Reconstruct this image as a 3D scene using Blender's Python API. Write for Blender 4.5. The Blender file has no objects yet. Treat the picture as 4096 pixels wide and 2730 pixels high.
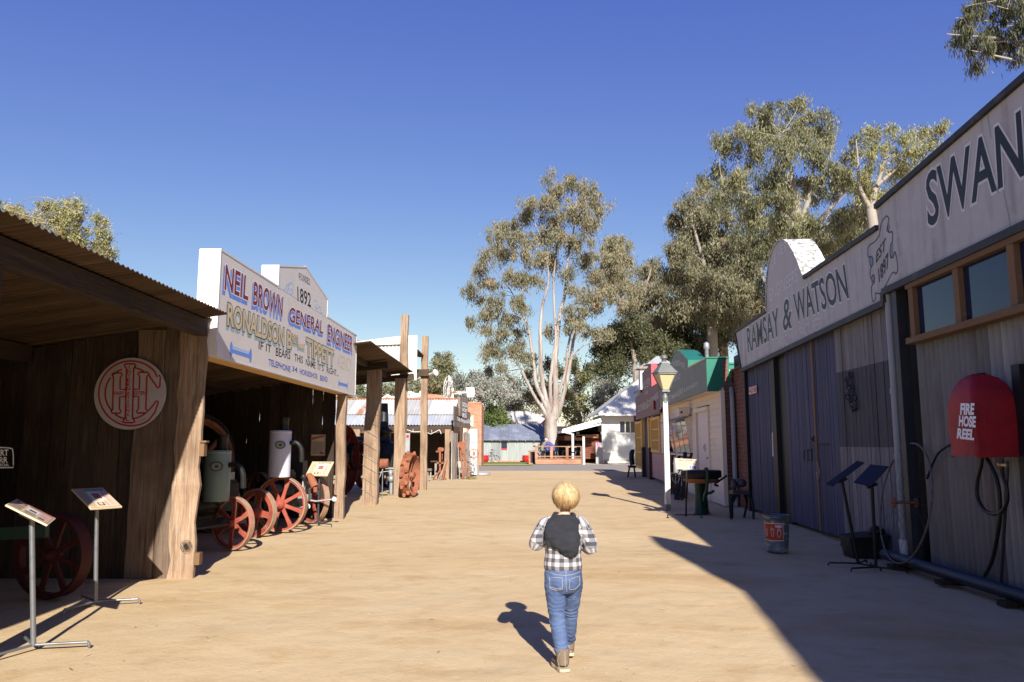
import bpy, bmesh, math, random
import numpy as np
from mathutils import Vector, Matrix, Euler, noise
from mathutils.bvhtree import BVHTree
random.seed(7); rng = np.random.default_rng(7)
SC = bpy.context.scene
COL = SC.collection
R_ = math.radians
# ------------------------------------------------------------------ camera
FPX, EYE, TILT = 3072.0, 1.35, 7.602
cd = bpy.data.cameras.new('camera'); cam = bpy.data.objects.new('camera', cd); COL.objects.link(cam)
cd.sensor_width = 36.0; cd.lens = 36.0 * FPX / 4096.0; cd.clip_start = 0.05; cd.clip_end = 3000
cam.location = (0, 0, EYE); cam.rotation_euler = (R_(90 + TILT), 0, 0)
SC.camera = cam
# ------------------------------------------------------------------ sky, sun, exposure
SUN_AZ, SUN_EL = 9.3, 29.0        # the sun stands behind the camera, a little to its right
SKY_GRADE = ((1.2, 1.0), (1.15, .85), (.52, 2.72))
w = bpy.data.worlds.new('World'); SC.world = w; w.use_nodes = True
nt = w.node_tree; nt.nodes.clear()
sky = nt.nodes.new('ShaderNodeTexSky'); sky.sky_type = 'NISHITA'; sky.sun_disc = False
sky.sun_elevation = R_(SUN_EL); sky.sun_rotation = R_(180 - SUN_AZ)
sky.air_density = 1.0; sky.dust_density = 0.1; sky.ozone_density = 4.0
bg = nt.nodes.new('ShaderNodeBackground'); bg.inputs['Strength'].default_value = 0.058
wo = nt.nodes.new('ShaderNodeOutputWorld')
sx_ = nt.nodes.new('ShaderNodeSeparateXYZ'); cx__ = nt.nodes.new('ShaderNodeCombineXYZ'); nt.links.new(sky.outputs[0], sx_.inputs[0])
for i_, (pw_, gn_) in enumerate(SKY_GRADE):          # colour grade of the whole sky, the photograph's violet-leaning blue
    a_ = nt.nodes.new('ShaderNodeMath'); a_.operation = 'POWER'; a_.inputs[1].default_value = pw_
    b_ = nt.nodes.new('ShaderNodeMath'); b_.operation = 'MULTIPLY'; b_.inputs[1].default_value = gn_
    nt.links.new(sx_.outputs[i_], a_.inputs[0]); nt.links.new(a_.outputs[0], b_.inputs[0]); nt.links.new(b_.outputs[0], cx__.inputs[i_])
nt.links.new(cx__.outputs[0], bg.inputs[0]); nt.links.new(bg.outputs[0], wo.inputs[0])
sl = bpy.data.lights.new('sun', 'SUN'); sl.energy = 5.0; sl.angle = R_(0.53); sl.color = (1.0, 0.94, 0.85)
so = bpy.data.objects.new('sun', sl); COL.objects.link(so)
sd = Vector((math.sin(R_(SUN_AZ)) * math.cos(R_(SUN_EL)), -math.cos(R_(SUN_AZ)) * math.cos(R_(SUN_EL)), math.sin(R_(SUN_EL))))
so.rotation_euler = sd.to_track_quat('Z', 'Y').to_euler(); so.location = sd * 60
SC.view_settings.view_transform = 'Standard'; SC.view_settings.look = 'None'
SC.view_settings.exposure = 0.92; SC.view_settings.gamma = 1.0; SC.view_settings.use_curve_mapping = False

# ------------------------------------------------------------------ survey: sight lines taken from the photograph
CR = {'A': (0, 750, .574), 'B': (0, 1600, .7208), 'C': (700, 950, .4464), 'D': (750, 1500, .5102), 'E': (1300, 1200, .5738),
      'F': (1750, 1350, .4145), 'G': (2450, 1300, .542), 'H': (2900, 850, .4464), 'I': (2950, 1350, .6058), 'J': (3400, 250, .7657),
      'K': (3250, 1350, .7331), 'L': (1900, 1900, .5296), 'M': (1700, 1500, .1594), 'N': (1300, 1600, .2551), 'O': (2540, 1400, .1913),
      'P': (2600, 1800, .2041), 'Q': (0, 1750, .4146), 'R': (380, 1400, .2295), 'S': (0, 0, 1.7407), 'T': (2100, 1680, .12755),
      'U': (780, 1700, .3188), 'V': (3700, 1450, .4147), 'W': (3300, 1900, .3827), 'X': (1650, 1720, .1403)}
def sight(c, x, y):
    o = CR[c]; u = o[0] + x * o[2]; v = o[1] + y * o[2]
    a = (u - 2048) / FPX; b = (1365 - v) / FPX; t = R_(TILT)
    return Vector((a, math.cos(t) - b * math.sin(t), math.sin(t) + b * math.cos(t)))
E0 = Vector((0, 0, EYE))
def onground(c, x, y, z=0.0):
    d = sight(c, x, y); return E0 + d * ((z - EYE) / d.z)
def atY(c, x, y, Y):
    d = sight(c, x, y); return E0 + d * (Y / d.y)
class Wall:                          # a vertical plane x = x0 + k*(y-y0)
    def __init__(s, x0, y0, k): s.x0, s.y0, s.k = x0, y0, k; s.t = Vector((k, 1, 0)).normalized(); s.n = Vector((-1, k, 0)).normalized()
    def x(s, y): return s.x0 + s.k * (y - s.y0)
    def off(s, d): return Wall(s.x0 - d * math.sqrt(1 + s.k * s.k), s.y0, s.k)
    def p(s, y, z, d=0.0): return Vector((s.x(y), y, z)) + s.n * d       # d: towards the street of a right-hand wall (-x)
    def hit(s, c, x, y):
        d = sight(c, x, y); q = (s.x0 - s.k * s.y0) / (d.x - s.k * d.y); return E0 + d * q
# ------------------------------------------------------------------ things and parts
ROOTM = {}; ROOTOF = {}
def tag(o, label=None, cat=None, group=None, kind=None):
    if label: o['label'] = label
    if cat: o['category'] = cat
    if group: o['group'] = group
    if kind: o['kind'] = kind
    return o
def thing(name, label, cat, loc=(0, 0, 0), rz=0.0, group=None):
    o = bpy.data.objects.new(name, None); COL.objects.link(o); o.empty_display_size = .2
    o.location = loc; o.rotation_euler = (0, 0, rz)
    ROOTM[o.name] = Matrix.Translation(Vector(loc)) @ Matrix.Rotation(rz, 4, 'Z'); ROOTOF[o.name] = o.name
    return tag(o, label, cat, group)
def link_mesh(me, name, mat, parent, local):
    o = bpy.data.objects.new(name, me); COL.objects.link(o)
    if mat: me.materials.append(mat)
    if parent is not None:
        r = ROOTOF[parent.name]
        if not local: me.transform(ROOTM[r].inverted())
        o.parent = parent; ROOTOF[o.name] = r
    else:
        n = len(me.vertices); co = np.empty(n * 3, np.float32); me.vertices.foreach_get('co', co); co = co.reshape(-1, 3)
        c = Vector(((co[:, 0].min() + co[:, 0].max()) / 2, (co[:, 1].min() + co[:, 1].max()) / 2, co[:, 2].min()))
        me.transform(Matrix.Translation(-c)); o.location = c
        ROOTM[o.name] = Matrix.Translation(c); ROOTOF[o.name] = o.name
    return o
def copy_thing(root, loc, rz, label=None, group=None):
    def cp(o, par):
        c = o.copy(); COL.objects.link(c)
        if par is not None: c.parent = par
        for ch in list(o.children): cp(ch, c)
        return c
    r = cp(root, None); r.location = loc; r.rotation_euler = (0, 0, rz)
    if label: r['label'] = label
    if group: r['group'] = group
    return r
def basis(d, ref=None):
    d = Vector(d).normalized(); r = Vector(ref) if ref is not None else (Vector((0, 0, 1)) if abs(d.z) < .95 else Vector((0, 1, 0)))
    a = d.cross(r).normalized(); b = a.cross(d).normalized(); return a, b, d
class MB:
    def __init__(s): s.v = []; s.f = []; s.t = []; s.sm = []
    def add(s, vs, fs, tint=None, smooth=False):
        o = len(s.v); s.v += [tuple(p) for p in vs]; s.f += [tuple(i + o for i in q) for q in fs]
        tv = random.random() if tint is None else tint
        s.t += [tv] * len(fs); s.sm += [smooth] * len(fs); return s
    def hexa(s, b, t, tint=None):     # b, t: four bottom and four top points
        return s.add(list(b) + list(t), [(3, 2, 1, 0), (4, 5, 6, 7), (0, 1, 5, 4), (1, 2, 6, 5), (2, 3, 7, 6), (3, 0, 4, 7)], tint)
    def box(s, x0, x1, y0, y1, z0, z1, tint=None):
        b = [Vector((x0, y0, z0)), Vector((x1, y0, z0)), Vector((x1, y1, z0)), Vector((x0, y1, z0))]
        return s.hexa(b, [p + Vector((0, 0, z1 - z0)) for p in b], tint)
    def bar(s, p, q, w, h, ref=None, tint=None):      # rectangular bar from p to q
        p, q = Vector(p), Vector(q); a, b, d = basis(q - p, ref); a = a * w / 2; b = b * h / 2
        return s.hexa([p - a - b, p + a - b, p + a + b, p - a + b], [q - a - b, q + a - b, q + a + b, q - a + b], tint)
    def slabq(s, p, U, V, n, th, tint=None):          # parallelogram p,U,V thickened along n
        p, U, V, n = Vector(p), Vector(U), Vector(V), Vector(n) * th
        return s.hexa([p, p + U, p + U + V, p + V], [p + n, p + U + n, p + U + V + n, p + V + n], tint)
    def poly(s, pts, n, th, tint=None):               # polygon extruded along n
        pts = [Vector(p) for p in pts]; k = len(pts); n = Vector(n) * th
        fs = [tuple(range(k - 1, -1, -1)), tuple(range(k, 2 * k))] + [(i, (i + 1) % k, k + (i + 1) % k, k + i) for i in range(k)]
        return s.add(pts + [p + n for p in pts], fs, tint)
    def tube(s, pts, r, seg=8, tint=None, caps=True, smooth=True, sq=None):
        pts = [Vector(p) for p in pts]; n = len(pts); rr = r if isinstance(r, (list, tuple)) else [r] * n
        vs = []; a = None
        for i, p in enumerate(pts):
            d = (pts[min(i + 1, n - 1)] - pts[max(i - 1, 0)])
            if d.length < 1e-9: d = Vector((0, 0, 1))
            d.normalize()
            if a is None: a = basis(d)[0]
            a = (a - d * a.dot(d)); a = basis(d)[0] if a.length < 1e-6 else a.normalized(); b = d.cross(a)
            q = (rr[i], rr[i]) if not isinstance(rr[i], (tuple, list)) else rr[i]
            for k in range(seg):
                th = 2 * math.pi * k / seg; vs.append(p + a * math.cos(th) * q[0] + b * math.sin(th) * q[1])
        fs = [(i * seg + k, i * seg + (k + 1) % seg, (i + 1) * seg + (k + 1) % seg, (i + 1) * seg + k) for i in range(n - 1) for k in range(seg)]
        tv = random.random() if tint is None else tint
        s.add(vs, fs, tv, smooth)
        if caps: s.add(vs[:seg], [tuple(range(seg - 1, -1, -1))], tv); s.add(vs[-seg:], [tuple(range(seg))], tv)
        return s
    def lathe(s, c, prof, axis=(0, 0, 1), seg=20, tint=None, smooth=True, caps=True):   # prof: (radius, height)
        c = Vector(c); a, b, d = basis(axis); vs = []
        for r, h in prof:
            for k in range(seg):
                th = 2 * math.pi * k / seg; vs.append(c + d * h + (a * math.cos(th) + b * math.sin(th)) * max(r, 1e-4))
        n = len(prof)
        fs = [(i * seg + k, i * seg + (k + 1) % seg, (i + 1) * seg + (k + 1) % seg, (i + 1) * seg + k) for i in range(n - 1) for k in range(seg)]
        tv = random.random() if tint is None else tint
        s.add(vs, fs, tv, smooth)
        if caps: s.add(vs[:seg], [tuple(range(seg - 1, -1, -1))], tv); s.add(vs[-seg:], [tuple(range(seg))], tv)
        return s
    def ball(s, c, r, seg=12, tint=None, rot=None):
        c = Vector(c); r = (r, r, r) if not isinstance(r, (tuple, list)) else r; m = seg // 2; vs = []
        for i in range(m + 1):
            ph = math.pi * (i / m if 0 < i < m else (1e-3 if i == 0 else 1 - 1e-3)) if True else 0
            for k in range(seg):
                th = 2 * math.pi * k / seg; q = Vector((math.sin(ph) * math.cos(th) * r[0], math.sin(ph) * math.sin(th) * r[1], math.cos(ph) * r[2]))
                if rot is not None: q = rot @ q
                vs.append(c + q)
        fs = [((i + 1) * seg + k, (i + 1) * seg + (k + 1) % seg, i * seg + (k + 1) % seg, i * seg + k) for i in range(m) for k in range(seg)]
        tv = random.random() if tint is None else tint
        s.add(vs, fs, tv, True); s.add(vs[:seg], [tuple(range(seg))], tv); s.add(vs[-seg:], [tuple(range(seg - 1, -1, -1))], tv)
        return s
    def ring(s, c, n, R, wd, th, seg=40, tint=None, smooth=True):   # flat-tread wheel rim: outer radius R, width wd, thickness th
        return s.lathe(c, [(R, -wd / 2), (R, wd / 2), (R - th, wd / 2), (R - th, -wd / 2), (R, -wd / 2)], n, seg, tint, False, False)
    def corr(s, p, U, V, lu, lv, pitch=.076, amp=.009, tint=None, sheet=.76, nv=1, sag=0):
        p, U, V = Vector(p), Vector(U).normalized(), Vector(V).normalized(); n = U.cross(V).normalized()
        nu = max(2, int(lu / pitch * 6)); vs = []
        for j in range(nv + 1):
            for i in range(nu + 1):
                x = lu * i / nu
                vs.append(p + U * x + V * (lv * j / nv) + n * (amp * math.cos(2 * math.pi * x / pitch) + sag * math.sin(x * 1.7 + j)))
        base = random.random() if tint is None else tint
        cur = None
        for i in range(nu):
            k = int(lu * i / nu / sheet); rt = random.Random(k * 7.1 + base * 13).random()
            o = [(j * (nu + 1) + i) for j in range(nv)]
            for q in o: s.f.append(tuple(len(s.v) + z for z in (q, q + 1, q + nu + 2, q + nu + 1))); s.t.append(rt); s.sm.append(True)
        s.v += [tuple(q) for q in vs]; return s
    def plank(s, p, U, V, n, wd, ln, th, jag=.006, tint=None, segs=7):     # rough slab: width along U, length along V, face towards n
        p, U, V, n = Vector(p), Vector(U).normalized(), Vector(V).normalized(), Vector(n).normalized()
        e0 = [random.uniform(-jag, jag) for _ in range(segs + 1)]; e1 = [random.uniform(-jag, jag) for _ in range(segs + 1)]
        vs = []
        for j in range(segs + 1):
            b = p + V * (ln * j / segs); c = n * (th + random.uniform(-.3, .3) * jag)
            vs += [b + U * e0[j], b + U * e0[j] + c, b + U * (wd + e1[j]) + c, b + U * (wd + e1[j])]
        fs = []
        for j in range(segs):
            o = 4 * j
            for k in range(4): fs.append((o + k, o + (k + 1) % 4, o + 4 + (k + 1) % 4, o + 4 + k))
        fs += [(3, 2, 1, 0), tuple(4 * segs + k for k in range(4))]
        return s.add(vs, fs, tint)
    def build(s, name, mat, parent=None, local=False, bevel=0.0):
        me = bpy.data.meshes.new(name); me.from_pydata(s.v, [], s.f); me.update()
        at = me.attributes.new('tint', 'FLOAT', 'FACE'); at.data.foreach_set('value', s.t)
        me.polygons.foreach_set('use_smooth', s.sm)
        bm = bmesh.new(); bm.from_mesh(me); bmesh.ops.recalc_face_normals(bm, faces=bm.faces); bm.to_mesh(me); bm.free()
        return link_mesh(me, name, mat, parent, local)
class NB(MB):                        # like MB, but keeps its face directions
    def build(s, name, mat, parent=None, local=False):
        me = bpy.data.meshes.new(name); me.from_pydata(s.v, [], s.f); me.update()
        at = me.attributes.new('tint', 'FLOAT', 'FACE'); at.data.foreach_set('value', s.t)
        me.polygons.foreach_set('use_smooth', s.sm)
        return link_mesh(me, name, mat, parent, local)
# ------------------------------------------------------------------ materials
def rgba(c): return (c[0], c[1], c[2], 1.0)
def M(name, base, rough=.75, metal=0.0, layers=(), bump=0.0, bscale=25, bstretch=(1, 1, 1), tint=0.0, spec=.3, tcol=None):
    """layers: (colour, scale, lo, hi, stretch) noise patches mixed over the base in turn; tint: lightness change from piece to piece"""
    m = bpy.data.materials.new(name); m.use_nodes = True; n = m.node_tree.nodes; L = m.node_tree.links
    b = n['Principled BSDF']; b.inputs['Roughness'].default_value = rough; b.inputs['Metallic'].default_value = metal
    b.inputs['Specular IOR Level'].default_value = spec
    tc = n.new('ShaderNodeTexCoord'); cur = n.new('ShaderNodeRGB'); cur.outputs[0].default_value = rgba(base); cur = cur.outputs[0]
    for i, (c, sc, lo, hi, st) in enumerate(layers):
        mp = n.new('ShaderNodeMapping'); mp.inputs['Scale'].default_value = st; mp.inputs['Location'].default_value = (i * 3.7, i * 1.9, i * 2.3)
        L.new(tc.outputs['Object'], mp.inputs[0]); nz = n.new('ShaderNodeTexNoise'); nz.inputs['Scale'].default_value = sc; nz.inputs['Detail'].default_value = 7
        nz.inputs['Roughness'].default_value = .62; L.new(mp.outputs[0], nz.inputs['Vector'])
        mr = n.new('ShaderNodeMapRange'); mr.inputs[1].default_value = lo; mr.inputs[2].default_value = hi; L.new(nz.outputs['Fac'], mr.inputs[0])
        mx = n.new('ShaderNodeMix'); mx.data_type = 'RGBA'; L.new(mr.outputs[0], mx.inputs[0]); L.new(cur, mx.inputs[6]); mx.inputs[7].default_value = rgba(c); cur = mx.outputs[2]
    if tint or tcol:
        a = n.new('ShaderNodeAttribute'); a.attribute_name = 'tint'
        if tcol:
            mx = n.new('ShaderNodeMix'); mx.data_type = 'RGBA'; L.new(a.outputs['Fac'], mx.inputs[0]); L.new(cur, mx.inputs[6]); mx.inputs[7].default_value = rgba(tcol); cur = mx.outputs[2]
        if tint:
            mr = n.new('ShaderNodeMapRange'); mr.inputs[3].default_value = 1 - tint; mr.inputs[4].default_value = 1 + tint; L.new(a.outputs['Fac'], mr.inputs[0])
            hv = n.new('ShaderNodeHueSaturation'); L.new(mr.outputs[0], hv.inputs['Value']); L.new(cur, hv.inputs['Color']); cur = hv.outputs[0]
    L.new(cur, b.inputs['Base Color'])
    if bump:
        mp = n.new('ShaderNodeMapping'); mp.inputs['Scale'].default_value = bstretch; L.new(tc.outputs['Object'], mp.inputs[0])
        nz = n.new('ShaderNodeTexNoise'); nz.inputs['Scale'].default_value = bscale; nz.inputs['Detail'].default_value = 8; nz.inputs['Roughness'].default_value = .65; L.new(mp.outputs[0], nz.inputs['Vector'])
        bp = n.new('ShaderNodeBump'); bp.inputs['Strength'].default_value = bump; bp.inputs['Distance'].default_value = .02; L.new(nz.outputs['Fac'], bp.inputs['Height']); L.new(bp.outputs[0], b.inputs['Normal'])
    return m
Z1 = (9, 9, .55); X1 = (.55, 9, 9); Y1 = (9, .55, 9); I1 = (1, 1, 1)
def wood(name, base, dark, lite, st=Z1, tint=.3, bump=.5):
    return M(name, base, .85, 0, [(dark, 2.6, .45, .72, st), (lite, 5, .52, .8, st), (dark, .9, .5, .75, I1)], bump, 6, st, tint)
MT = dict(
    slab=wood('aged_shaded_slab_timber', (.045, .03, .02), (.024, .016, .011), (.10, .075, .055), tint=.4),  # aged timber, its colour darkened to carry the shade inside the shed
    midslab=wood('half_shaded_slab_timber', (.17, .12, .085), (.07, .045, .03), (.25, .2, .16), tint=.35, bump=.9),  # slab tone between shade and sun, painted into the colour
    slabx=wood('aged_beam_timber_x', (.06, .038, .025), (.025, .016, .011), (.1, .07, .05), X1),
    slaby=wood('aged_beam_timber_y', (.06, .038, .025), (.025, .016, .011), (.1, .07, .05), Y1),
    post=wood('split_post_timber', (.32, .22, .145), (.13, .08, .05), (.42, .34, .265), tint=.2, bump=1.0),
    pale=wood('weathered_grey_board', (.36, .32, .28), (.17, .14, .12), (.5, .46, .42), tint=.25),
    paley=wood('weathered_grey_board_y', (.2, .165, .14), (.09, .07, .06), (.3, .26, .23), Y1, tint=.25),
    deck=wood('oiled_red_deck_board', (.36, .19, .12), (.22, .10, .06), (.46, .28, .19), X1, tint=.2, bump=.2),
    deckz=wood('oiled_red_deck_post', (.38, .19, .115), (.22, .10, .06), (.48, .28, .18), tint=.2, bump=.2),
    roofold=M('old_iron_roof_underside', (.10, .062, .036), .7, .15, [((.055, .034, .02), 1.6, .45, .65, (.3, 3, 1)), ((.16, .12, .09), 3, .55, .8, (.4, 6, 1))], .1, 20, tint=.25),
    roofrust=M('rust_streaked_iron_roof', (.5, .49, .47), .6, .1, [((.66, .62, .56), 2.2, .4, .7, (3, .4, .4)), ((.42, .21, .1), 1.1, .56, .68, (2.2, .35, .4)), ((.3, .12, .06), 2.0, .66, .8, (2.2, .4, .4))], .12, 30, tint=.25),
    roofgal=M('dull_galvanised_iron', (.42, .44, .46), .55, .2, [((.55, .56, .57), 2, .45, .7, (2, .3, .3))], .08, 30, tint=.15),
    roofblue=M('blue_grey_iron_roof', (.16, .18, .24), .6, .1, [((.3, .32, .37), 1.5, .5, .75, I1)], .05, 30, tint=.1),
    galv=M('galvanised_wall_iron', (.25, .245, .235), .5, .25, [((.15, .13, .115), 1.2, .45, .7, (2, 2, .4)), ((.33, .31, .28), 4, .55, .8, (2, 2, .3)), ((.12, .07, .04), 22, .68, .76, I1)], .1, 25, tint=.22),
    galvfar=M('far_wall_iron', (.33, .36, .35), .6, .15, [((.24, .26, .25), .8, .45, .65, (2, 2, .3)), ((.45, .33, .22), 2, .66, .8, (1, 1, 3))], .1, 25, tint=.12),
    whitecorr=M('white_painted_iron', (.50, .49, .47), .55, 0, [((.6, .57, .52), 3, .55, .8, (2, 2, .3))], .05, 25, tint=.06),
    cream=M('cream_sign_paint', (.70, .65, .60), .5, 0, [((.64, .59, .54), 2.5, .5, .75, I1)], .04, 40, tint=.03),
    white=M('white_gloss_paint', (.68, .655, .64), .45, 0, [((.58, .55, .52), 4, .6, .8, I1)], .04, 30, tint=.03),
    orange=M('ochre_trim_paint', (.68, .42, .17), .6, 0, [((.5, .3, .12), 4, .55, .75, I1)], .05, 30),
    maroon=M('deep_red_lettering', (.22, .02, .02), .5), blue=M('cornflower_blue_lettering', (.14, .27, .72), .5), navy=M('royal_blue_lettering', (.07, .12, .45), .5),
    pblue=M('pale_blue_lettering', (.4, .55, .78), .5), lwhite=M('white_lettering', (.85, .86, .88), .5), tan=M('sand_lettering', (.62, .5, .32), .5),
    teal=M('grey_teal_lettering', (.33, .42, .42), .5), black=M('black_lettering', (.012, .012, .014), .5, 0, [((.06, .06, .06), 9, .62, .8, I1)]), lred=M('red_lettering', (.35, .02, .02), .5),
    faint=M('faded_grey_lettering', (.60, .60, .62), .7), ltan=M('pale_sand_lettering', (.6, .52, .42), .6),
    galpaint=M('weathered_white_sheet_paint', (.43, .42, .42), .7, 0, [((.27, .25, .24), 1.3, .5, .75, (4, 4, .35)), ((.22, .2, .19), 16, .66, .74, I1), ((.49, .48, .47), 5, .5, .8, I1)], .06, 20, tint=.05),
    darktrim=M('black_capping', (.03, .03, .035), .6, 0, [((.1, .09, .08), 5, .55, .75, I1)], .1, 20),
    bluedoor=M('faded_blue_boards', (.04, .046, .10), .7, 0, [((.085, .085, .13), 1.6, .45, .75, Z1), ((.11, .085, .07), 1.3, .6, .75, Z1), ((.04, .045, .1), 4, .6, .8, Z1)], .3, 12, Z1, tint=.22),
    greyboard=M('grey_weathered_wall_boards', (.17, .165, .175), .8, 0, [((.1, .09, .09), 1.5, .5, .75, Z1), ((.25, .24, .25), 4, .5, .75, Z1)], .4, 10, Z1, tint=.2),
    greyband=M('dark_grey_painted_boards', (.055, .058, .072), .75, 0, [((.06, .06, .07), 1.5, .5, .75, Z1)], .4, 10, Z1, tint=.2),
    rawwood=M('bare_orange_window_timber', (.17, .10, .05), .8, 0, [((.16, .09, .05), 3, .5, .75, (3, .6, 3)), ((.25, .18, .12), 6, .6, .8, (3, .6, 3))], .3, 15, tint=.15),
    glass=M('dark_window_glass', (.012, .02, .05), .06, 0, spec=.35), pipe=M('grey_painted_pipe', (.30, .31, .33), .5, 0, [((.2, .2, .2), 4, .55, .8, I1)], .05, 20),
    brickr=None, steel=M('bare_grey_steel_tube', (.22, .23, .25), .42, .6, [((.12, .12, .13), 8, .55, .75, I1)], .05, 40), dsteel=M('dark_steel', (.05, .055, .065), .5, .4, [((.1, .07, .05), 6, .55, .8, I1)], .1, 30),
    panelr=M('sign_panel_border_red', (.38, .11, .08), .6), panely=M('sign_panel_buff', (.62, .5, .33), .6), panelp=M('sign_panel_pink', (.62, .4, .34), .6), paneld=M('sign_panel_dark_print', (.08, .05, .05), .6),
    panelg=M('sign_panel_green', (.02, .2, .14), .6), panelw=M('sign_panel_white', (.68, .66, .64), .6), blackp=M('matt_black_metal', (.015, .015, .018), .55, .2), slate=M('blue_grey_plate', (.03, .033, .05), .5, .2),
    redwheel=M('red_oxide_wheel_paint', (.33, .07, .045), .7, 0, [((.2, .04, .028), 4, .42, .66, I1), ((.24, .15, .10), 9, .52, .68, I1)], .15, 40), tread=M('dusty_steel_tread', (.34, .22, .15), .75, .1, [((.42, .12, .07), 5, .5, .7, I1), ((.25, .17, .12), 12, .5, .7, I1)], .2, 50),
    dimred=M('dim_maroon_wheel_paint', (.06, .012, .01), .7), darkred=M('dark_red_wheel_paint', (.17, .025, .02), .6, 0, [((.1, .02, .015), 3, .45, .7, I1)], .1, 40), enginedk=M('oily_black_iron', (.018, .02, .022), .45, .3, [((.05, .04, .03), 6, .5, .75, I1)], .2, 30),
    enamel=M('white_enamel_tank', (.55, .56, .66), .4, 0, [((.45, .45, .52), 3, .5, .8, I1)], .03, 20), enamel2=M('dull_green_enamel_tank', (.22, .29, .24), .5, 0, [((.15, .2, .18), 3, .5, .8, I1)], .03, 20),
    dgreen=M('dark_green_machine_paint', (.015, .05, .035), .5, .1, [((.03, .04, .03), 4, .5, .8, I1)], .1, 30), rust=M('rusted_iron', (.26, .095, .05), .85, 0, [((.15, .05, .03), 6, .5, .7, I1), ((.36, .17, .09), 10, .55, .75, I1)], .4, 40),
    iron=M('bare_grey_iron_casting', (.3, .31, .32), .5, .4, [((.2, .19, .18), 7, .5, .7, I1)], .2, 30),
    shopgreen=M('shop_sign_green', (.155, .18, .165), .6, 0, [((.12, .14, .13), 2, .5, .75, (2, 2, .4)), ((.36, .24, .15), 2.3, .62, .76, (3, 3, .35))], .05, 20), brightgreen=M('gloss_green_paint', (.012, .14, .095), .35, 0, [((.02, .18, .12), 2, .5, .8, I1)], .03, 20),
    shopred=M('shop_sign_maroon', (.155, .085, .095), .6, 0, [((.12, .06, .07), 2, .5, .75, (2, 2, .4))], .05, 20), redtrim=M('bright_red_trim', (.5, .06, .07), .5), weather=M('cream_weatherboard', (.70, .60, .50), .6, 0, [((.62, .52, .42), 1.5, .5, .75, I1)], .06, 20, tint=.04),
    pinkboard=M('dusty_pink_weatherboard', (.42, .24, .24), .65, 0, [((.34, .2, .2), 1.5, .5, .75, I1)], .06, 20, tint=.06), yellowtrim=M('yellow_ochre_paint', (.62, .38, .12), .55), housewhite=M('white_weatherboard', (.60, .59, .565), .6, 0, [((.54, .53, .51), 1.5, .5, .8, I1)], .04, 20, tint=.03),
    doorpaint=M('pale_door_paint', (.60, .54, .52), .5, 0, [((.54, .48, .46), 2, .5, .8, I1)], .04, 20), dkbrown=M('dark_brown_paint', (.06, .025, .02), .6), rubber=M('black_rubber_hose', (.012, .012, .013), .4), redcover=M('red_vinyl_cover', (.36, .012, .02), .55, 0, [((.22, .012, .02), 5, .4, .7, I1)], .8, 7),
    brass=M('worn_brass', (.4, .28, .15), .4, .7), lampgrey=M('lamp_grey_green_metal', (.17, .18, .17), .5, .3, [((.25, .24, .22), 6, .5, .8, I1)], .1, 40), lampglass=M('dusty_amber_lamp_glass', (.50, .42, .24), .35, 0, [((.3, .27, .17), 14, .62, .75, (2, 2, .7))]),
    bin=M('scuffed_bin_metal', (.15, .17, .21), .45, .3, [((.5, .42, .3), 7, .54, .62, (1, 1, 2)), ((.08, .09, .12), 3, .5, .8, I1)], .1, 20), binlabel=M('bin_label_red', (.42, .055, .02), .5), conc=M('old_concrete', (.3, .28, .26), .85, 0, [((.2, .19, .17), 4, .5, .75, I1)], .3, 20),
    bluemetal=M('blue_painted_trough', (.025, .035, .055), .45, .3), hazred=M('hazard_red', (.5, .03, .03), .5), paper=M('notice_paper', (.62, .58, .52), .7), bluewheel=M('bluish_flaked_paint', (.11, .135, .15), .6, 0, [((.14, .07, .04), 14, .45, .6, I1)], .1, 40),
    skin=M('child_skin', (.62, .36, .26), .5, spec=.4), jeans=M('blue_denim', (.095, .145, .29), .85, 0, [((.045, .07, .16), 5, .42, .68, I1), ((.24, .32, .50), 9, .6, .82, I1)], .55, 260, I1), stitch=M('tan_stitching', (.45, .38, .28), .8),
    hood=M('charcoal_jersey', (.02, .021, .028), .9, 0, [((.04, .042, .05), 9, .5, .8, I1)], .3, 200), boot=M('grey_brown_suede', (.16, .12, .09), .9, 0, [((.24, .18, .13), 14, .5, .75, I1)], .2, 90), sole=M('pale_boot_sole', (.42, .36, .27), .7), 
    inner=M('shed_interior_lining', (.10, .07, .05), .9), lawn=M('trim_lawn', (.10, .15, .03), .95, 0, [((.2, .2, .07), 3, .45, .7, I1)], .5, 60), asphalt=M('grey_bitumen', (.24, .22, .20), .9, 0, [((.3, .26, .22), 3, .4, .7, I1)], .2, 80),
    potred=M('glazed_red_pot', (.4, .02, .02), .3), jacket=M('grey_green_jacket', (.17, .175, .14), .9), jacketb=M('navy_fleece', (.085, .08, .24), .9), hairg=M('grey_blond_hair', (.4, .35, .28), .8), trouser=M('dark_grey_trousers', (.06, .065, .07), .9), towel=M('pink_towel', (.7, .2, .3), .9),
    fadedpink=M('dim_red_board', (.3, .12, .1), .7), window=M('pale_window_paper', (.6, .58, .55), .5), cortile=M('pale_iron_house_roof', (.56, .55, .53), .5, .05, [((.5, .48, .45), 2, .5, .8, I1)], .05, 20, tint=.04),  # window: one even pale tone for the panes
)
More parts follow.
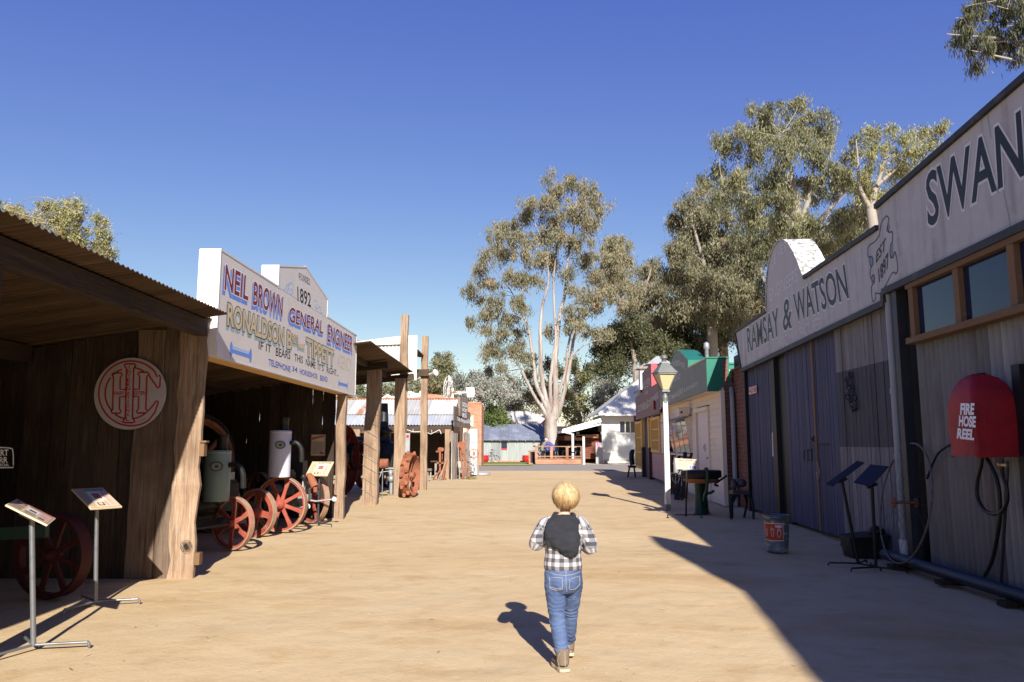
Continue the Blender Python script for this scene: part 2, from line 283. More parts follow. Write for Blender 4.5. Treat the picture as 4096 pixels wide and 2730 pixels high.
def brick_mat(name, c1, c2, mortar, axis):
    m = bpy.data.materials.new(name); m.use_nodes = True; n = m.node_tree.nodes; L = m.node_tree.links; b = n['Principled BSDF']; b.inputs['Roughness'].default_value = .9
    tc = n.new('ShaderNodeTexCoord'); sp = n.new('ShaderNodeSeparateXYZ'); cb = n.new('ShaderNodeCombineXYZ'); L.new(tc.outputs['Object'], sp.inputs[0])
    L.new(sp.outputs[axis], cb.inputs[0]); L.new(sp.outputs[2], cb.inputs[1])
    br = n.new('ShaderNodeTexBrick'); br.inputs['Color1'].default_value = rgba(c1); br.inputs['Color2'].default_value = rgba(c2); br.inputs['Mortar'].default_value = rgba(mortar)
    br.inputs['Scale'].default_value = 1; br.inputs['Brick Width'].default_value = .24; br.inputs['Row Height'].default_value = .086; br.inputs['Mortar Size'].default_value = .008
    L.new(cb.outputs[0], br.inputs['Vector']); nz = n.new('ShaderNodeTexNoise'); nz.inputs['Scale'].default_value = 6; nz.inputs['Detail'].default_value = 6; L.new(tc.outputs['Object'], nz.inputs['Vector'])
    mr = n.new('ShaderNodeMapRange'); mr.inputs[3].default_value = .6; mr.inputs[4].default_value = 1.35; L.new(nz.outputs['Fac'], mr.inputs[0])
    hv = n.new('ShaderNodeHueSaturation'); L.new(br.outputs['Color'], hv.inputs['Color']); L.new(mr.outputs[0], hv.inputs['Value']); L.new(hv.outputs[0], b.inputs['Base Color'])
    bp = n.new('ShaderNodeBump'); bp.inputs['Strength'].default_value = .5; bp.inputs['Distance'].default_value = .01; bp.invert = True; L.new(br.outputs['Fac'], bp.inputs['Height']); L.new(bp.outputs[0], b.inputs['Normal'])
    return m
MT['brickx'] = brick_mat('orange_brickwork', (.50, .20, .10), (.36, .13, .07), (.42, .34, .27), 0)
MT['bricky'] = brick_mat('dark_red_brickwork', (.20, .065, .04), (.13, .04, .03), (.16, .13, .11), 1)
MT['glass'].node_tree.nodes['Principled BSDF'].inputs['Roughness'].default_value = .05
# ------------------------------------------------------------------ lettering
_tc = {}
def glyphs(body, off=0.0, shear=0.0, space=1.0):
    k = (body, off, shear, space)
    if k not in _tc:
        cu = bpy.data.curves.new('lettering', 'FONT'); cu.body = body; cu.offset = off; cu.shear = shear; cu.size = 1; cu.resolution_u = 3; cu.space_character = space
        ob = bpy.data.objects.new('lettering', cu); me = bpy.data.meshes.new_from_object(ob)
        vs = [(v.co.x, v.co.y) for v in me.vertices]; fs = [tuple(p.vertices) for p in me.polygons]
        bpy.data.objects.remove(ob); bpy.data.meshes.remove(me); bpy.data.curves.remove(cu); _tc[k] = (vs, fs)
    return _tc[k]
def text(mb, body, lb, rv, uv, n, lift, off=0.0, grow=0.0, shear=0.0, space=1.0, shift=(0, 0)):
    """letters fitted into the box lb, lb+rv, lb+uv, standing lift above a surface with normal n"""
    vs0, _ = glyphs(body, 0.0, shear, space); vs, fs = glyphs(body, off, shear, space)
    xs = [v[0] for v in vs0]; ys = [v[1] for v in vs0]; x0, x1, y0, y1 = min(xs), max(xs), min(ys), max(ys)
    lb, rv, uv, n = Vector(lb), Vector(rv), Vector(uv), Vector(n)
    sx, sy = rv.length, uv.length
    out = [lb + rv * ((x - x0) / (x1 - x0)) + uv * ((y - y0) / (y1 - y0)) + n * lift + rv.normalized() * shift[0] + uv.normalized() * shift[1] for x, y in vs]
    mb.add(out, fs, .5)
def walltext(mb, W, body, c, lb, lt, rb, lift, **kw):
    a, t, r = W.hit(c, *lb), W.hit(c, *lt), W.hit(c, *rb); text(mb, body, a, r - a, t - a, kw.pop('n'), lift, **kw)
def stroke(mb, pts, wd, n, lift, closed=False):        # a painted line on a flat surface
    pts = [Vector(p) for p in pts]; n = Vector(n); k = len(pts); vs = []
    for i, p in enumerate(pts):
        a = pts[(i - 1) % k] if (i or closed) else p; b = pts[(i + 1) % k] if (i < k - 1 or closed) else p
        d = (b - a).normalized(); s = n.cross(d).normalized() * wd / 2; vs += [p + s + n * lift, p - s + n * lift]
    m = k if closed else k - 1
    mb.add(vs, [(2 * i, 2 * i + 1, 2 * ((i + 1) % k) + 1, 2 * ((i + 1) % k)) for i in range(m)], .5)
def spline(pts, n=8):
    P = [Vector(p) for p in pts]; P = [P[0] * 2 - P[1]] + P + [P[-1] * 2 - P[-2]]; out = []
    for i in range(1, len(P) - 2):
        for k in range(n):
            t = k / n; a, b, c, d = P[i - 1:i + 3]
            out.append(.5 * ((2 * b) + (c - a) * t + (2 * a - 5 * b + 4 * c - d) * t * t + (3 * b - a - 3 * c + d) * t ** 3))
    out.append(P[-2]); return out
def remeshed(mb, vox, smooth=4, name='tmp', disp=0.0, dscale=8):
    me = bpy.data.meshes.new(name); me.from_pydata(mb.v, [], mb.f); o = bpy.data.objects.new(name, me); COL.objects.link(o)
    r = o.modifiers.new('r', 'REMESH'); r.mode = 'VOXEL'; r.voxel_size = vox; s = o.modifiers.new('s', 'SMOOTH'); s.factor = .5; s.iterations = smooth
    dg = bpy.context.evaluated_depsgraph_get(); out = bpy.data.meshes.new_from_object(o.evaluated_get(dg)); bpy.data.objects.remove(o)
    if disp:
        out.update()
        for v in out.vertices:
            q = v.co * dscale; v.co += v.normal * disp * (noise.noise(q) + .5 * noise.noise(q * 2.1 + Vector((5, 1, 2))))
    out.polygons.foreach_set('use_smooth', [True] * len(out.polygons)); return out
# ================================================================== GROUND
def ground_sheet():
    xs = sorted(set([round(x, 3) for x in list(np.linspace(-9, 9, 121)) + list(np.linspace(-400, -9, 30)) + list(np.linspace(9, 400, 30))]))
    ys = sorted(set([round(y, 3) for y in list(np.linspace(-4, 36, 260)) + list(np.linspace(-60, -4, 10)) + list(np.linspace(36, 700, 50))]))
    vs = []; nx = len(xs)
    for y in ys:
        for x in xs:
            near = max(0.0, 1 - max(0, abs(x) - 6) / 3) * max(0.0, 1 - max(0, y - 30) / 6)
            z = near * .018 * (noise.noise(Vector((x * .6, y * .6, 0))) + .5 * noise.noise(Vector((x * 2.2, y * 2.2, 3))))
            vs.append((x, y, z - .012))
    fs = [(j * nx + i, j * nx + i + 1, (j + 1) * nx + i + 1, (j + 1) * nx + i) for j in range(len(ys) - 1) for i in range(nx - 1)]
    m = MB(); m.add(vs, fs, .5, True); return m
dirt = M('packed_dirt', (.51, .375, .208), .95, 0, [((.55, .42, .255), .35, .4, .65, (.7, 1.2, 1)), ((.43, .265, .12), .5, .56, .76, (.6, 1.3, 1)), ((.45, .31, .16), 2.6, .5, .75, I1), ((.38, .255, .13), 1.1, .60, .74, (.6, 1.8, 1)), ((.57, .42, .25), 9, .58, .75, I1), ((.36, .24, .12), 30, .64, .75, I1)], .28, 38, (1, 1, 1), spec=.15)
def add_ripples(m):
    n = m.node_tree.nodes; L = m.node_tree.links; b = n['Principled BSDF']; old = [x for x in n if x.type == 'BUMP'][0]
    tc = [x for x in n if x.type == 'TEX_COORD'][0]
    nz = n.new('ShaderNodeTexNoise'); nz.inputs['Scale'].default_value = 3.2; nz.inputs['Detail'].default_value = 5; L.new(tc.outputs['Object'], nz.inputs['Vector'])
    vo = n.new('ShaderNodeTexVoronoi'); vo.inputs['Scale'].default_value = 55; L.new(tc.outputs['Object'], vo.inputs['Vector'])
    mr = n.new('ShaderNodeMapRange'); mr.inputs[1].default_value = .0; mr.inputs[2].default_value = .16; mr.inputs[3].default_value = 1; mr.inputs[4].default_value = 0; L.new(vo.outputs['Distance'], mr.inputs[0])
    b1 = n.new('ShaderNodeBump'); b1.inputs['Strength'].default_value = .35; b1.inputs['Distance'].default_value = .05; L.new(nz.outputs['Fac'], b1.inputs['Height'])
    b2 = n.new('ShaderNodeBump'); b2.inputs['Strength'].default_value = .1; b2.inputs['Distance'].default_value = .012; L.new(mr.outputs[0], b2.inputs['Height'])
    L.new(b1.outputs[0], b2.inputs['Normal']); L.new(b2.outputs[0], old.inputs['Normal'])
add_ripples(dirt)
tag(ground_sheet().build('ground', dirt), kind='structure')
m = MB()                                                        # loose stones, twigs and fallen leaves
for i in range(2600):
    y = 3.2 + 22 * random.random() ** 1.6; x = random.uniform(-.75, .75) * (y + 1.5)
    if abs(x) > 4.4: continue
    s = random.uniform(.002, .006); c = Vector((x, y, .004))
    if i % 5:
        q = [c + Vector((random.uniform(.6, 1) * s * math.cos(k * 1.57 + i), random.uniform(.6, 1) * s * math.sin(k * 1.57 + i), 0)) for k in range(4)]
        m.add(q + [c + Vector((0, 0, s * .7))], [(0, 1, 4), (1, 2, 4), (2, 3, 4), (3, 0, 4)])
    else:
        a = random.random() * 6.3; d = Vector((math.cos(a), math.sin(a), random.uniform(-.1, .2))) * random.uniform(.012, .035); e = Vector((-d.y, d.x, .004)) * .18
        m.add([c - d, c + e, c + d, c - e], [(0, 1, 2, 3)])
tag(m.build('gravel', M('stones_and_litter', (.36, .24, .15), .9, tint=.5, tcol=(.48, .34, .2))), 'small stones, twigs and dead leaves scattered over the dirt street', 'gravel', kind='stuff')
m = MB(); m.box(-9, 26, 39.2, 50.6, -.004, .004); tag(m.build('path', MT['asphalt']), kind='structure')
m = MB(); m.box(-12, 1.25, 46.5, 49.2, .0, .012); m.box(-12, 1.25, 52.5, 57.0, .0, .012); tag(m.build('lawn', MT['lawn']), kind='structure')

# ================================================================== LEFT SIDE OF THE STREET
LS = Wall(-3.18, 8.1, .0145)                       # face of the painted sign board
# ---- machinery shed: near bay with open iron roof, middle bay behind the sign
SH = thing('machinery_shed', 'dark open timber machinery shed with slab walls and rusty corrugated awning, nearest on the left', 'shed', (-3.25, 8.07, 0))
EX, EZ, SL = -2.98, 2.70, .15
def nearroof(x): return EZ + SL * (x - EX)
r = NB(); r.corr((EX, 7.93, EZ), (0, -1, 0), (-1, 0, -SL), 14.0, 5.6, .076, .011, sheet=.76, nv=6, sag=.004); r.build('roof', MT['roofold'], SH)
r = NB(); r.corr((-3.2, 8.22, nearroof(-3.2) + .004), (0, -1, 0), (-1, 0, -SL), .31, 5.3, .076, .011, nv=6); r.build('roof', MT['roofold'], SH)  # strip added over the slab wall top to block the sun
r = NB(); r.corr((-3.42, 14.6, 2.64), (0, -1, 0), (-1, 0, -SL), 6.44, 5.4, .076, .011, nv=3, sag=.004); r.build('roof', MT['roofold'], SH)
for (x, dz, y0, y1) in ((-3.27, .10, -5.5, 8.0), (-5.1, .10, -5.5, 8.0), (-7.2, .1, -5.5, 14.4), (-3.5, .0, 8.2, 14.4), (-5.1, .0, 8.2, 14.4)):
    b = MB(); b.bar((x, y0, nearroof(x) - dz), (x, y1, nearroof(x) - dz), .13, .17); b.build('beam', MT['slaby'], SH)
for y in (1.2, 4.72):
    b = MB(); b.bar((-2.55 if y > 3 else -3.0, y, 2.38) if False else (-3.28, y, 2.4), (-8.2, y, 1.75), .16, .18); b.build('beam', MT['slabx'], SH)
for y in (1.2, 4.72):
    b = MB(); b.tube([(-3.3, y, 0), (-3.31, y, 1.2), (-3.29, y, 2.5)], [.095, .09, .085], 9); b.build('post', MT['slab'], SH)
def slabwall(y, x0, x1, zf, seed, name='slab_wall', mat='slab', parent=None, th=.05, wr=(.13, .3), holes=False):
    random.seed(seed); s = MB(); x = x0
    while x > x1:
        wd = random.uniform(*wr); s.plank((x, y + random.uniform(0, .03), -.02), (-1, 0, 0), (0, 0, 1), (0, -1, 0), wd - .006, zf(x - wd / 2), th, .008, segs=12); x -= wd
    return s.build(name, MT[mat], parent)
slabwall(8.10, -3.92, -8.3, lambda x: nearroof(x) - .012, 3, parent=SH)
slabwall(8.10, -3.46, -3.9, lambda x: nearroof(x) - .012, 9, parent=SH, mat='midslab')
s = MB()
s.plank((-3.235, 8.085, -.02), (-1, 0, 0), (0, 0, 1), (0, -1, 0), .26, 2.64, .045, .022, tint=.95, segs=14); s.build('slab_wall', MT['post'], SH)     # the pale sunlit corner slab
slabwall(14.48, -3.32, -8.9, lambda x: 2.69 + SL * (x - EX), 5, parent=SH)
s = MB(); y = -5.5
while y < 14.5:
    wd = random.uniform(.2, .35); s.plank((-8.35, y, 0), (0, 1, 0), (0, 0, 1), (1, 0, 0), wd, 2.0, .04, .008); y += wd + .003
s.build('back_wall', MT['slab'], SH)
for (x, y, z, sx, sz) in ((-3.2, 8.06, 1.36, .07, .02), (-3.21, 8.06, 1.22, .05, .13), (-3.2, 8.05, .13, .06, .12)):
    b = MB(); b.box(x - sx / 2, x + sx / 2, y - .04, y + .04, z, z + sz); b.build('cleat', MT['rawwood'], SH)
kh = atY('B', 1030, 812, 7.99); b = MB(); b.lathe((kh.x, 7.998, kh.z), [(.022, 0), (.024, .004)], (0, -1, 0), 9); b.build('knot_hole', MT['blackp'], SH)
for kk in (.032, .045, .06):
    b = MB(); b.lathe((kh.x, 7.999 - kk * .01, kh.z), [(kk, 0), (kk, .002), (kk - .004, .002), (kk - .004, 0)], (0, -1, 0), 18, caps=False); b.build('knot_ring', MT['slab'], SH)
b = MB(); b.bar((-3.36, 8.2, 2.22), (-7, 8.2, 2.12), .12, .14); b.build('beam', MT['slabx'], SH)
# ---- round tin sign on the slab wall
cc = atY('R', 615, 762, 8.0); cr = (atY('R', 1232, 762, 8.0).x - atY('R', 0, 762, 8.0).x) / 2 * 1.02; cr = abs(cr)
TS = thing('round_tin_sign', 'round white tin sign with red outlined interlocked letters on the dark slab wall', 'sign', (cc.x, 8.0, cc.z - cr))
def R8(x, y): 
    p = atY('R', x, y, 7.985); return Vector((p.x, 7.99, p.z))
b = MB(); b.lathe((cc.x, 8.0, cc.z), [(cr * .995, -.006), (cr, 0), (cr * .995, .006)], (0, -1, 0), 72, caps=True); b.build('disc', M('grey_white_enamel', (.42, .38, .40), .45, 0, [((.34, .29, .22), 1.6, .5, .75, I1)], .05, 30), TS)
ln = MB(); N_ = (0, -1, 0); wdt = .017
def arc(cx, cy, rx, ry, a0, a1, k=30): return [R8(cx + rx * math.cos(R_(a)), cy - ry * math.sin(R_(a))) for a in np.linspace(a0, a1, k)]
def poly8(P, cl=True): stroke(ln, spline([R8(*p) for p in P] + ([R8(*P[0])] if cl else []), 1), wdt, N_, 0, False)
outer = arc(622, 760, 560, 565, 40, 303, 60); stroke(ln, outer, wdt, N_, 0)
poly8([(1040, 390), (1072, 470), (1115, 445), (1135, 480), (1125, 640), (1100, 668), (1070, 640), (930, 440)], False)
poly8([(928, 1235), (1040, 1090), (1098, 920), (1085, 892), (1060, 900), (985, 1000), (912, 1072)], False)
stroke(ln, arc(610, 760, 437, 445, 109, 135, 14), wdt, N_, 0); stroke(ln, arc(610, 760, 437, 445, 142, 224, 30), wdt, N_, 0)
stroke(ln, arc(610, 760, 437, 455, 232, 258, 14), wdt, N_, 0); stroke(ln, arc(610, 760, 437, 455, 82, 57, 10), wdt, N_, 0); stroke(ln, arc(600, 760, 437, 445, 277, 308, 12), wdt, N_, 0)
def ibeam(x0, x1, y0, y1, f, dx=0): # one serifed upright, slightly leaning
    P = [(x0 - f, y0 + 20), (x0 - f * .3, y0), (x1 + f * .3, y0), (x1 + f, y0 + 20), (x1 + f * .5, y0 + 58), (x1, y0 + 80)]
    Q = [(x1 - dx, y1 - 80), (x1 + f * .6 - dx, y1 - 50), (x1 + f - dx, y1 - 20), (x1 + f * .3 - dx, y1), (x0 - f * .3 - dx, y1), (x0 - f - dx, y1 - 20), (x0 - f * .6 - dx, y1 - 50), (x0 - dx, y1 - 80), (x0, y0 + 80), (x0 - f * .5, y0 + 58)]
    poly8(P + Q)
ibeam(545, 670, 245, 1270, 40, 22); 
poly8([(318, 480), (290, 430), (315, 405), (455, 405), (475, 435), (437, 475), (432, 690), (530, 690)], False); poly8([(318, 480), (303, 1040), (275, 1075), (295, 1105), (430, 1105), (452, 1075), (420, 1030), (428, 818), (522, 818)], False)
poly8([(668, 688), (768, 688), (775, 460), (742, 420), (760, 395), (915, 390), (938, 420), (900, 470), (880, 1030), (912, 1072), (890, 1100), (735, 1103), (718, 1075), (752, 1030), (758, 815), (662, 815)], False)
ln.build('outline', MT['lred'], TS)
lt = MB(); lx = MB()
for k, ch in enumerate('INTERNATIONAL'):
    yb = 333 + k * 75.2; xb = 592 - k * 2.4; hw = 6 if ch == 'I' else 28
    a = R8(xb - hw, yb); text(lt, ch, a, R8(xb + hw, yb) - a, R8(xb - hw, yb - 60) - a, N_, 0, off=.02)
lt.build('lettering', MT['lred'], TS); lt = MB(); a = R8(335, 790); text(lt, 'HARV', a, R8(502, 785) - a, R8(335, 727) - a, N_, 0, off=.02)
lt.build('lettering', MT['lred'], TS); lt = MB(); a = R8(672, 785); text(lt, 'ESTER', a, R8(868, 782) - a, R8(672, 725) - a, N_, 0, off=.02)
lt.build('lettering', MT['lred'], TS)
for ch_i, ch in enumerate('REG. U.S. PAT. OFF.   DEC. 14, 1908'):
    if ch == ' ': continue
    an = R_(242 + ch_i * 1.75); c_ = (600 + 500 * math.cos(an) * 1.0, 765 - 510 * math.sin(an)); a = R8(c_[0] - 6, c_[1] + 9); text(lx, ch, a, R8(c_[0] + 6, c_[1] + 9) - a, R8(c_[0] - 6, c_[1] - 9) - a, N_, 0)
lx.build('lettering', MT['lred'], TS)
# ---- the engineer's sign board
SB = thing('painted_sign_board', 'large cream sign board with stepped gable and red, sand and blue painted lettering', 'sign', (-3.18, 8.1, 2.27))
def sp(x, y, c='C'): return LS.hit(c, x, y)
nS = Vector((1, -LS.k, 0)).normalized()
ztop, zbot, y0s, y1s = 3.42, 2.285, 8.12, 14.93
g1, g2 = sp(915, 262).y, sp(1350, 560).y; gz1, gzp, gz2, gyp = sp(915, 262).z, sp(1155, 272).z, sp(1350, 560).z, sp(1155, 272).y
prof = [(y0s, zbot), (y1s, zbot), (y1s, ztop + .02), (g2, ztop + .02), (g2, gz2), (gyp, gzp), (g1, gz1), (g1, ztop), (y0s, ztop)]
b = MB(); b.poly([LS.p(y, z, -.03) for y, z in prof], -nS, .14); b.build('board', MT['cream'], SB)
fr = MB()                                            # raised white edge boards all round, proud of the face
edge = prof + [prof[0]]
for (ya, za), (yb, zb) in zip(edge[:-1], edge[1:]):
    A, B = LS.p(ya, za), LS.p(yb, zb); d = (B - A).normalized(); o = (LS.p((ya + yb) / 2, (za + zb) / 2) - LS.p(11.5, 2.85)); out = d.cross(nS).normalized(); out = out if out.dot(o) > 0 else -out
    fr.hexa([A - d * .012 + nS * .035, B + d * .012 + nS * .035, B + d * .012 + nS * .035 + out * .022, A - d * .012 + nS * .035 + out * .022], [A - d * .012 - nS * .20, B + d * .012 - nS * .20, B + d * .012 - nS * .20 + out * .022, A - d * .012 - nS * .20 + out * .022])
fr.build('edge_board', MT['white'], SB)
un = MB()
for (ya, za), (yb, zb) in [((y0s, zbot), (y1s, zbot))]: un.hexa([LS.p(ya, za - .028, .03), LS.p(yb, zb - .028, .03), LS.p(yb, zb - .028, .2), LS.p(ya, za - .028, .2)], [LS.p(ya, za - .024, .03), LS.p(yb, zb - .024, .03), LS.p(yb, zb - .024, .2), LS.p(ya, za - .024, .2)])
for (ya, za), (yb, zb) in [((y0s + .03, ztop), (g1 - .03, ztop)), ((g2 + .03, ztop + .02), (y1s - .03, ztop + .02)), ((gyp, gzp), (g2 - .02, gz2))]:
    un.bar(LS.p(ya, za - .012, -.012), LS.p(yb, zb - .012, -.012), .03, .022)
un.build('trim', MT['orange'], SB)
LW = dict(n=nS)
def lett(body, lb, lt_, rb, lift, mat, name='lettering', **kw):
    mb = MB(); walltext(mb, LS, body, 'C', lb, lt_, rb, lift, n=nS, **kw); return mb
hd = [('NEIL', (418, 463), (432, 248), (628, 562)), ('BROWN', (676, 600), (688, 398), (938, 716)), ('GENERAL', (1000, 752), (1008, 622), (1307, 866)), ('ENGINEER', (1350, 932), (1356, 778), (1573, 1030))]
layers_ = [('blue', .0308, .045, -.032, -.045), ('lwhite', .0316, .03, 0, 0), ('maroon', .0324, .0, 0, 0)]
for mt, lift, off, dx, dz in layers_:
    for body, lb, lt_, rb in hd: mb = MB(); walltext(mb, LS, body, 'C', lb, lt_, rb, lift, n=nS, off=off + .018, shift=(dx, dz)); mb.build('lettering', MT[mt], SB)
mid = [('RONALDSON', (445, 783), (450, 592), (955, 972)), ('B', (985, 990), (987, 838), (1025, 1000)), ('ROS', (1030, 942), (1031, 866), (1083, 960)), ('TIPPETT', (1158, 1056), (1160, 905), (1405, 1155))]
for mt, lift, off, dx, dz in [('teal', .0308, .06, -.018, -.04), ('black', .0316, .052, 0, 0), ('tan', .0324, .02, 0, 0)]:
    for body, lb, lt_, rb in mid: mb = MB(); walltext(mb, LS, body, 'C', lb, lt_, rb, lift, n=nS, off=off + .012, shift=(dx, dz)); mb.build('lettering', MT[mt], SB)
    mb = MB()
    P = [LS.hit('C', *q) for q in ((1080, 945), (1092, 955), (1130, 965), (1142, 958), (1136, 990), (1142, 1008), (1128, 1002), (1092, 988), (1080, 990), (1087, 968))]
    c0 = sum(P, Vector()) / len(P); g = 1 + off * 1.6; P = [c0 + (p - c0) * g + nS * lift + Vector((0, dx, dz)) for p in P]; mb.add(P, [tuple(range(len(P)))], .5)
    mb.build('lettering', MT[mt], SB)
mb = MB(); walltext(mb, LS, 'AGENCY', 'C', (1435, 1168), (1435, 1042), (1566, 1212), .031, n=nS, off=.012); mb.build('lettering', MT['ltan'], SB)
mb = MB()
for body, lb, lt_, rb in [('IF IT', (727, 1000), (730, 930), (840, 1036)), ('BEARS', (882, 1062), (884, 988), (1013, 1094)), ('THIS', (1050, 1106), (1052, 1042), (1126, 1132)), ('NAME', (1153, 1148), (1155, 1090), (1241, 1178)), ("IT'S", (1262, 1186), (1263, 1130), (1315, 1202)), ('RIGHT...', (1343, 1216), (1343, 1160), (1450, 1247))]:
    mb = MB(); walltext(mb, LS, body, 'C', lb, lt_, rb, .031, n=nS, off=.008); mb.build('lettering', MT['black'], SB)
mb = MB(); walltext(mb, LS, '1892', 'C', (1080, 570), (1078, 440), (1200, 628), .031, n=nS, off=.012); mb.build('lettering', MT['black'], SB); mb = MB()
for k, ch in enumerate('FOUNDED'):
    x = 1092 + k * 14.6; yb = 380 + k * 7.5 + (k - 3) ** 2 * .55 - 5; walltext(mb, LS, ch, 'C', (x, yb), (x, yb - 62 + k * 1.2), (x + 11, yb + 6), .031, n=nS, off=.008)
mb.build('lettering', MT['black'], SB)
mb = MB()
for body, lb, lt_, rb in [('TELEPHONE', (817, 1145), (817, 1088), (1015, 1210)), ('34', (1030, 1198), (1032, 1155), (1075, 1212)), ('HORSESHOE', (1100, 1225), (1100, 1178), (1258, 1270)), ('BEND', (1283, 1282), (1283, 1236), (1350, 1297))]:
    mb = MB(); walltext(mb, LS, body, 'C', lb, lt_, rb, .031, n=nS, off=.02); mb.build('lettering', MT['navy'], SB)
def scroll(pts, mt, wd): 
    q = MB(); stroke(q, spline([LS.hit('C', *p) for p in pts], 7), wd, nS, .031); q.build('scroll_ornament', MT[mt], SB)
for pts in ([(950, 462), (955, 475), (972, 455), (985, 425), (998, 425), (1003, 445), (990, 470), (980, 488), (990, 498)], [(1003, 480), (995, 440), (1010, 412), (1030, 415), (1042, 450), (1036, 490), (1020, 508), (1008, 490), (1018, 462), (1030, 470)],
            [(1255, 575), (1240, 562), (1232, 580), (1238, 615), (1252, 640), (1262, 625), (1258, 600)], [(1262, 640), (1275, 625), (1290, 632), (1285, 660), (1292, 678), (1305, 680)]):
    scroll(pts, 'pblue', .022); 
def flourish(a, b_, h, mt):
    q = MB(); A, B = LS.hit('C', *a), LS.hit('C', *b_); d = B - A; U = Vector((0, 0, h))
    P = [A + d * .08 + U * .22, A + d * .92 + U * .22, A + d * .92 - U * .22, A + d * .08 - U * .22]; q.add([p + nS * .031 for p in P], [(0, 1, 2, 3)], .5)
    for f in (.04, .96):
        c = A + d * f; q.add([c + nS * .0318 + d.normalized() * h * .24 * math.cos(t) + Vector((0, 0, h * .5 * math.sin(t))) for t in np.linspace(0, 6.28, 16)[:-1]], [tuple(range(15))], .5)
    q.build('scroll_ornament', MT[mt], SB)
flourish((470, 1000), (660, 1062), .17, 'blue'); flourish((1448, 1308), (1532, 1332), .13, 'blue')
q = MB(); A, B = LS.hit('C', 490, 992), LS.hit('C', 640, 1040); stroke(q, [A, B], .03, nS, .0322); q.build('scroll_ornament', MT['pblue'], SB)
q = MB()                                             # sheet joints and nail heads in the board
for x in (1005, 1430): stroke(q, [LS.hit('C', x, 545 if x < 1100 else 800), LS.hit('C', x - 22, 1235 if x < 1100 else 1370)], .006, nS, .0306)
stroke(q, [LS.p(g1, 3.415), LS.p(g2, 3.43)], .008, nS, .0306)
q.build('sheet_joint', M('joint_line_paint', (.42, .39, .37), .8), SB)
b = MB()
for y in (8.6, 11.5, 14.5): b.bar(LS.p(y, 2.3, .22), LS.p(y, 3.9 if 10 < y < 13 else 3.3, .22), .07, .07)
b.build('bracket', MT['slab'], SB)
q = MB(); A = sp(300, 1048); q.poly([LS.p(8.1, 2.27, -.05), LS.p(8.1, 2.42, -.05), LS.p(8.14, 2.42, -.05), LS.p(8.18, 2.36, -.05), LS.p(8.24, 2.33, -.05), LS.p(8.26, 2.27, -.05)], -nS, .02); q.build('corner_moulding', MT['white'], SB)
# ---- posts and open canopies farther along
def post(x, y, wx, wy, z, mat='post', label='', lean=(0, 0), kind='timber_post', seed=1, grp=None, wire=False, segs=10):
    random.seed(seed); s = MB(); n = segs; vs = []
    for j in range(n + 1):
        t = j / n; cx = x + lean[0] * t + random.uniform(-.012, .012); cy = y + lean[1] * t; f = 1 - .06 * t + random.uniform(-.03, .03)
        for (a, b_) in ((-1, -1), (0, -1.08), (1, -1), (1.05, 0), (1, 1), (0, 1.05), (-1, 1), (-1.04, 0)): vs.append((cx + a * wx / 2 * f, cy + b_ * wy / 2 * f, -.03 + (z + .03) * t))
    fs = [(j * 8 + k, j * 8 + (k + 1) % 8, (j + 1) * 8 + (k + 1) % 8, (j + 1) * 8 + k) for j in range(n) for k in range(8)] + [tuple(range(7, -1, -1)), tuple(n * 8 + k for k in range(8))]
    s.add(vs, fs, .5); return s
CN = thing('machinery_canopy', 'open lean-to canopy of old corrugated iron on thick split posts beyond the painted sign board', 'canopy', (-3.2, 17.7, 0))
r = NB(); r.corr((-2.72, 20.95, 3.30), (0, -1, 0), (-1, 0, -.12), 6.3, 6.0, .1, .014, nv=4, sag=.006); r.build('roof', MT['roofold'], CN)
for y, xe, z in ((17.72, -2.86, 3.14), (20.6, -2.63, 3.12)):
    b = MB(); b.bar((xe, y - .12, z), (-8.8, y - .12, z - .55), .15, .16); b.build('beam', MT['slabx'], CN)
for x, z in ((-3.35, 3.15), (-5.4, 2.9), (-7.6, 2.65)):
    b = MB(); b.bar((x, 14.9, z), (x, 20.9, z), .1, .12); b.build('rafter', MT['slaby'], CN)
pa = atY('E', 70, 1527, 14.3)
b = post(-3.14, 14.28, .17, .14, 2.6, lean=(-.02, 0), seed=4); tag(b.build('timber_post', MT['post']), 'slim square timber post under the far end of the painted sign board', 'post', 'timber posts along the left side')
b = post(-3.215, 17.7, .33, .24, 3.08, lean=(.04, 0), seed=11); pb = b.build('post', MT['post'], CN)
q = MB(); random.seed(3)
for k in range(9):
    z = .25 + k * .26 + random.uniform(-.03, .03); q.tube([(-3.385, 17.57, z + .1), (-3.2, 17.545, z), (-3.05, 17.57, z - .1)], .005, 4)
q.build('wire', MT['pale'], pb)
b = post(-2.93, 20.33, .28, .22, 3.06, lean=(-.02, 0), seed=12); b.build('post', MT['post'], CN)
b = post(-2.955, 20.95, .20, .18, 4.87, lean=(.0, 0), seed=13); tag(b.build('timber_post', MT['post']), 'tall pale timber post rising above the canopy roof behind the white iron panel', 'post', 'timber posts along the left side')
b = post(-2.62, 23.1, .20, .2, 4.58, lean=(-.02, 0), seed=14); TP = b.build('timber_post', MT['post']); tag(TP, 'tall free-standing timber post with wire bound round it, farthest on the left', 'post', 'timber posts along the left side')
q = MB()
for k in range(6): q.ring((-2.625, 23.1, 3.3 + k * .035), (random.uniform(-.1, .1), 0, 1), .135, .02, .012, 14)
q.build('wire_binding', MT['rust'], TP)
q = MB(); q.tube([(-2.55, 23.0, 3.4), (-2.42, 22.9, 3.42), (-2.33, 22.8, 3.46)], .02, 6); q.lathe((-2.34, 22.85, 3.42), [(.03, -.08), (.09, .06), (.1, .1)], (.7, -.6, .3), 10); tag(q.build('flood_light', MT['white']), 'small white flood light on the tall wire-bound timber post', 'light')
BP = thing('iron_parapet', 'white corrugated iron panel standing on edge above the canopy end', 'panel', (-3.3, 21.5, 3.3))
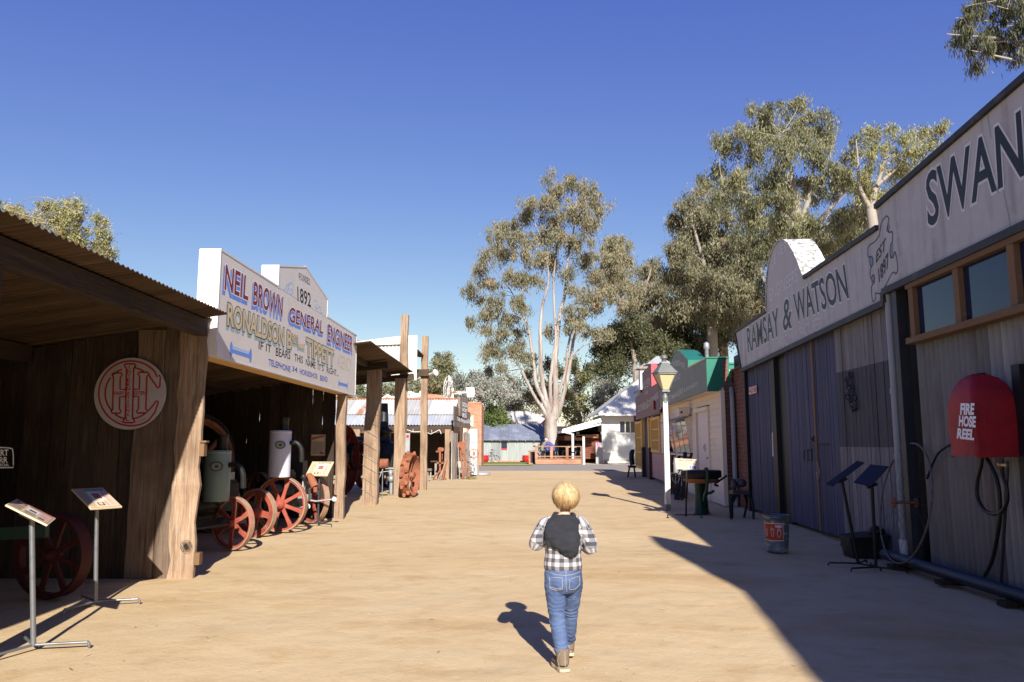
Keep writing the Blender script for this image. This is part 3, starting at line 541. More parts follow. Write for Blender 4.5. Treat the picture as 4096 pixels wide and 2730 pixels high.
r = NB(); r.corr((-3.02, 21.4, 3.1), (1, 0, 0), (0, 0, 1), .36, 1.27, .076, .014); r.build('sheet', MT['whitecorr'], BP)
r = NB(); r.corr((-4.3, 21.46, 3.2), (1, 0, 0), (0, 0, 1), 1.3, .95, .105, .02); r.build('sheet', MT['whitecorr'], BP)
b = MB(); b.hexa([(-4.35, 21.38, 4.07), (-3.03, 21.38, 4.12), (-3.03, 21.5, 4.12), (-4.35, 21.5, 4.07)], [(-4.35, 21.38, 4.19), (-3.03, 21.38, 4.36), (-3.03, 21.5, 4.36), (-4.35, 21.5, 4.19)]); b.build('ridge_cap', MT['cream'], BP)
r = NB(); r.corr((-2.66, 23.6, 3.98), (0, -1, 0), (-1, 0, .15), 2.0, 3.0, .1, .014); C2 = r.build('awning', MT['roofold']); tag(C2, 'small rusty iron awning sheet between the white panel and the tall wire-bound post', 'awning')
b = MB(); b.bar((-2.5, 22.95, 3.45), (-4.6, 22.95, 3.45), .16, .2); tag(b.build('timber_beam', MT['slabx']), 'short dark crossbeam lashed to the tall wire-bound post', 'beam')
q = MB(); q.box(-2.78, -2.66, 20.16, 20.21, 1.12, 1.62); eb = q.build('meter_box', MT['iron']); tag(eb, 'narrow grey meter box fixed to the thick split post', 'box')
q = MB(); q.box(-2.755, -2.685, 20.15, 20.158, 1.5, 1.57); q.build('label', MT['lred'], eb)
# ================================================================== INFORMATION STANDS
def info_stand(loc, rz, H=.9, pw=.42, ph=.30, tilt=35, label='', group='information stands on steel poles', style=0, head='', roll=0.0, mat='steel', legrot=0.0, back=False, dark=False, legs=3, legl=.33, lean=0.0):
    t = thing('information_stand', label, 'information stand', loc, rz, group)
    s = MB(); s.tube([(0, 0, .03), (lean * .5, 0, H * .5), (lean, 0, H - .02)], .017, 12); s.build('pole', MT[mat], t, True)
    for k in range(legs):
        a = legrot + k * 2 * math.pi / legs; c, d = math.cos(a), math.sin(a)
        s = MB(); s.tube(spline([(0, 0, .035), (c * legl * .9, d * legl * .9, .035), (c * legl, d * legl, .032), (c * (legl + .01), d * (legl + .01), .0)], 5), .0095, 8); s.build('leg', MT[mat], t, True)
    a = R_(tilt); U = Vector((math.cos(R_(roll)), 0, -math.sin(R_(roll)))); V = Vector((0, math.cos(a), math.sin(a))); V = (V - U * V.dot(U)).normalized(); n = U.cross(V); c = Vector((lean, 0, H))
    p0 = c - U * pw / 2 - V * ph / 2
    s = MB(); s.slabq(p0, U * pw, V * ph, n, -.012); pl = s.build('panel', MT['slate' if dark else 'panely'], t, True)
    s = MB(); s.slabq(c - U * .05 - V * .06 - n * .012, U * .1, V * .12, n, -.03); s.build('bracket', MT[mat], t, True)
    def R(x0, x1, y0, y1, mt, lift=.0015, nm='print'):
        q = MB(); q.add([p0 + U * pw * x + V * ph * y + n * lift for x, y in ((x0, y0), (x1, y0), (x1, y1), (x0, y1))], [(0, 1, 2, 3)], .5); q.build(nm, MT[mt], pl, True)
    if dark: return t
    q = MB()
    for (x0, x1, y0, y1) in ((.03, .97, .03, .055), (.03, .97, .945, .97), (.03, .045, .03, .97), (.955, .97, .03, .97)):
        q.add([p0 + U * pw * x + V * ph * y + n * .001 for x, y in ((x0, y0), (x1, y0), (x1, y1), (x0, y1))], [(0, 1, 2, 3)], .5)
    q.build('print_border', MT['panelr'], pl, True)
    tx = MB(); q2 = MB()
    def lines(mb, x0, x1, y0, y1, k, seed=0):
        rr = random.Random(seed)
        for i in range(k):
            y = y1 - (i + .5) * (y1 - y0) / k; e = x1 - rr.random() * .04
            mb.add([p0 + U * pw * x + V * ph * (y + dy) + n * .0015 for x, dy in ((x0, -.006), (e, -.006), (e, .006), (x0, .006))], [(0, 1, 2, 3)], .5)
    def title(body, x0, x1, y0, y1, mt):
        q = MB(); text(q, body, p0 + U * pw * x0 + V * ph * y0, U * pw * (x1 - x0), V * ph * (y1 - y0), n, .0025, off=.01); q.build('print_title', MT[mt], pl, True)
    if style == 0:       # green heading, picture, pink box
        R(.33, .92, .84, .93, 'panelg'); title(head, .38, .85, .86, .915, 'panelw'); lines(tx, .07, .30, .08, .9, 20, 3); R(.34, .72, .40, .80, 'panelw'); R(.42, .66, .45, .72, 'panelr', .0025); R(.74, .92, .10, .80, 'panelp'); lines(q2, .75, .9, .14, .7, 12, 5); R(.34, .55, .12, .28, 'paneld'); R(.38, .5, .15, .26, 'panelp', .0025); lines(tx, .58, .72, .1, .34, 5, 8)
    elif style == 1:     # red heading block at the left, grey picture
        R(.06, .30, .66, .92, 'panelr'); R(.12, .24, .72, .87, 'panely', .0025); R(.36, .93, .84, .93, 'panelr'); lines(tx, .06, .33, .10, .6, 12, 4); R(.38, .66, .40, .78, 'panelw'); R(.43, .60, .46, .6, 'paneld', .0025); lines(tx, .38, .66, .1, .36, 6, 9); R(.70, .93, .12, .76, 'panelp'); lines(q2, .72, .9, .32, .7, 8, 6); R(.72, .86, .15, .26, 'paneld', .0025)
    else:                # dark red bar, buff text
        R(.2, .82, .86, .95, 'panelr'); title(head, .3, .7, .88, .93, 'panelw'); lines(tx, .1, .58, .1, .8, 16, 2); lines(tx, .64, .92, .34, .8, 9, 7); R(.64, .92, .08, .28, 'navy'); R(.72, .78, .12, .24, 'panelw', .0025)
    tx.build('print_text', MT['paneld'], pl, True)
    if q2.v: q2.build('print_text', MT['panelr'], pl, True)
    return t
g1_ = onground('S', 76, 1495); g2_ = onground('S', 219, 1392)
info_stand((g1_.x, g1_.y, 0), R_(24.3), .898, .278, .363, 2.3, 'information stand nearest the left edge, red block printed on its tilted board', style=1, legrot=R_(-12), roll=30, lean=-.07)
info_stand((g2_.x, g2_.y, 0), R_(57), .892, .265, .356, 24.8, 'information stand with green heading in front of the slab wall corner', style=0, head='Hart Parr 18-36', legrot=R_(-40), lean=-.05)
g3_ = onground('U', 1540, 1262); info_stand((g3_.x, g3_.y, 0), R_(-20), .93, .42, .30, 50, 'information stand beside the farthest red-wheeled engine at the slim timber post', style=0, head='Ronaldson', legrot=R_(-15), mat='dsteel')
info_stand((-3.72, 8.75, 0), R_(-35), .80, .40, .28, 45, 'information stand half hidden behind the pale corner slab', style=1, mat='dsteel')
# ================================================================== WHEELS AND ENGINES
def wheel(mb_root, name, c, n, R, spokes, wd=.09, th=.014, mat='redwheel', tread='tread', sw=.045, hub=.055, curved=0.0, round_spoke=False, a0=.3, web=0.0, parent=None, local=False, hl=.12):
    """wheel part > tread, spokes, hub"""
    n = Vector(n).normalized(); a, b, d = basis(n); c = Vector(c)
    s = MB(); s.ring(c, n, R, wd, th, 56, .5); w_ = s.build('wheel_rim', MT[tread], parent, local)
    s = MB(); s.ring(c, n, R - th - .001, wd * .5, .03, 56, .5, False) if not web else s.ring(c, n, R - th - .001, wd * .85, web, 56, .5, False); s.build('felloe', MT[mat], w_, local)
    for k in range(spokes):
        th_ = a0 + 2 * math.pi * k / spokes; e = a * math.cos(th_) + b * math.sin(th_); f = -a * math.sin(th_) + b * math.cos(th_)
        s = MB()
        if round_spoke: s.tube([c + e * hub, c + e * (R - th - .002)], sw / 2, 6)
        else:
            P = [c + e * hub * .8, c + e * (R * .5) + f * curved * R, c + e * (R - th - .002)]; W = [sw * 1.25, sw, sw * 1.5]
            for i in range(2): s.hexa([P[i] - f * W[i] / 2 - d * .012, P[i] + f * W[i] / 2 - d * .012, P[i] + f * W[i] / 2 + d * .012, P[i] - f * W[i] / 2 + d * .012], [P[i + 1] - f * W[i + 1] / 2 - d * .012, P[i + 1] + f * W[i + 1] / 2 - d * .012, P[i + 1] + f * W[i + 1] / 2 + d * .012, P[i + 1] - f * W[i + 1] / 2 + d * .012])
        s.build('spoke', MT[mat], w_, local)
    s = MB(); s.lathe(c, [(hub * .6, -hl / 2 - .02), (hub * .62, -hl / 2), (hub, -hl / 2 + .02), (hub, hl / 2 - .02), (hub * .62, hl / 2), (hub * .4, hl / 2 + .03)], n, 14); s.build('hub', MT[mat], w_, local)
    return w_
def zc(g, R): return (g.x, g.y, R)
def tank(c, r, z0, z1, mat, T, funnel=True, badge=True):
    s = MB(); s.lathe((c[0], c[1], z0), [(r * .99, 0), (r, .01), (r, (z1 - z0) - .02), (r * .985, z1 - z0 - .01), (r * 1.02, z1 - z0 - .01), (r * 1.02, z1 - z0 + .015), (r * .9, z1 - z0 + .03)], (0, 0, 1), 32); tk = s.build('cooling_tank', MT[mat], T)
    if funnel: s = MB(); s.lathe((c[0] + .05, c[1], z1 + .03), [(r * .42, 0), (r * .42, .14), (r * .46, .15), (r * .46, .2)], (0, 0, 1), 18); s.build('tank_funnel', MT['enginedk'], tk)
    if badge:
        d = Vector((.30, -.95, 0)).normalized(); s = MB(); U = Vector((.95, .30, 0)).normalized()
        for rr, lift, mt in ((.062, .006, 'paneld'), (.048, .009, 'enamel2'), (.02, .011, 'paneld')):
            s = MB(); s.add([Vector((c[0], c[1], z0 + (z1 - z0) * .72)) + d * (r + lift) + U * rr * 1.25 * math.cos(t) + Vector((0, 0, rr * math.sin(t))) for t in np.linspace(0, 6.283, 25)[:-1]], [tuple(range(24))], .5); s.build('badge', MT[mt], tk)
    s = MB(); s.tube(spline([(c[0] + r * .95, c[1] - .02, z1 - .16), (c[0] + r + .1, c[1] - .03, z1 - .16), (c[0] + r + .17, c[1] - .02, z1 - .26), (c[0] + r + .18, c[1], z1 - .45)], 6), .035, 10); s.build('pipe', MT['enginedk'], tk)
def engine_body(T, c, ang, L=.8, z=.45, mat='enginedk'):
    e = Vector((math.cos(ang), math.sin(ang), 0)); f = Vector((-e.y, e.x, 0)); c = Vector((c[0], c[1], 0)); Z = Vector((0, 0, 1))
    for k in (-.2, .2):
        s = MB(); s.bar(c + f * k - e * L / 2 + Z * (z - .1), c + f * k + e * L / 2 + Z * (z - .1), .07, .1); s.build('chassis_rail', MT[mat], T)
    s = MB(); s.lathe(c - e * .3 + Z * (z + .12), [(.13, 0), (.14, .02), (.14, .42), (.11, .44), (.09, .5)], e, 18); s.build('cylinder', MT[mat], T)
    s = MB(); b0 = c + e * .08 + Z * (z + .02); s.slabq(b0 - f * .14, e * .3, f * .28, Z, .36); s.slabq(b0 - f * .12 + e * .02 + Z * .36, e * .26, f * .24, Z, .04); s.build('water_hopper', MT[mat], T)
    s = MB(); s.tube([c - e * .1 + f * .16 + Z * (z + .1), c + e * .28 + f * .17 + Z * (z + .04)], .02, 8); s.lathe(c + e * .3 + f * .17 + Z * (z + .04), [(.045, -.02), (.045, .02)], f, 12); s.build('push_rod', MT['iron'], T)
    s = MB(); s.tube([c + e * .05 + f * -.17 + Z * (z + .3), c + e * .05 + f * -.2 + Z * (z + .45)], .03, 8); s.ball(c + e * .05 + f * -.2 + Z * (z + .5), .05, 10); s.build('oiler', MT['brass'], T)
def wg(c, x, y): return onground(c, x, y)
nW = (-.42, -.91, 0)
W2 = wg('D', 345, 1372); W1 = Vector((-3.98, 8.98, 0)); W3 = wg('D', 572, 1268) + Vector((-.07, 0, 0)); W4 = wg('D', 760, 1232) + Vector((-.07, 0, 0)); W5 = Vector((-3.44, 13.45, 0))
EA = thing('portable_engine', 'dull green-tanked portable engine on two small red-spoked wheels behind the corner slab', 'engine', (-4.0, 9.6, 0), 0, 'portable engines parked in the machinery shed')
wheel(EA, 'w', zc(W2, .335), nW, .335, 6, .075, .016, a0=.55, hub=.05, parent=EA, sw=.05, curved=.04)
wheel(EA, 'w', zc(W1, .335), nW, .335, 6, .075, .016, a0=.2, hub=.05, parent=EA, sw=.05, curved=.04)
wheel(EA, 'w', (-4.6, 10.6, .40), nW, .40, 6, .075, .016, parent=EA, mat='redwheel'); s = MB(); s.tube([zc(W2, .335), zc(W1, .335)], .025, 8); s.build('axle', MT['enginedk'], EA)
tank(atY('D', 230, 800, 10.0).xy, .165, .62, 1.235, 'enamel2', EA); engine_body(EA, (-3.95, 10.2), 1.15, .9)
EB = thing('portable_engine', 'white-tanked portable engine with one heavy disc wheel and one tall spoked red wheel', 'engine', (-3.9, 11.7, 0), 0, 'portable engines parked in the machinery shed')
wheel(EB, 'w', zc(W3, .345), (-.40, -.92, 0), .345, 4, .08, .016, a0=.15, hub=.09, parent=EB, sw=.085, web=.07)
wheel(EB, 'w', zc(W4, .42), (-.17, -.98, 0), .42, 8, .10, .018, a0=.30, hub=.075, parent=EB, sw=.048, hl=.22)
wheel(EB, 'w', (-4.6, 12.1, .42), (-.17, -.98, 0), .42, 8, .10, .018, parent=EB)
tank(atY('D', 724, 620, 12.0).xy, .165, .84, 1.52, 'enamel', EB); engine_body(EB, (-3.85, 12.6), 1.2, 1.0, .5)
s = MB(); s.box(-4.15, -3.95, 10.9, 11.1, .55, .95); s.build('magneto_box', MT['iron'], EB)
EC = thing('portable_engine', 'black portable engine with bare grey castings and a red front wheel, nearest the slim post', 'engine', (-3.6, 13.5, 0), 0, 'portable engines parked in the machinery shed')
wheel(EC, 'w', zc(W5, .42), (-.62, -.78, 0), .42, 6, .10, .018, a0=.1, hub=.07, parent=EC, sw=.055, hl=.2)
wheel(EC, 'w', (-4.5, 13.9, .42), (-.62, -.78, 0), .42, 6, .10, .018, parent=EC)
s = MB(); p = atY('D', 945, 800, 13.0); s.tube(spline([atY('D', 940, 790, 13.0), atY('D', 965, 810, 12.95), atY('D', 1000, 880, 12.9)], 5), [.04] * 3 + [.065] * 8, 14); s.tube([atY('D', 1000, 880, 12.9), atY('D', 1003, 920, 12.9)], .035, 10); s.build('exhaust_pot', MT['rust'], EC)
s = MB(); s.box(*sorted((atY('D', 790, 0, 13.1).x, atY('D', 930, 0, 13.1).x)), 13.1, 13.4, atY('D', 900, 840, 13.1).z, atY('D', 900, 675, 13.1).z); s.build('water_hopper', MT['enginedk'], EC)
s = MB(); q0 = atY('D', 875, 860, 13.0); q1 = atY('D', 950, 990, 13.0)
s.box(q0.x, q1.x, 12.95, 13.2, q1.z, q1.z + .12); s.box(q0.x + .02, q1.x - .01, 12.98, 13.15, q1.z + .121, q1.z + .2)
for k in range(5): s.hexa([(q0.x + .05 + k * .045, 12.99, q1.z + .2), (q0.x + .08 + k * .045, 12.99, q1.z + .2), (q0.x + .08 + k * .045, 13.12, q1.z + .2), (q0.x + .05 + k * .045, 13.12, q1.z + .2)], [(q0.x + .055 + k * .045, 13.02, q1.z + .42 - k * .045), (q0.x + .06 + k * .045, 13.02, q1.z + .42 - k * .045), (q0.x + .06 + k * .045, 13.08, q1.z + .42 - k * .045), (q0.x + .055 + k * .045, 13.08, q1.z + .42 - k * .045)])
s.build('crankcase', MT['iron'], EC)
s = MB(); s.tube([atY('D', 780, 1040, 12.4), atY('D', 930, 1035, 12.4)], .018, 8); s.lathe(atY('D', 940, 1033, 12.4), [(.045, -.025), (.045, .025)], (.3, -.9, .1), 12); s.tube([atY('D', 965, 985, 13.0), atY('D', 1010, 992, 13.0), atY('D', 1150, 975, 13.0)], .016, 8); s.lathe(atY('D', 1150, 975, 13.0), [(.04, -.02), (.04, .02)], (.3, -.9, .1), 12); s.build('connecting_rod', MT['iron'], EC)
engine_body(EC, (-3.9, 13.7), 1.25, .9, .5)
# big flywheels standing in the dark behind the engines
for i, (x, y, R, col, lb) in enumerate([(-4.95, 11.4, .62, 'dgreen', 'large dark green flywheel in the shade behind the dull green tank'), (-5.0, 12.3, .75, 'rust', 'large rusty brown flywheel in the shade between the two tanks'), (-5.3, 13.1, .8, 'enginedk', 'large black flywheel in the shade just left of the white tank')]):
    T = thing('flywheel', lb, 'flywheel', (x, y, 0), 0, 'big flywheels standing in the machinery shed'); wheel(T, 'w', (x, y, R + .25), (.9, -.43, 0), R, 6, .12, .06, mat=col, tread=col, sw=.06, hub=.1, parent=T)
    s = MB(); s.box(x - .3, x + .3, y - .2, y + .2, 0, .25); s.build('plinth', MT['slab'], T); s = MB(); s.box(x - .09, x + .09, y - .07, y + .07, .25, .26 + R); s.build('bearing_stand', MT['enginedk'], T)
T = thing('framed_poster', 'buff poster with a red banner hung on the dark slab wall behind the engines', 'poster', (-3.9, 14.4, 1.2))
A = atY('D', 965, 636, 14.39); B = atY('D', 1082, 468, 14.39)
s = MB(); s.box(A.x, B.x, 14.385, 14.40, A.z, B.z); s.build('sheet', MT['panely'], T)
s = MB(); ww, hh = B.x - A.x, B.z - A.z
def pr(x, y): return Vector((A.x + ww * x, 14.383, A.z + hh * y))
stroke(s, [pr(.04, .02), pr(.96, .02), pr(.96, .98), pr(.04, .98)], .012, (0, -1, 0), 0, True); s.add([pr(.08, .74), pr(.5, .82), pr(.92, .88), pr(.92, .97), pr(.5, .92), pr(.08, .86)], [(0, 1, 2, 3, 4, 5)], .5); s.add([pr(.6, .08), pr(.92, .06), pr(.92, .16), pr(.75, .22), pr(.6, .18)], [(0, 1, 2, 3, 4)], .5); s.build('print', MT['panelr'], T)
s = MB()
for k in range(18): s.add([pr(.1, .66 - k * .033), pr(.9 if k < 14 else .55, .66 - k * .033), pr(.9 if k < 14 else .55, .672 - k * .033), pr(.1, .672 - k * .033)], [(0, 1, 2, 3)], .5)
s.build('print_text', MT['paneld'], T)
# ---- the old tractor in the near bay
TR = thing('tractor', 'old dark green tractor with red spoked front wheels, deep in the near bay', 'tractor', (-4.7, 7.2, 0))
p = atY('Q', 540, 1120, 7.05); wheel(TR, 'w', (p.x, 7.0, .37), (-.25, -.97, 0), .37, 8, .13, .012, mat='dimred', tread='dimred', sw=.04, parent=TR); wheel(TR, 'w', (p.x - .9, 6.3, .37), (-.25, -.97, 0), .37, 8, .13, .012, mat='dimred', tread='dimred', parent=TR)
s = MB(); s.box(-5.4, -4.72, 6.6, 6.95, .75, 1.75); s.box(-5.36, -4.76, 6.56, 6.6, .8, 1.7); rd = s.build('radiator', MT['dgreen'], TR)
s = MB(); s.box(-6.9, -5.4, 6.5, 7.1, .7, 1.35); s.build('engine_body', MT['dgreen'], TR); s = MB(); s.bar((-6.6, 6.45, .5), (-3.9, 6.6, .62), .06, .1); s.build('frame', MT['dgreen'], TR)
s = MB(); s.lathe((-6.2, 6.9, 1.3), [(.06, 0), (.06, .7)], (0, 0, 1), 12); s.build('exhaust', MT['enginedk'], TR)
wheel(TR, 'w', (-6.7, 7.3, .65), (.1, -1, 0), .65, 10, .3, .015, mat='dimred', tread='dimred', sw=.05, parent=TR)
s = MB()
def q6(x, y): return atY('Q', x, y, 6.555)
stroke(s, spline([q6(-140, 295), q6(-140, 130), q6(-110, 102), q6(90, 104), q6(125, 145), q6(128, 292)], 4) + [q6(-140, 295)], .009, (0, -1, 0), .0)
for body, lb, lt_, rb in (('HART', (-85, 180), (-85, 122), (80, 178)), ('PARR', (-85, 246), (-85, 192), (72, 246)), ('OIL SPECIAL', (-95, 282), (-95, 258), (88, 278))):
    s.build('lettering', MT['lwhite'], rd); s = MB(); a = q6(*lb); text(s, body, a, q6(*rb) - a, q6(*lt_) - a, (0, -1, 0), 0, off=.02)
s.build('lettering', MT['lwhite'], rd)
# ---- traction engine in the far canopy
TE = thing('traction_engine', 'black steam traction engine with a great dark red rear wheel under the lean-to canopy', 'traction engine', (-4.5, 21.0, 0))
wheel(TE, 'w', (-4.62, 20.8, .92), (.97, -.22, 0), .92, 12, .34, .02, mat='darkred', tread='darkred', sw=.06, round_spoke=False, hub=.2, parent=TE, hl=.4)
wheel(TE, 'w', (-6.3, 20.8, .92), (.97, -.22, 0), .92, 12, .34, .02, mat='darkred', tread='darkred', sw=.06, hub=.2, parent=TE)
wheel(TE, 'w', (-4.35, 21.8, 1.0), (.95, -.3, 0), .45, 5, .16, .03, mat='darkred', tread='enginedk', sw=.05, hub=.1, parent=TE)
wheel(TE, 'w', (-4.6, 24.2, .5), (.97, -.22, 0), .5, 8, .2, .02, mat='darkred', tread='darkred', sw=.05, parent=TE)
wheel(TE, 'w', (-3.9, 24.3, .5), (.97, -.22, 0), .5, 8, .2, .02, mat='enginedk', tread='enginedk', sw=.05, parent=TE)
s = MB(); s.lathe((-5.3, 21.0, 1.12), [(.42, 0), (.44, .02), (.44, 2.6), (.45, 2.62), (.45, 2.75)], (.38, .92, 0), 24); s.build('boiler', MT['enginedk'], TE)
cx_, cy_ = atY('N', 918, 480, 23.2).x, 23.2
s = MB(); s.lathe((cx_, cy_, 1.05), [(.42, -.3), (.42, .3), (.3, .34), (.22, .36), (.22, .62), (.30, .64), (.30, .68), (.20, .7), (.15, .8), (.115, 1.5)], (0, 0, 1), 20); s.build('chimney', MT['enginedk'], TE)
s = MB(); s.lathe((cx_, cy_ - .05, 1.72), [(.26, -.05), (.28, 0), (.26, .05)], (0, 0, 1), 20); s.build('chimney_collar', MT['enginedk'], TE)
s = MB(); a = atY('N', 775, 1150, 22.0); b_ = atY('N', 1080, 860, 22.0); s.box(a.x, b_.x, 22.0, 22.6, a.z, b_.z); s.build('firebox', MT['enginedk'], TE)
T = thing('rusty_drum', 'short rusty steel drum lying on its side on thin struts between the two split posts', 'drum', (-3.1, 19.3, 0))
a = atY('N', 775, 1003, 19.3); b_ = atY('N', 992, 1000, 19.3); s = MB(); s.lathe(a, [(.118, 0), (.121, .01), (.121, (b_ - a).length * .72), (.117, (b_ - a).length * .73), (.117, (b_ - a).length)], b_ - a, 24); s.build('shell', MT['rust'], T)
s = MB(); s.tube([atY('N', 905, 1090, 19.3), atY('N', 785, 1390, 19.2)], .012, 6); s.tube([atY('N', 780, 1150, 19.3), atY('N', 985, 1120, 19.4), atY('N', 1085, 1115, 19.4)], .012, 6); s.tube([atY('N', 905, 1080, 19.3), (atY('N', 905, 1090, 19.5).x, 19.5, 0)], .012, 6); s.build('strut', MT['iron'], T)
s = MB(); a = atY('N', 1040, 1240, 20.9); s.ball(a, (.10, .12, .11), 10); s.lathe(a + Vector((-.02, 0, .1)), [(.05, 0), (.07, .1), (.04, .14)], (0, 0, 1), 10); s.box(a.x - .16, a.x + .06, 20.85, 21.0, a.z + .26, a.z + .3); s.tube([(a.x, 20.9, 0), (a.x, 20.9, a.z)], .05, 8); tag(s.build('hand_pump', MT['iron']), 'small grey hand pump casting in shadow left of the narrow meter box', 'pump')
# cleated wheel leaning at the post
T = thing('cleated_wheel', 'rust-brown cleated tractor wheel standing against the thick split post', 'wheel', (-2.66, 19.75, 0))
c = Vector((-2.60, 19.85, .55)); n_ = Vector((.985, -.17, .0)); a, b, d = basis(n_)
s = MB(); s.ring(c, n_, .52, .23, .012, 48, .5, True); rim = s.build('rim', MT['rust'], T)
s = MB()
for k in range(12):
    th = k * math.pi / 6 + .1; e = a * math.cos(th) + b * math.sin(th); f = -a * math.sin(th) + b * math.cos(th)
    for sgn in (-1, 1):
        o = c + e * .52 + d * sgn * .065 + f * (.06 if sgn > 0 else -.06)
        s.hexa([o - d * .05 - f * .025, o + d * .05 - f * .025, o + d * .05 + f * .03, o - d * .05 + f * .03], [o - d * .015 + e * .085 - f * .02, o + d * .035 + e * .085 - f * .02, o + d * .035 + e * .085 - f * .008, o - d * .015 + e * .085 - f * .008])
s.build('cleat', MT['rust'], T)
s = MB()
for k in range(30):
    th = k * math.pi / 15; e = a * math.cos(th) + b * math.sin(th); s.ball(c + e * .52 + d * (.08 if k % 2 else -.03), .011, 6)
s.build('rivet', MT['rust'], T)
for k in range(6):
    th = k * math.pi / 3; e = a * math.cos(th) + b * math.sin(th); s = MB(); s.bar(c + e * .07, c + e * .51, .05, .016, n_); s.build('spoke', MT['rust'], T)
s = MB(); s.lathe(c, [(.08, -.12), (.08, .12)], n_, 14); s.build('hub', MT['rust'], T)
# ================================================================== BLACKSMITH'S SHED (left, farther on)
BS = thing('blacksmith_shed', 'low timber smithy with a rust-streaked iron roof and weathered board front', 'shed', (-2.3, 29.8, 0))
FS = Wall(-2.33, 29.4, .17)
r = NB(); e0 = Vector((-2.33, 30.3, 2.07)); up = Vector((-.02, 3.2, 1.17)); L1 = up.length
r.corr(e0 + Vector((0, 0, 0)), (-1, 0, 0), -up * -1, 8.6, L1 * .38, .12, .018, sheet=1.1); r.build('roof', MT['roofgal'], BS)
r = NB(); r.corr(e0 + up * .36 + Vector((0, 0, .035)), (-1, 0, 0), up, 8.6, L1 * .64, .12, .018, sheet=1.1); r.build('roof', MT['roofrust'], BS)
s = MB(); s.bar(e0 + up + Vector((.05, 0, .04)), e0 + up + Vector((-8.6, 0, .04)), .22, .05); s.build('ridge_cap', MT['rust'], BS)
s = MB(); s.bar((-2.3, 30.42, 1.93), (-10.9, 30.42, 1.9), .12, .22); s.build('beam', MT['slabx'], BS)
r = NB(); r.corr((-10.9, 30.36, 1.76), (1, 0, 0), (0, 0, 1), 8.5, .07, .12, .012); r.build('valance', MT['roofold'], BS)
s = MB(); s.box(-11, -2.3, 33.9, 34.0, 0, 3.1); s.build('back_wall', MT['slab'], BS)
for i, (x, wdd, mt) in enumerate(((-2.52, .24, 'post'), (-6.1, .26, 'post'), (-5.35, .5, 'pale'), (-8.6, .24, 'post'))):
    s = post(x, 30.42, wdd, .2, 1.9, seed=30 + i, segs=6); s.build('post', MT[mt], BS)
r = NB(); s = MB(); y = 29.5; random.seed(8)
while y < 30.35: wd = random.uniform(.13, .24); s.plank(FS.p(y, -.02), FS.t, (0, 0, 1), FS.n * -1, wd, random.uniform(1.75, 1.85), .04, .012); y += wd + .004
y = 31.35
while y < 32.3: wd = random.uniform(.13, .24); s.plank(FS.p(y, -.02), FS.t, (0, 0, 1), FS.n * -1, wd, random.uniform(1.75, 1.85), .04, .012); y += wd + .004
s.build('wall', MT['pale'], BS)
s = MB(); s.bar(FS.p(30.2, .0, .05), FS.p(31.5, .0, .05), .1, .05); s.build('threshold', MT['pale'], BS)
bd = MB(); random.seed(4)
def fs(c, x, y): return FS.hit(c, x, y)
for (x0, x1, yb0, yb1, yt0, yt1) in ((710, 1120, 1300, 1365, 1165, 1225), (705, 1120, 1165, 1225, 1000, 1120), (705, 1120, 1000, 1120, 775, 945)):
    P = [fs('M', x0, yb0), fs('M', x1, yb1), fs('M', x1, yt1), fs('M', x0, yt0)]; bd.poly([p + Vector((0, 0, .008 if k < 2 else -.008)) for k, p in enumerate(P)], Vector((1, -.17, 0)).normalized(), .04)
bd.build('name_board', MT['paley'], BS)
bd = MB()
for (x0, x1, yb0, yb1, yt0, yt1) in ((880, 1025, 1080, 1110, 935, 990), (880, 1025, 930, 985, 810, 860), (880, 1030, 805, 855, 655, 735), (880, 1035, 650, 730, 560, 600)):
    P = [fs('M', x0, yb0), fs('M', x1, yb1), fs('M', x1, yt1), fs('M', x0, yt0)]; bd.poly([p + Vector((0.05, 0, .008 if k < 2 else -.008)) for k, p in enumerate(P)], Vector((1, -.17, 0)).normalized(), .03)
bd.poly([fs('M', 820, 1030), fs('M', 875, 1040), fs('M', 875, 555), fs('M', 820, 545)], Vector((1, -.17, 0)).normalized(), .1)
bd.build('name_board', MT['paley'], BS)
bd = MB(); nF = Vector((1, -.17, 0)).normalized()
for body, lb, lt_, rb in (('LEON', (888, 780), (886, 668), (1012, 840)), ('NORT', (888, 915), (886, 822), (1008, 965)), ('BROS', (888, 1062), (888, 950), (990, 1085))):
    bd = MB(); a = fs('M', *lb); text(bd, body, a, fs('M', *rb) - a, fs('M', *lt_) - a, nF, .086, off=.02); bd.build('lettering', MT['lwhite'], BS)
for body, lb, lt_, rb in (('THE', (780, 1150), (780, 1060), (850, 1172)), ('FERGUSSON', (868, 1175), (868, 1085), (1110, 1215))):
    bd = MB(); a = fs('M', *lb); text(bd, body, a, fs('M', *rb) - a, fs('M', *lt_) - a, nF, .045, off=.02); bd.build('lettering', MT['lwhite'], BS)
T = thing('white_door_panel', 'flaking white steel panel at the far end of the smithy front', 'panel', (-1.8, 32.6, 0))
a = onground('M', 1080, 2500); A = atY('F', 297, 1300, 32.6); B = atY('F', 397, 885, 32.6)
s = MB(); s.slabq((A.x, 32.5, 0.05), (B.x - A.x - .08, .25, 0), (0, 0, B.z - .05), Vector((.25, -1, 0)).normalized(), .05); s.build('panel', MT['white'], T); s = MB(); s.bar((B.x - .04, 32.75, 0), (B.x - .04, 32.75, B.z), .08, .1); s.build('frame', MT['pale'], T)
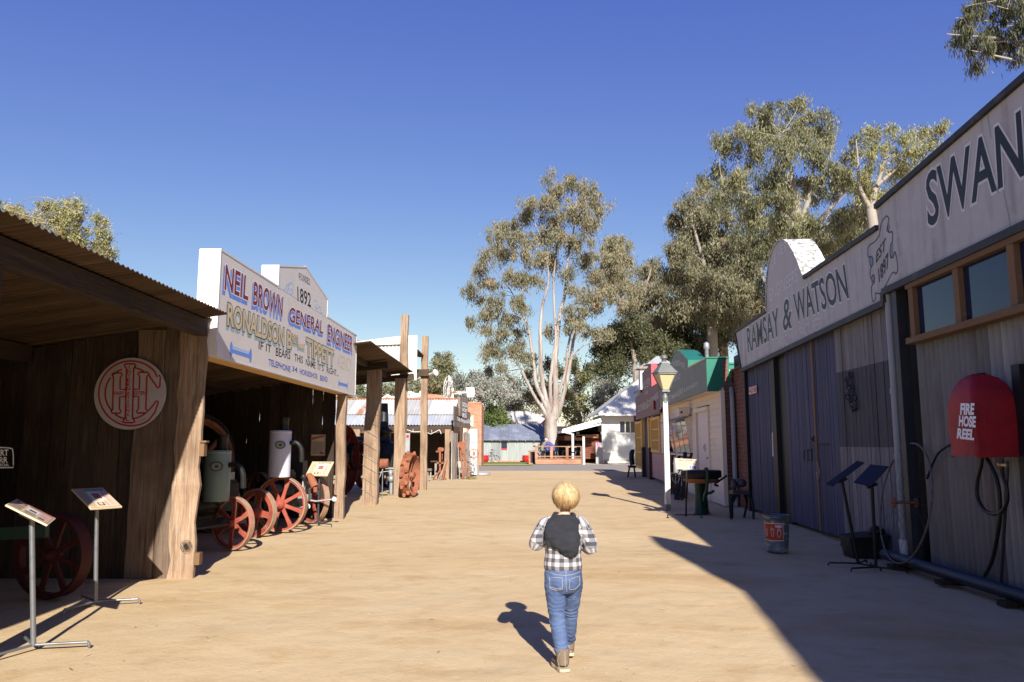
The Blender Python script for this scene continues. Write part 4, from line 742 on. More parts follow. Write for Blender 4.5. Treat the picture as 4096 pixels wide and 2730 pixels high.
# hanging chain and hooks at the eave
T = thing('hanging_chain', 'pale slack chain with hooks hung across the dark smithy opening', 'chain', (-4, 30.2, 1.5))
pts = [atY('N', 955, 500, 30.2), atY('N', 1085, 520, 30.2), atY('N', 1290, 490, 30.2)]; P = [atY('X', -160, 0, 30.2), atY('X', 20, 60, 30.2), atY('X', 230, 55, 30.2), atY('X', 460, 95, 30.2), atY('X', 520, 125, 30.2), atY('X', 580, 95, 30.2), atY('X', 770, 0, 30.2)]
s = MB(); s.tube(P, .012, 5); s.tube([P[-1], atY('X', 820, 120, 30.2)], .014, 5); s.tube([atY('X', 545, 0, 30.2), atY('X', 550, 90, 30.2)], .008, 5); s.tube([atY('X', 20, 60, 30.2), atY('X', 15, -20, 30.2)], .01, 5); s.build('links', MT['white'], T)
# anvil-like drill, bench, tools
T = thing('post_drill', 'rusty cast-iron hand drill stand on splayed legs in the smithy opening', 'drill', (-3.2, 29.6, 0))
YD = 29.6
def x9(x, y, Y=YD): return atY('X', x, y, Y)
s = MB(); s.bar(x9(785, 600), x9(785, 1190), .075, .05); s.build('column', MT['rust'], T)
s = MB(); s.lathe(x9(780, 560), [(.085, -.03), (.085, .03)], (.2, -1, 0), 16); s.lathe(x9(840, 560), [(.075, -.03), (.075, .03)], (.2, -1, 0), 16); s.lathe(x9(695, 620), [(.04, -.03), (.04, .03)], (.2, -1, 0), 10); s.bar(x9(690, 620), x9(800, 620), .05, .05); s.build('head', MT['rust'], T)
s = MB(); s.bar(x9(690, 950), x9(890, 950), .05, .06); s.tube([x9(850, 680), x9(845, 850)], .015, 6); s.build('cross_arm', MT['rust'], T)
for q in ((600, 1370), (960, 1370), (700, 1385)):
    s = MB(); p = x9(*q); s.bar(x9(785, 1150), (p.x, YD - .15 if q[0] != 700 else YD + .3, .0), .045, .05); s.build('leg', MT['rust'], T)
T = thing('work_bench', 'grey plank bench with tools on it inside the smithy opening', 'bench', (-3.3, 30.3, 0))
s = MB()
for k in range(3): s.box(x9(535, 0, 30.2).x, x9(985, 0, 30.2).x, 30.1 + k * .16, 30.24 + k * .16, x9(0, 920, 30.2).z, x9(0, 885, 30.2).z)
s.build('top', MT['slabx'], T)
for x in (-3.55, -3.0):
    s = MB(); s.box(x, x + .08, 30.2, 30.28, 0, x9(0, 925, 30.2).z); s.build('leg', MT['pale'], T)
T = thing('plank_stool', 'small pale wooden stool just right of the tall wire-bound post', 'stool', (-3.2, 28, 0))
a = x9(460, 1105, 28.5); b_ = x9(545, 1170, 28.5); s = MB(); s.box(a.x - .1, b_.x, 28.4, 28.7, b_.z, a.z); s.build('seat', MT['paley'], T)
for x in (a.x - .06, b_.x - .06):
    s = MB(); s.box(x, x + .05, 28.5, 28.56, 0, b_.z); s.build('leg', MT['pale'], T)
for i, (x0, y0, x1, y1, w_, c_, lb) in enumerate(((990, 720, 790, 1390, .05, 'post', 'pale sawn timber leaning on the smithy post, longest of the bundle'), (985, 850, 860, 1390, .045, 'rust', 'reddish iron bar leaning beside the pale sawn timber'), (975, 900, 720, 1400, .03, 'pale', 'thin grey rod leaning lowest against the smithy post'))):
    s = MB(); a = x9(x0, y0, 29.5); b_ = x9(x1, y1, 29.2); s.bar(a, (b_.x, 29.2, 0.0), w_, w_ * .6); tag(s.build('leaning_bar', MT[c_]), lb, 'bar', 'bars leaning on the smithy post')
# rusty implements leaning at the doorway
def y9(x, y, Y=30.6): return atY('X', x, y, Y)
T = thing('rusty_scoop', 'rust-red long-handled scoop leaning upright at the smithy doorway', 'scoop', (-2.1, 29.9, 0)); YS = 29.9
s = MB(); P = [y9(*q, YS) for q in ((1275, 400), (1320, 345), (1490, 320), (1540, 270), (1555, 320), (1500, 345), (1515, 580), (1470, 600), (1440, 650), (1400, 600), (1380, 520), (1330, 490))]; s.poly(P, (0, 1, 0), .05); s.build('blade', MT['rust'], T)
s = MB(); s.bar(y9(1370, 590, YS), (y9(1450, 1390, YS).x, YS, 0), .06, .05); s.bar(y9(1490, 620, YS), (y9(1660, 1380, YS).x, YS - .2, 0), .04, .04); s.bar(y9(1440, 660, YS), (y9(1560, 1380, YS).x, YS + .1, 0), .05, .04); s.build('handle', MT['rust'], T)
s = MB(); s.bar(y9(1330, 900, 29.8), y9(1350, 1075, 29.8), .11, .1); s.bar(y9(1300, 430, 29.8), (y9(1350, 1400, 29.8).x, 29.7, 0), .03, .03); tag(s.build('wooden_mallet', MT['pale']), 'grey wooden block on a thin handle left of the rust-red scoop', 'mallet')
T = thing('wheel_drill', 'old hand-cranked machine with two grey and rust spoked handwheels before the white panel', 'machine', (-1.9, 31.6, 0)); YD = 31.4
def f9(x, y, Y=YD): return atY('F', x, y, Y)
for (cx, cy, rx, k) in ((352, 1122, 46, 'rust'), (345, 1180, 42, 'iron')):
    R = (f9(cx + rx, cy).x - f9(cx - rx, cy).x) / 2; c = f9(cx, cy); s = MB(); s.lathe(c, [(R, -.015), (R, .015), (R - .03, .015), (R - .03, -.015), (R, -.015)], (.2, -1, 0), 28, caps=False)
    for q in range(6): a_, b_, d_ = basis((.2, -1, 0)); e = a_ * math.cos(q * 1.047) + b_ * math.sin(q * 1.047); s.bar(c + e * .02, c + e * (R - .02), .022, .015, d_)
    s.lathe(c, [(.04, -.03), (.04, .03)], (.2, -1, 0), 10); s.build('handwheel', MT[k], T)
s = MB(); s.tube([f9(352, 1010), f9(350, 1320)], .018, 6); s.tube([f9(285, 1055), f9(290, 1020), f9(380, 1012)], .016, 6); s.tube([f9(300, 1335), f9(335, 1200), f9(350, 1150)], .014, 6); s.tube([f9(392, 1335), f9(368, 1200), f9(350, 1150)], .014, 6); s.tube([f9(310, 1300), f9(390, 1270)], .012, 6); s.build('frame', MT['iron'], T)
a = onground('F', 425, 1325); s = MB(); s.lathe((a.x, a.y, 0), [(.38, 0), (.38, .06), (.32, .1), (.05, .11)], (0, 0, 1), 24); tag(s.build('round_hatch', MT['pipe']), 'flat grey round iron lid on the ground beyond the white panel', 'lid')
# ================================================================== FAR LEFT: brick hall, chimney, windmill, iron shed
BH = thing('brick_hall', 'orange brick building with stepped parapet seen above the smithy roof', 'building', (-7, 46, 0))
YB = 46.0
def m9(x, y, Y=YB): return atY('M', x, y, Y)
P = [(m9(-30, 500).x, 0), (m9(830, 500).x, 0), (m9(830, 585).x, m9(830, 585).z), (m9(505, 565).x, m9(505, 565).z), (m9(505, 515).x, m9(505, 515).z), (m9(80, 480).x, m9(80, 480).z), (m9(-30, 480).x, m9(80, 480).z)]
s = MB(); s.poly([Vector((x, YB, z)) for x, z in P], (0, 1, 0), 5); s.build('wall', MT['brickx'], BH)
BW = thing('brick_wing', 'tall plain orange brick end wall with a green-framed window right of the smithy sign', 'building', (-4, 48, 0)); YB = 48.0
xa, xb = m9(1000, 0).x, m9(1392, 0).x; zt = m9(1390, 690).z
s = MB(); s.box(xa, xb, YB, YB + 4, 0, zt); s.build('wall', MT['brickx'], BW); s = MB(); s.box(xa, xb - .05, YB - .06, YB + 4.02, zt, zt + .12); s.box(xa, xb - .02, YB - .03, YB + 4.01, zt - .12, zt - .002); s.build('coping', MT['brickx'], BW)
wa, wb = m9(1125, 1300), m9(1188, 985); s = MB(); s.box(wa.x, wb.x, YB - .05, YB + .02, wa.z, wb.z); w_ = s.build('window_frame', M('soft_green_frame', (.25, .33, .2), .6), BW); s = MB(); s.box(wa.x + .06, wb.x - .25, YB - .055, YB - .051, wa.z + .1, (wa.z + wb.z) / 2 - .03); s.box(wa.x + .06, wb.x - .25, YB - .055, YB - .051, (wa.z + wb.z) / 2 + .03, wb.z - .1); s.build('pane', MT['window'], w_)
PH = thing('pediment_building', 'cream hall with curved parapet gables and star vents behind the smithy roof', 'building', (-11, 52, 0)); YB = 52.0
CR['Y'] = (1300, 1550, .17)
def z9(x, y, Y=YB): return atY('Y', x, y, Y)
base_ = 2.0
s = MB(); pts = [(1205, 420), (1205, 245), (1260, 250), (1300, 270), (1380, 220), (1440, 172), (1480, 165), (1545, 205), (1650, 225), (1780, 215), (1880, 150), (1940, 110), (1985, 85), (2030, 95), (2090, 130), (2225, 145), (2225, 85), (2262, 85), (2262, 420)]
s.poly([Vector((z9(x, y).x, YB, z9(x, y).z)) for x, y in pts], (0, 1, 0), .4); s.build('parapet', MT['cream'], PH)
s = MB(); s.box(z9(300, 0).x, z9(2262, 0).x, YB + .02, YB + 6, 0, z9(0, 330).z); s.build('wall', MT['cream'], PH)
s = MB()
for cx, cy in ((1465, 250), (1985, 170)):
    for k in range(3): c = z9(cx, cy) + Vector((0, -.03, 0)); d = Vector((math.cos(k * 1.05), 0, math.sin(k * 1.05))) * .22; s.bar(c - d, c + d, .03, .04)
s.build('star_vent', MT['pale'], PH)
s = MB(); s.bar(z9(1930, 290) + Vector((0, -.1, 0)), z9(2262, 240) + Vector((0, -.1, 0)), .12, .18); s.build('cornice', MT['pale'], PH)
s = MB(); c = z9(675, 330); s.poly([Vector((z9(590, 0).x, YB - 6, z9(0, 345).z)), Vector((z9(770, 0).x, YB - 6, z9(0, 345).z)), Vector((z9(700, 0).x, YB - 6, z9(0, 245).z)), Vector((z9(665, 0).x, YB - 6, z9(0, 245).z))], (0, 1, 0), 1.0); tag(s.build('brick_chimney', MT['brickx']), 'small pointed brick gable poking over the left end of the smithy roof', 'chimney')
# red and white building glimpsed through the smithy
T = thing('red_white_shop', 'white building with red window glimpsed under the smithy roof behind the engine chimney', 'building', (-7, 40, 0))
def n9(x, y, Y=40.0): return atY('Y', x, y, Y)
a, b_ = n9(1380, 1500), n9(1640, 1050)
s = MB(); s.box(a.x - 1.2, b_.x + .3, 40, 41, 0, b_.z + .3); s.build('wall', MT['white'], T); s = MB(); s.box(n9(1425, 0).x, n9(1530, 0).x, 39.97, 40.02, n9(0, 1170).z, n9(0, 1080).z); s.box(n9(1430, 0).x, b_.x + .3, 39.97, 40.02, n9(0, 1245).z, n9(0, 1225).z); s.build('red_window', MT['hazred'], T)
# windmill head
WM = thing('windmill_head', 'old windmill head with skeletal fan and flaking white tail above the smithy roof', 'windmill', (-5, 38, 3)); YW = 38.0
def w9(x, y): return m9(x, y, YW)
s = MB(); s.tube([(w9(695, 0).x, YW, 1.5), w9(697, 345)], .06, 8); s.build('mast', MT['white'], WM)
s = MB(); s.tube([w9(640, 455), w9(720, 440), w9(780, 425)], [.04, .09, .03], 8); s.build('gearbox', MT['rust'], WM)
s = MB(); s.tube([w9(740, 475), w9(1040, 445)], .035, 6); s.tube([w9(770, 420), w9(930, 435), w9(1050, 435)], .015, 5); s.tube([w9(760, 470), w9(880, 490), w9(930, 515)], .015, 5); s.build('tail_boom', MT['cream'], WM)
s = MB()
for P in ([(1030, 325), (1235, 310), (1245, 430), (1045, 440)], [(1045, 450), (1245, 445), (1230, 560), (1060, 565)]): s.poly([w9(*q) for q in P], (0, 1, 0), .02)
s.build('tail_vane', M('flaking_white_vane', (.75, .72, .7), .7, 0, [((.3, .28, .26), 3.5, .52, .62, I1)]), WM)
c = w9(600, 420) + Vector((.0, -.3, 0)); s = MB(); a_, b_, d_ = basis((.97, -.24, .0))
for R in (.2, .5, .72): s.lathe(c, [(R, -.01), (R, .01), (R - .02, .01), (R - .02, -.01), (R, -.01)], (.97, -.24, 0), 30, caps=False)
s.build('fan_ring', MT['white'], WM)
for k in range(16):
    if k in (3, 7, 12): continue
    th = k * math.pi / 8; e = a_ * math.cos(th) + b_ * math.sin(th); f = -a_ * math.sin(th) + b_ * math.cos(th); s = MB(); s.tube([c, c + e * .78], .010, 4); s.hexa([c + e * .5 - f * .02, c + e * .5 + f * .02 + d_ * .03, c + e * .78 + f * .03 + d_ * .03, c + e * .78 - f * .03], [c + e * .5 - f * .02 + d_ * .01, c + e * .5 + f * .02 + d_ * .04, c + e * .78 + f * .03 + d_ * .04, c + e * .78 - f * .03 + d_ * .01]); s.build('fan_blade', MT['white'], WM)
# long iron shed beyond the lawn
FS2 = thing('long_iron_shed', 'low grey corrugated shed with a blue-grey roof beyond the lawn', 'shed', (-2, 57.6, 0)); YF = 57.6
def f2(x, y, Y=YF): return atY('F', x, y, Y)
xa, xb = f2(330, 0).x, f2(1032, 0).x; ze = f2(0, 993).z
r = NB(); r.corr((xa, YF, 0), (1, 0, 0), (0, 0, 1), f2(618, 0).x - xa, ze, .12, .015); r.corr((f2(672, 0).x, YF, 0), (1, 0, 0), (0, 0, 1), xb - f2(672, 0).x, ze, .12, .015)
wz0, wz1 = f2(0, 1087).z, f2(0, 1005).z; r.corr((f2(618, 0).x, YF, 0), (1, 0, 0), (0, 0, 1), f2(672, 0).x - f2(618, 0).x, wz0, .12, .015); r.build('wall', MT['galvfar'], FS2)
s = MB(); s.box(f2(612, 0).x, f2(678, 0).x, YF + .05, YF + .1, wz0 - .05, ze); w_ = s.build('window', MT['glass'], FS2); s = MB(); s.box(f2(618, 0).x, f2(672, 0).x, YF - .04, YF + .04, wz0, wz0 + .1); s.build('sill', MT['hazred'], w_)
r = NB(); r.corr((xa - .2, YF - .3, ze - .02), (1, 0, 0), (.0, 1.0, .46), xb - xa + .4, 3.0, .12, .015); r.build('roof', MT['roofblue'], FS2)
s = MB(); s.box(xa, xb, YF + .12, YF + 5, 0, ze - .05); s.build('inner_wall', MT['galvfar'], FS2)
s = MB(); s.box(xa, xb, YF - .25, YF - .02, 0, .1); s.build('footing', MT['brickx'], FS2)
for k in range(9): s = MB(); x = xa + .3 + k * (xb - xa - .5) / 8; s.bar((x, YF - .28, ze - .06), (x, YF + .1, ze - .04), .05, .05); s.build('rafter_end', MT['pale'], FS2)
# bicycle
BK = thing('bicycle', 'old grey bicycle leaning against the long iron shed', 'bicycle', (f2(545, 0).x, 57.2, 0)); YK = 57.25
def k2(x, y): return atY('F', x, y, YK)
RW = .34; ca, cb = Vector((k2(497, 0).x, YK, RW)), Vector((k2(570, 0).x, YK, RW))
for c in (ca, cb):
    s = MB(); s.lathe(c, [(RW, -.02), (RW, .02), (RW - .03, .02), (RW - .03, -.02), (RW, -.02)], (0, 1, 0), 28, caps=False); w_ = s.build('wheel', MT['iron'], BK); s = MB()
    for k in range(10): e = Vector((math.cos(k * .628), 0, math.sin(k * .628))); s.tube([c, c + e * (RW - .03)], .004, 4)
    s.build('spoke', MT['iron'], w_)
bb = (ca + cb) / 2 + Vector((0, 0, -.02)); st = Vector((ca.x + .25, YK, .8)); hd_ = Vector((cb.x - .18, YK, .82))
s = MB()
for p, q in ((ca, bb), (ca, st), (bb, st), (st, hd_), (bb, hd_), (hd_, cb)): s.tube([p, q], .018, 6)
s.build('frame', MT['iron'], BK); s = MB(); s.tube([hd_ + Vector((0, 0, .0)), hd_ + Vector((.02, 0, .15)), hd_ + Vector((.15, .1, .17))], .014, 5); s.build('handlebar', MT['iron'], BK); s = MB(); s.ball(st + Vector((0, 0, .08)), (.13, .07, .04), 8); s.build('saddle', MT['dkbrown'], BK)
for x, y, lb in ((467, 1190, 'glazed red pot left of the bicycle'), (850, 1187, 'glazed red pot near the wooden bench end')):
    a = onground('F', x, y + 6); s = MB(); s.lathe((a.x, 56.6, 0), [(.2, 0), (.3, .12), (.34, .3), (.3, .42), (.33, .46), (.33, .5), (.26, .5), (.25, .4)], (0, 0, 1), 20); T = s.build('flower_pot', MT['potred']); tag(T, lb, 'plant pot', 'red pots in front of the iron shed')
# hedge-backed pale roof with red trim behind
T = thing('pale_roof_house', 'pale iron roof with red bargeboards behind the long iron shed', 'house', (2, 70, 0)); YH = 70.0
def h2(x, y): return atY('F', x, y, YH)
r = NB(); r.corr(h2(650, 905), (1, 0, 0), Vector((0, 4, 1.9)), h2(1120, 0).x - h2(650, 0).x, 4.6, .2, .02); r.build('roof', MT['cortile'], T)
s = MB(); s.poly([h2(955, 895), h2(1110, 905), h2(1060, 790)], (0, 1, 0), .3); s.box(h2(650, 0).x, h2(1230, 0).x, YH + .3, YH + 4, 0, h2(0, 905).z); s.build('wall', MT['housewhite'], T)
s = MB(); s.bar(h2(950, 892) + Vector((0, -.1, 0)), h2(1062, 785) + Vector((0, -.1, 0)), .2, .25); s.bar(h2(1062, 785) + Vector((0, -.1, 0)), h2(1120, 850) + Vector((0, -.1, 0)), .2, .25); s.build('bargeboard', MT['hazred'], T)
# ================================================================== DECK, VERANDAH AND WHITE HOUSE
DK = thing('timber_deck', 'red-oiled timber deck with a post and rail fence under the big gum tree', 'deck', (3.1, 50.8, 0)); YD2 = 50.8
def t9(x, y, Y=YD2): return atY('T', x, y, Y)
xa, xb = t9(325, 0).x, t9(1820, 0).x; zt = t9(0, 1215).z; zr = t9(0, 835).z
s = MB()
for k in range(4): h = (zt - .03) / 4; s.box(xa, xb, YD2, YD2 + .03, .02 + k * h, .02 + (k + 1) * h - .008)
for k in range(34): s.box(xa, xb, YD2 - .02 + k * .12, YD2 - .02 + k * .12 + .113, zt - .03, zt)
s.build('boarding', MT['deck'], DK)
s = MB(); s.box(xa - .05, xb, YD2 - .03, YD2 + .09, zr - .03, zr + .02); s.box(xa + .1, xb - .1, YD2 + .0, YD2 + .05, zt + .1, zt + .17); s.build('rail', MT['deck'], DK)
for x in (348, 828, 1312, 1778): s = MB(); c = t9(x, 0).x; s.box(c - .085, c + .085, YD2 - .025, YD2 + .085, zt, zr - .03); s.build('rail_post', MT['deckz'], DK)
s = MB(); s.bar((xa + .05, YD2 + .1, zt + .5), (xa + .35, YD2 + 1.5, zt + .1), .08, .06); s.bar((xa, YD2 + .1, zr), (xa, YD2 + 4, zr), .06, .1); s.build('side_rail', MT['deck'], DK)
T = thing('side_bench', 'wooden planter box with dark front at the left end of the deck', 'planter', (1.0, 51.6, 0))
a, b_ = t9(125, 1270, 51.6), t9(320, 985, 51.6); s = MB(); s.box(a.x, b_.x, 51.7, 52.2, 0.05, b_.z - .04); s.build('box', MT['blackp'], T); s = MB(); s.box(a.x - .02, a.x + .1, 51.6, 51.7, 0, b_.z); s.box(a.x - .05, b_.x, 51.55, 52.2, b_.z, b_.z + .04); s.box(a.x, b_.x, 51.58, 51.62, .0, .08); s.build('frame', MT['deck'], T)
HW = thing('white_house', 'white weatherboard house with hipped pale iron roof and barred window at the street end', 'house', (7.5, 53.2, 0)); YH = 53.2
def f3(x, y, Y=YH): return atY('F', x, y, Y)
hx0, hx1 = f3(1585, 0).x, f3(1590, 0).x + 6.5; hz = f3(0, 745).z
s = MB(); k = 0; z = .25; wx0, wx1, wz0, wz1 = f3(1745, 0).x, f3(1885, 0).x, f3(0, 920).z, f3(0, 812).z
while z < hz:
    z1 = min(z + .16, hz)
    def brd(xa, xb): s.hexa([(xa, YH - .02, z), (xb, YH - .02, z), (xb, YH + .05, z), (xa, YH + .05, z)], [(xa, YH, z1), (xb, YH, z1), (xb, YH + .05, z1), (xa, YH + .05, z1)])
    if z1 > wz0 and z < wz1: brd(hx0, wx0); brd(wx1, hx1)
    else: brd(hx0, hx1)
    z = z1
s.build('wall', MT['housewhite'], HW)
s = MB(); s.box(hx0, hx1, YH + .2, YH + 7, 0, hz); s.box(hx0 + .2, hx1, YH - .0, YH + .1, .02, .2); s.build('inner_wall', MT['housewhite'], HW)
s = MB(); s.box(hx0 - .1, hx0 + .02, YH - .05, YH + .1, 0, hz); s.build('corner_board', MT['housewhite'], HW)
s = MB(); fw = .1
for (xa, xb, za, zb) in ((wx0 - fw, wx1 + fw, wz1, wz1 + fw), (wx0 - fw, wx1 + fw, wz0 - fw, wz0), (wx0 - fw, wx0, wz0, wz1), (wx1, wx1 + fw, wz0, wz1), (wx0 + .41 * (wx1 - wx0) / 1.3, wx0 + .41 * (wx1 - wx0) / 1.3 + .07, wz0, wz1), (wx0 + .85 * (wx1 - wx0) / 1.3, wx0 + .85 * (wx1 - wx0) / 1.3 + .07, wz0, wz1)): s.box(xa, xb, YH - .05, YH + .02, za, zb)
w_ = s.build('window_frame', MT['housewhite'], HW); s = MB(); s.box(wx0, wx1, YH + .06, YH + .1, wz0, wz1); s.build('pane', MT['glass'], w_)
pk = f3(1925, 440, YH + 2.6); er = Vector((hx0 - .3, YH - .45, hz + .12))
r = NB()
r.corr(Vector((hx0 - .3, YH - .45, hz + .05)), (1, 0, 0), Vector((0, 3.8, 3.0)), 1e-3 + .1, 4.6, .1, .0) if False else None
apex = Vector((pk.x + 1.2, YH + 4.2, pk.z + .95)); P = [Vector((hx0 - .3, YH - .45, hz + .02)), Vector((hx1 + 1, YH - .45, hz + .02)), Vector((hx1 - 1.5, YH + 4.2, apex.z)), apex]
s = MB(); s.poly(P, (0, 0, 1), .05); s.poly([P[0], apex, Vector((apex.x, YH + 8, apex.z)), Vector((hx0 - .3, YH + 11, hz))], (0, 0, 1), .05); s.build('roof', MT['cortile'], HW)
s = MB(); s.bar((hx0 - .35, YH - .52, hz - .02), (hx1, YH - .52, hz - .02), .12, .1); s.bar(Vector((hx0 - .3, YH - .45, hz + .06)), apex + Vector((0, 0, .05)), .14, .08); s.build('gutter', MT['white'], HW)
r = NB(); r.corr((hx0, YH - 1.0, hz - .12), (1, 0, 0), (0, .9, .35), 4, .9, .1, .012); r.build('window_hood', MT['cream'], HW)
VR = thing('cafe_verandah', 'white-edged sloping verandah roof on slim posts joined to the white house', 'verandah', (4.6, 52, 0))
a, b_ = f3(1210, 905, 51.5), f3(1578, 800, 51.5)
s = MB(); s.bar(a, b_, .1, .26, (0, 0, 1)); s.bar(a + Vector((.0, 0, -.04)), a + Vector((.0, 5.5, -.04)), .14, .16); s.bar(Vector((a.x + .2, 51.52, a.z - .12)), b_ + Vector((0, 0.02, -.26)), .08, .1); s.build('fascia', MT['white'], VR)
s = MB(); s.poly([a + Vector((0, .05, .04)), b_ + Vector((0, .05, .04)), b_ + Vector((0, 5.5, .04)), a + Vector((0, 5.5, .04))], (0, 0, 1), .06); s.build('roof', MT['darktrim'], VR)
for x, Y, zt_ in ((1490, 51.6, t9(0, 430).z), (1830, 50.55, t9(0, 530).z)):
    s = MB(); c = atY('T', x, 0, Y).x; s.box(c - .07, c + .07, Y - .06, Y + .06, 0, zt_); s.build('post', MT['white'], VR)
s = MB(); s.tube([t9(1230, 400, 51.6), t9(1460, 445, 51.6), t9(1480, 500, 51.6)], .05, 8); s.build('downpipe', MT['white'], VR)
s = MB(); x0_ = t9(1000, 0, 56.5).x; x1_ = hx0; s.box(x0_, x1_, 56.5, 56.7, 0, 2.6); s.build('back_wall', MT['blackp'], VR)
s = MB()
for k in range(13): s.box(t9(1850, 0, 54).x, x1_ - .1, 54.0, 54.04, .3 + k * .14, .3 + k * .14 + .125)
s.box(t9(1000, 0, 55).x, t9(1790, 0, 55).x, 55, 55.05, t9(0, 650, 55).z, t9(0, 500, 55).z); s.build('slat_screen', M('dark_red_screen_board', (.16, .045, .025), .7, tint=.2), VR)
s = MB(); s.box(t9(1600, 0, 53.5).x, t9(2230, 0, 53.5).x, 53.5, 53.55, t9(0, 560, 53.5).z, t9(0, 470, 53.5).z); s.box(t9(1240, 0, 53.5).x, t9(1790, 0, 53.5).x, 53.5, 53.55, t9(0, 650, 53.5).z, t9(0, 500, 53.5).z); s.build('red_valance', MT['deck'], VR)
s = MB()
for k in range(8): xx = t9(1610 + k * 92, 0, 53.2).x; s.box(xx, xx + .16 * 3.2 * .9, 53.2, 53.23, t9(0, 455, 53.2).z, t9(0, 375, 53.2).z)
s.build('clear_blind', MT['galv'], VR)
s = MB(); a, b_ = t9(2225, 1360, 52.6), t9(2345, 715, 52.6); s.box(a.x, hx0 - .12, 52.6, 52.7, 0, b_.z); tag(s.build('grey_gate_panel', MT['pipe']), 'plain grey panel standing at the corner of the white house', 'panel')
s = MB(); P = [t9(2285, 700, 52.5), t9(2340, 715, 52.5), t9(2360, 930, 52.5), t9(2320, 935, 52.5), t9(2290, 850, 52.5)]; s.poly(P, (0, 1, 0), .05); tag(s.build('pink_towel', MT['towel']), 'pink towel hung over the grey panel by the white house', 'towel')
# cafe chairs and tables on the deck
def cafe_chair(loc, rz, lb):
    t = thing('cafe_chair', lb, 'chair', loc, rz, 'black metal chairs on the deck')
    s = MB(); s.lathe((0, 0, .45), [(.2, 0), (.21, .02), (.2, .04)], (0, 0, 1), 14); s.build('seat', MT['blackp'], t, True)
    for sx in (-1, 1):
        for sy in (-1, 1): s = MB(); s.tube([(sx * .14, sy * .14, .45), (sx * .2, sy * .19, 0)], .016, 5); s.build('leg', MT['iron'] if sy < 0 else MT['blackp'], t, True)
    s = MB(); s.tube(spline([(-.18, -.18, .45), (-.19, -.2, .8), (0, -.22, .92), (.19, -.2, .8), (.18, -.18, .45)], 5), .018, 6); s.tube(spline([(-.08, -.19, .46), (-.09, -.21, .75), (0, -.215, .8), (.09, -.21, .75), (.08, -.19, .46)], 4), .012, 5); s.build('backrest', MT['blackp'], t, True); return t
cp = [(t9(530, 0, 51.9).x, 52.0, R_(-70), 'black chair under the person in the grey-green jacket'), (t9(705, 0, 51.7).x, 51.75, 0, 'black chair under the middle person in navy seen from behind'), (t9(920, 0, 52).x, 52.0, R_(60), 'black chair under the person in the navy cap and dark trousers'), (t9(1250, 0, 52.2).x, 52.2, R_(80), 'empty black chair left of the deck table'), (t9(1645, 0, 52).x, 52.0, 0, 'empty black chair at the right end of the deck'), (t9(1420, 0, 53.2).x, 53.4, R_(180), 'empty black chair behind the deck table')]
for x, y, rz, lb in cp: cafe_chair((x, y, zt), rz, lb)
def cafe_table(loc, lb):
    t = thing('cafe_table', lb, 'table', loc, 0, 'tables on the deck'); s = MB(); s.lathe((0, 0, .71), [(.4, 0), (.4, .03)], (0, 0, 1), 20); s.build('top', MT['paper'], t, True); s = MB(); s.lathe((0, 0, 0), [(.22, 0), (.2, .03), (.03, .05), (.03, .71)], (0, 0, 1), 12); s.build('pedestal', MT['blackp'], t, True)
cafe_table((t9(740, 0, 52.6).x, 52.7, zt), 'round deck table the three seated people share'); cafe_table((t9(1430, 0, 52.4).x, 52.5, zt), 'round pale deck table with nobody seated at it')
# three people seated on the deck
def sitter(loc, rz, lb, top, hair, cap=None, leg='trouser', bend=.25):
    t = thing('person', lb, 'person', loc, rz)
    m = MB(); z0 = .5
    tor = [((0, -.02, z0), (.17, .13)), ((0, .02, z0 + .2), (.16, .12)), ((0, .07 + bend * .2, z0 + .38), (.19, .12)), ((0, .10 + bend * .3, z0 + .5), (.12, .09)), ((0, .13 + bend * .4, z0 + .57), (.06, .06))]
    m.tube([p for p, r in tor], [r for p, r in tor], 14, sq=1)
    for sx in (-1, 1):
        m.tube([(sx * .09, 0, z0), (sx * .11, .42, z0 + .0), (sx * .11, .44, .1), (sx * .11, .45, .06)], [.09, .07, .05, .045], 10); m.tube([(sx * .11, .42, .05), (sx * .11, .58, .03)], [.045, .035], 8)
        m.tube([(sx * .19, .07 + bend * .2, z0 + .42), (sx * .24, .14, z0 + .18), (sx * .16, .36, z0 + .22), (sx * .12, .44, z0 + .25)], [.06, .05, .04, .03], 10)
    m.ball((0, .17 + bend * .5, z0 + .70), (.08, .1, .12), 12)
    me = remeshed(m, .022, 3); body = link_mesh(me, 'body', MT['skin'], t, True)
    def cloth(name, pred, mat, g):
        bm = bmesh.new(); bm.from_mesh(me); bmesh.ops.delete(bm, geom=[f for f in bm.faces if not pred(f.calc_center_median())], context='FACES'); bm.normal_update()
        for v in bm.verts: v.co += v.normal * g
        o = bpy.data.meshes.new(name); bm.to_mesh(o); bm.free(); o.materials.clear(); link_mesh(o, name, MT[mat], t, True)
    cloth('jacket', lambda c: c.z > z0 - .02 and not (c.z > z0 + .58) and not (c.y > .40 and c.z < z0 + .3 and abs(c.x) < .2) and not (c.y > .15 and c.z < z0 + .09), top, .02)
    cloth('trousers', lambda c: c.z < z0 + .1 and c.z > .1 and not (c.y < .3 and c.z > z0 + .07), leg, .014)
    cloth('shoes', lambda c: c.z < .1, 'blackp', .012)
    hy = .17 + bend * .5
    s = MB(); s.ball((0, hy - .02, z0 + .73), (.092, .11, .115), 14); s.build('hair', MT[hair], t, True)
    if cap: s = MB(); s.lathe((0, hy, z0 + .74), [(.108, 0), (.105, .06), (.07, .11), (.02, .125)], (0, 0, 1), 16); s.box(-.07, .07, hy + .07, hy + .2, z0 + .745, z0 + .755); s.build('cap', MT[cap], t, True)
    return t
sitter((t9(530, 0, 52.0).x, 52.05, zt), R_(-70), 'seated person with grey-blond hair in a grey-green jacket', 'jacket', 'hairg', bend=.3)
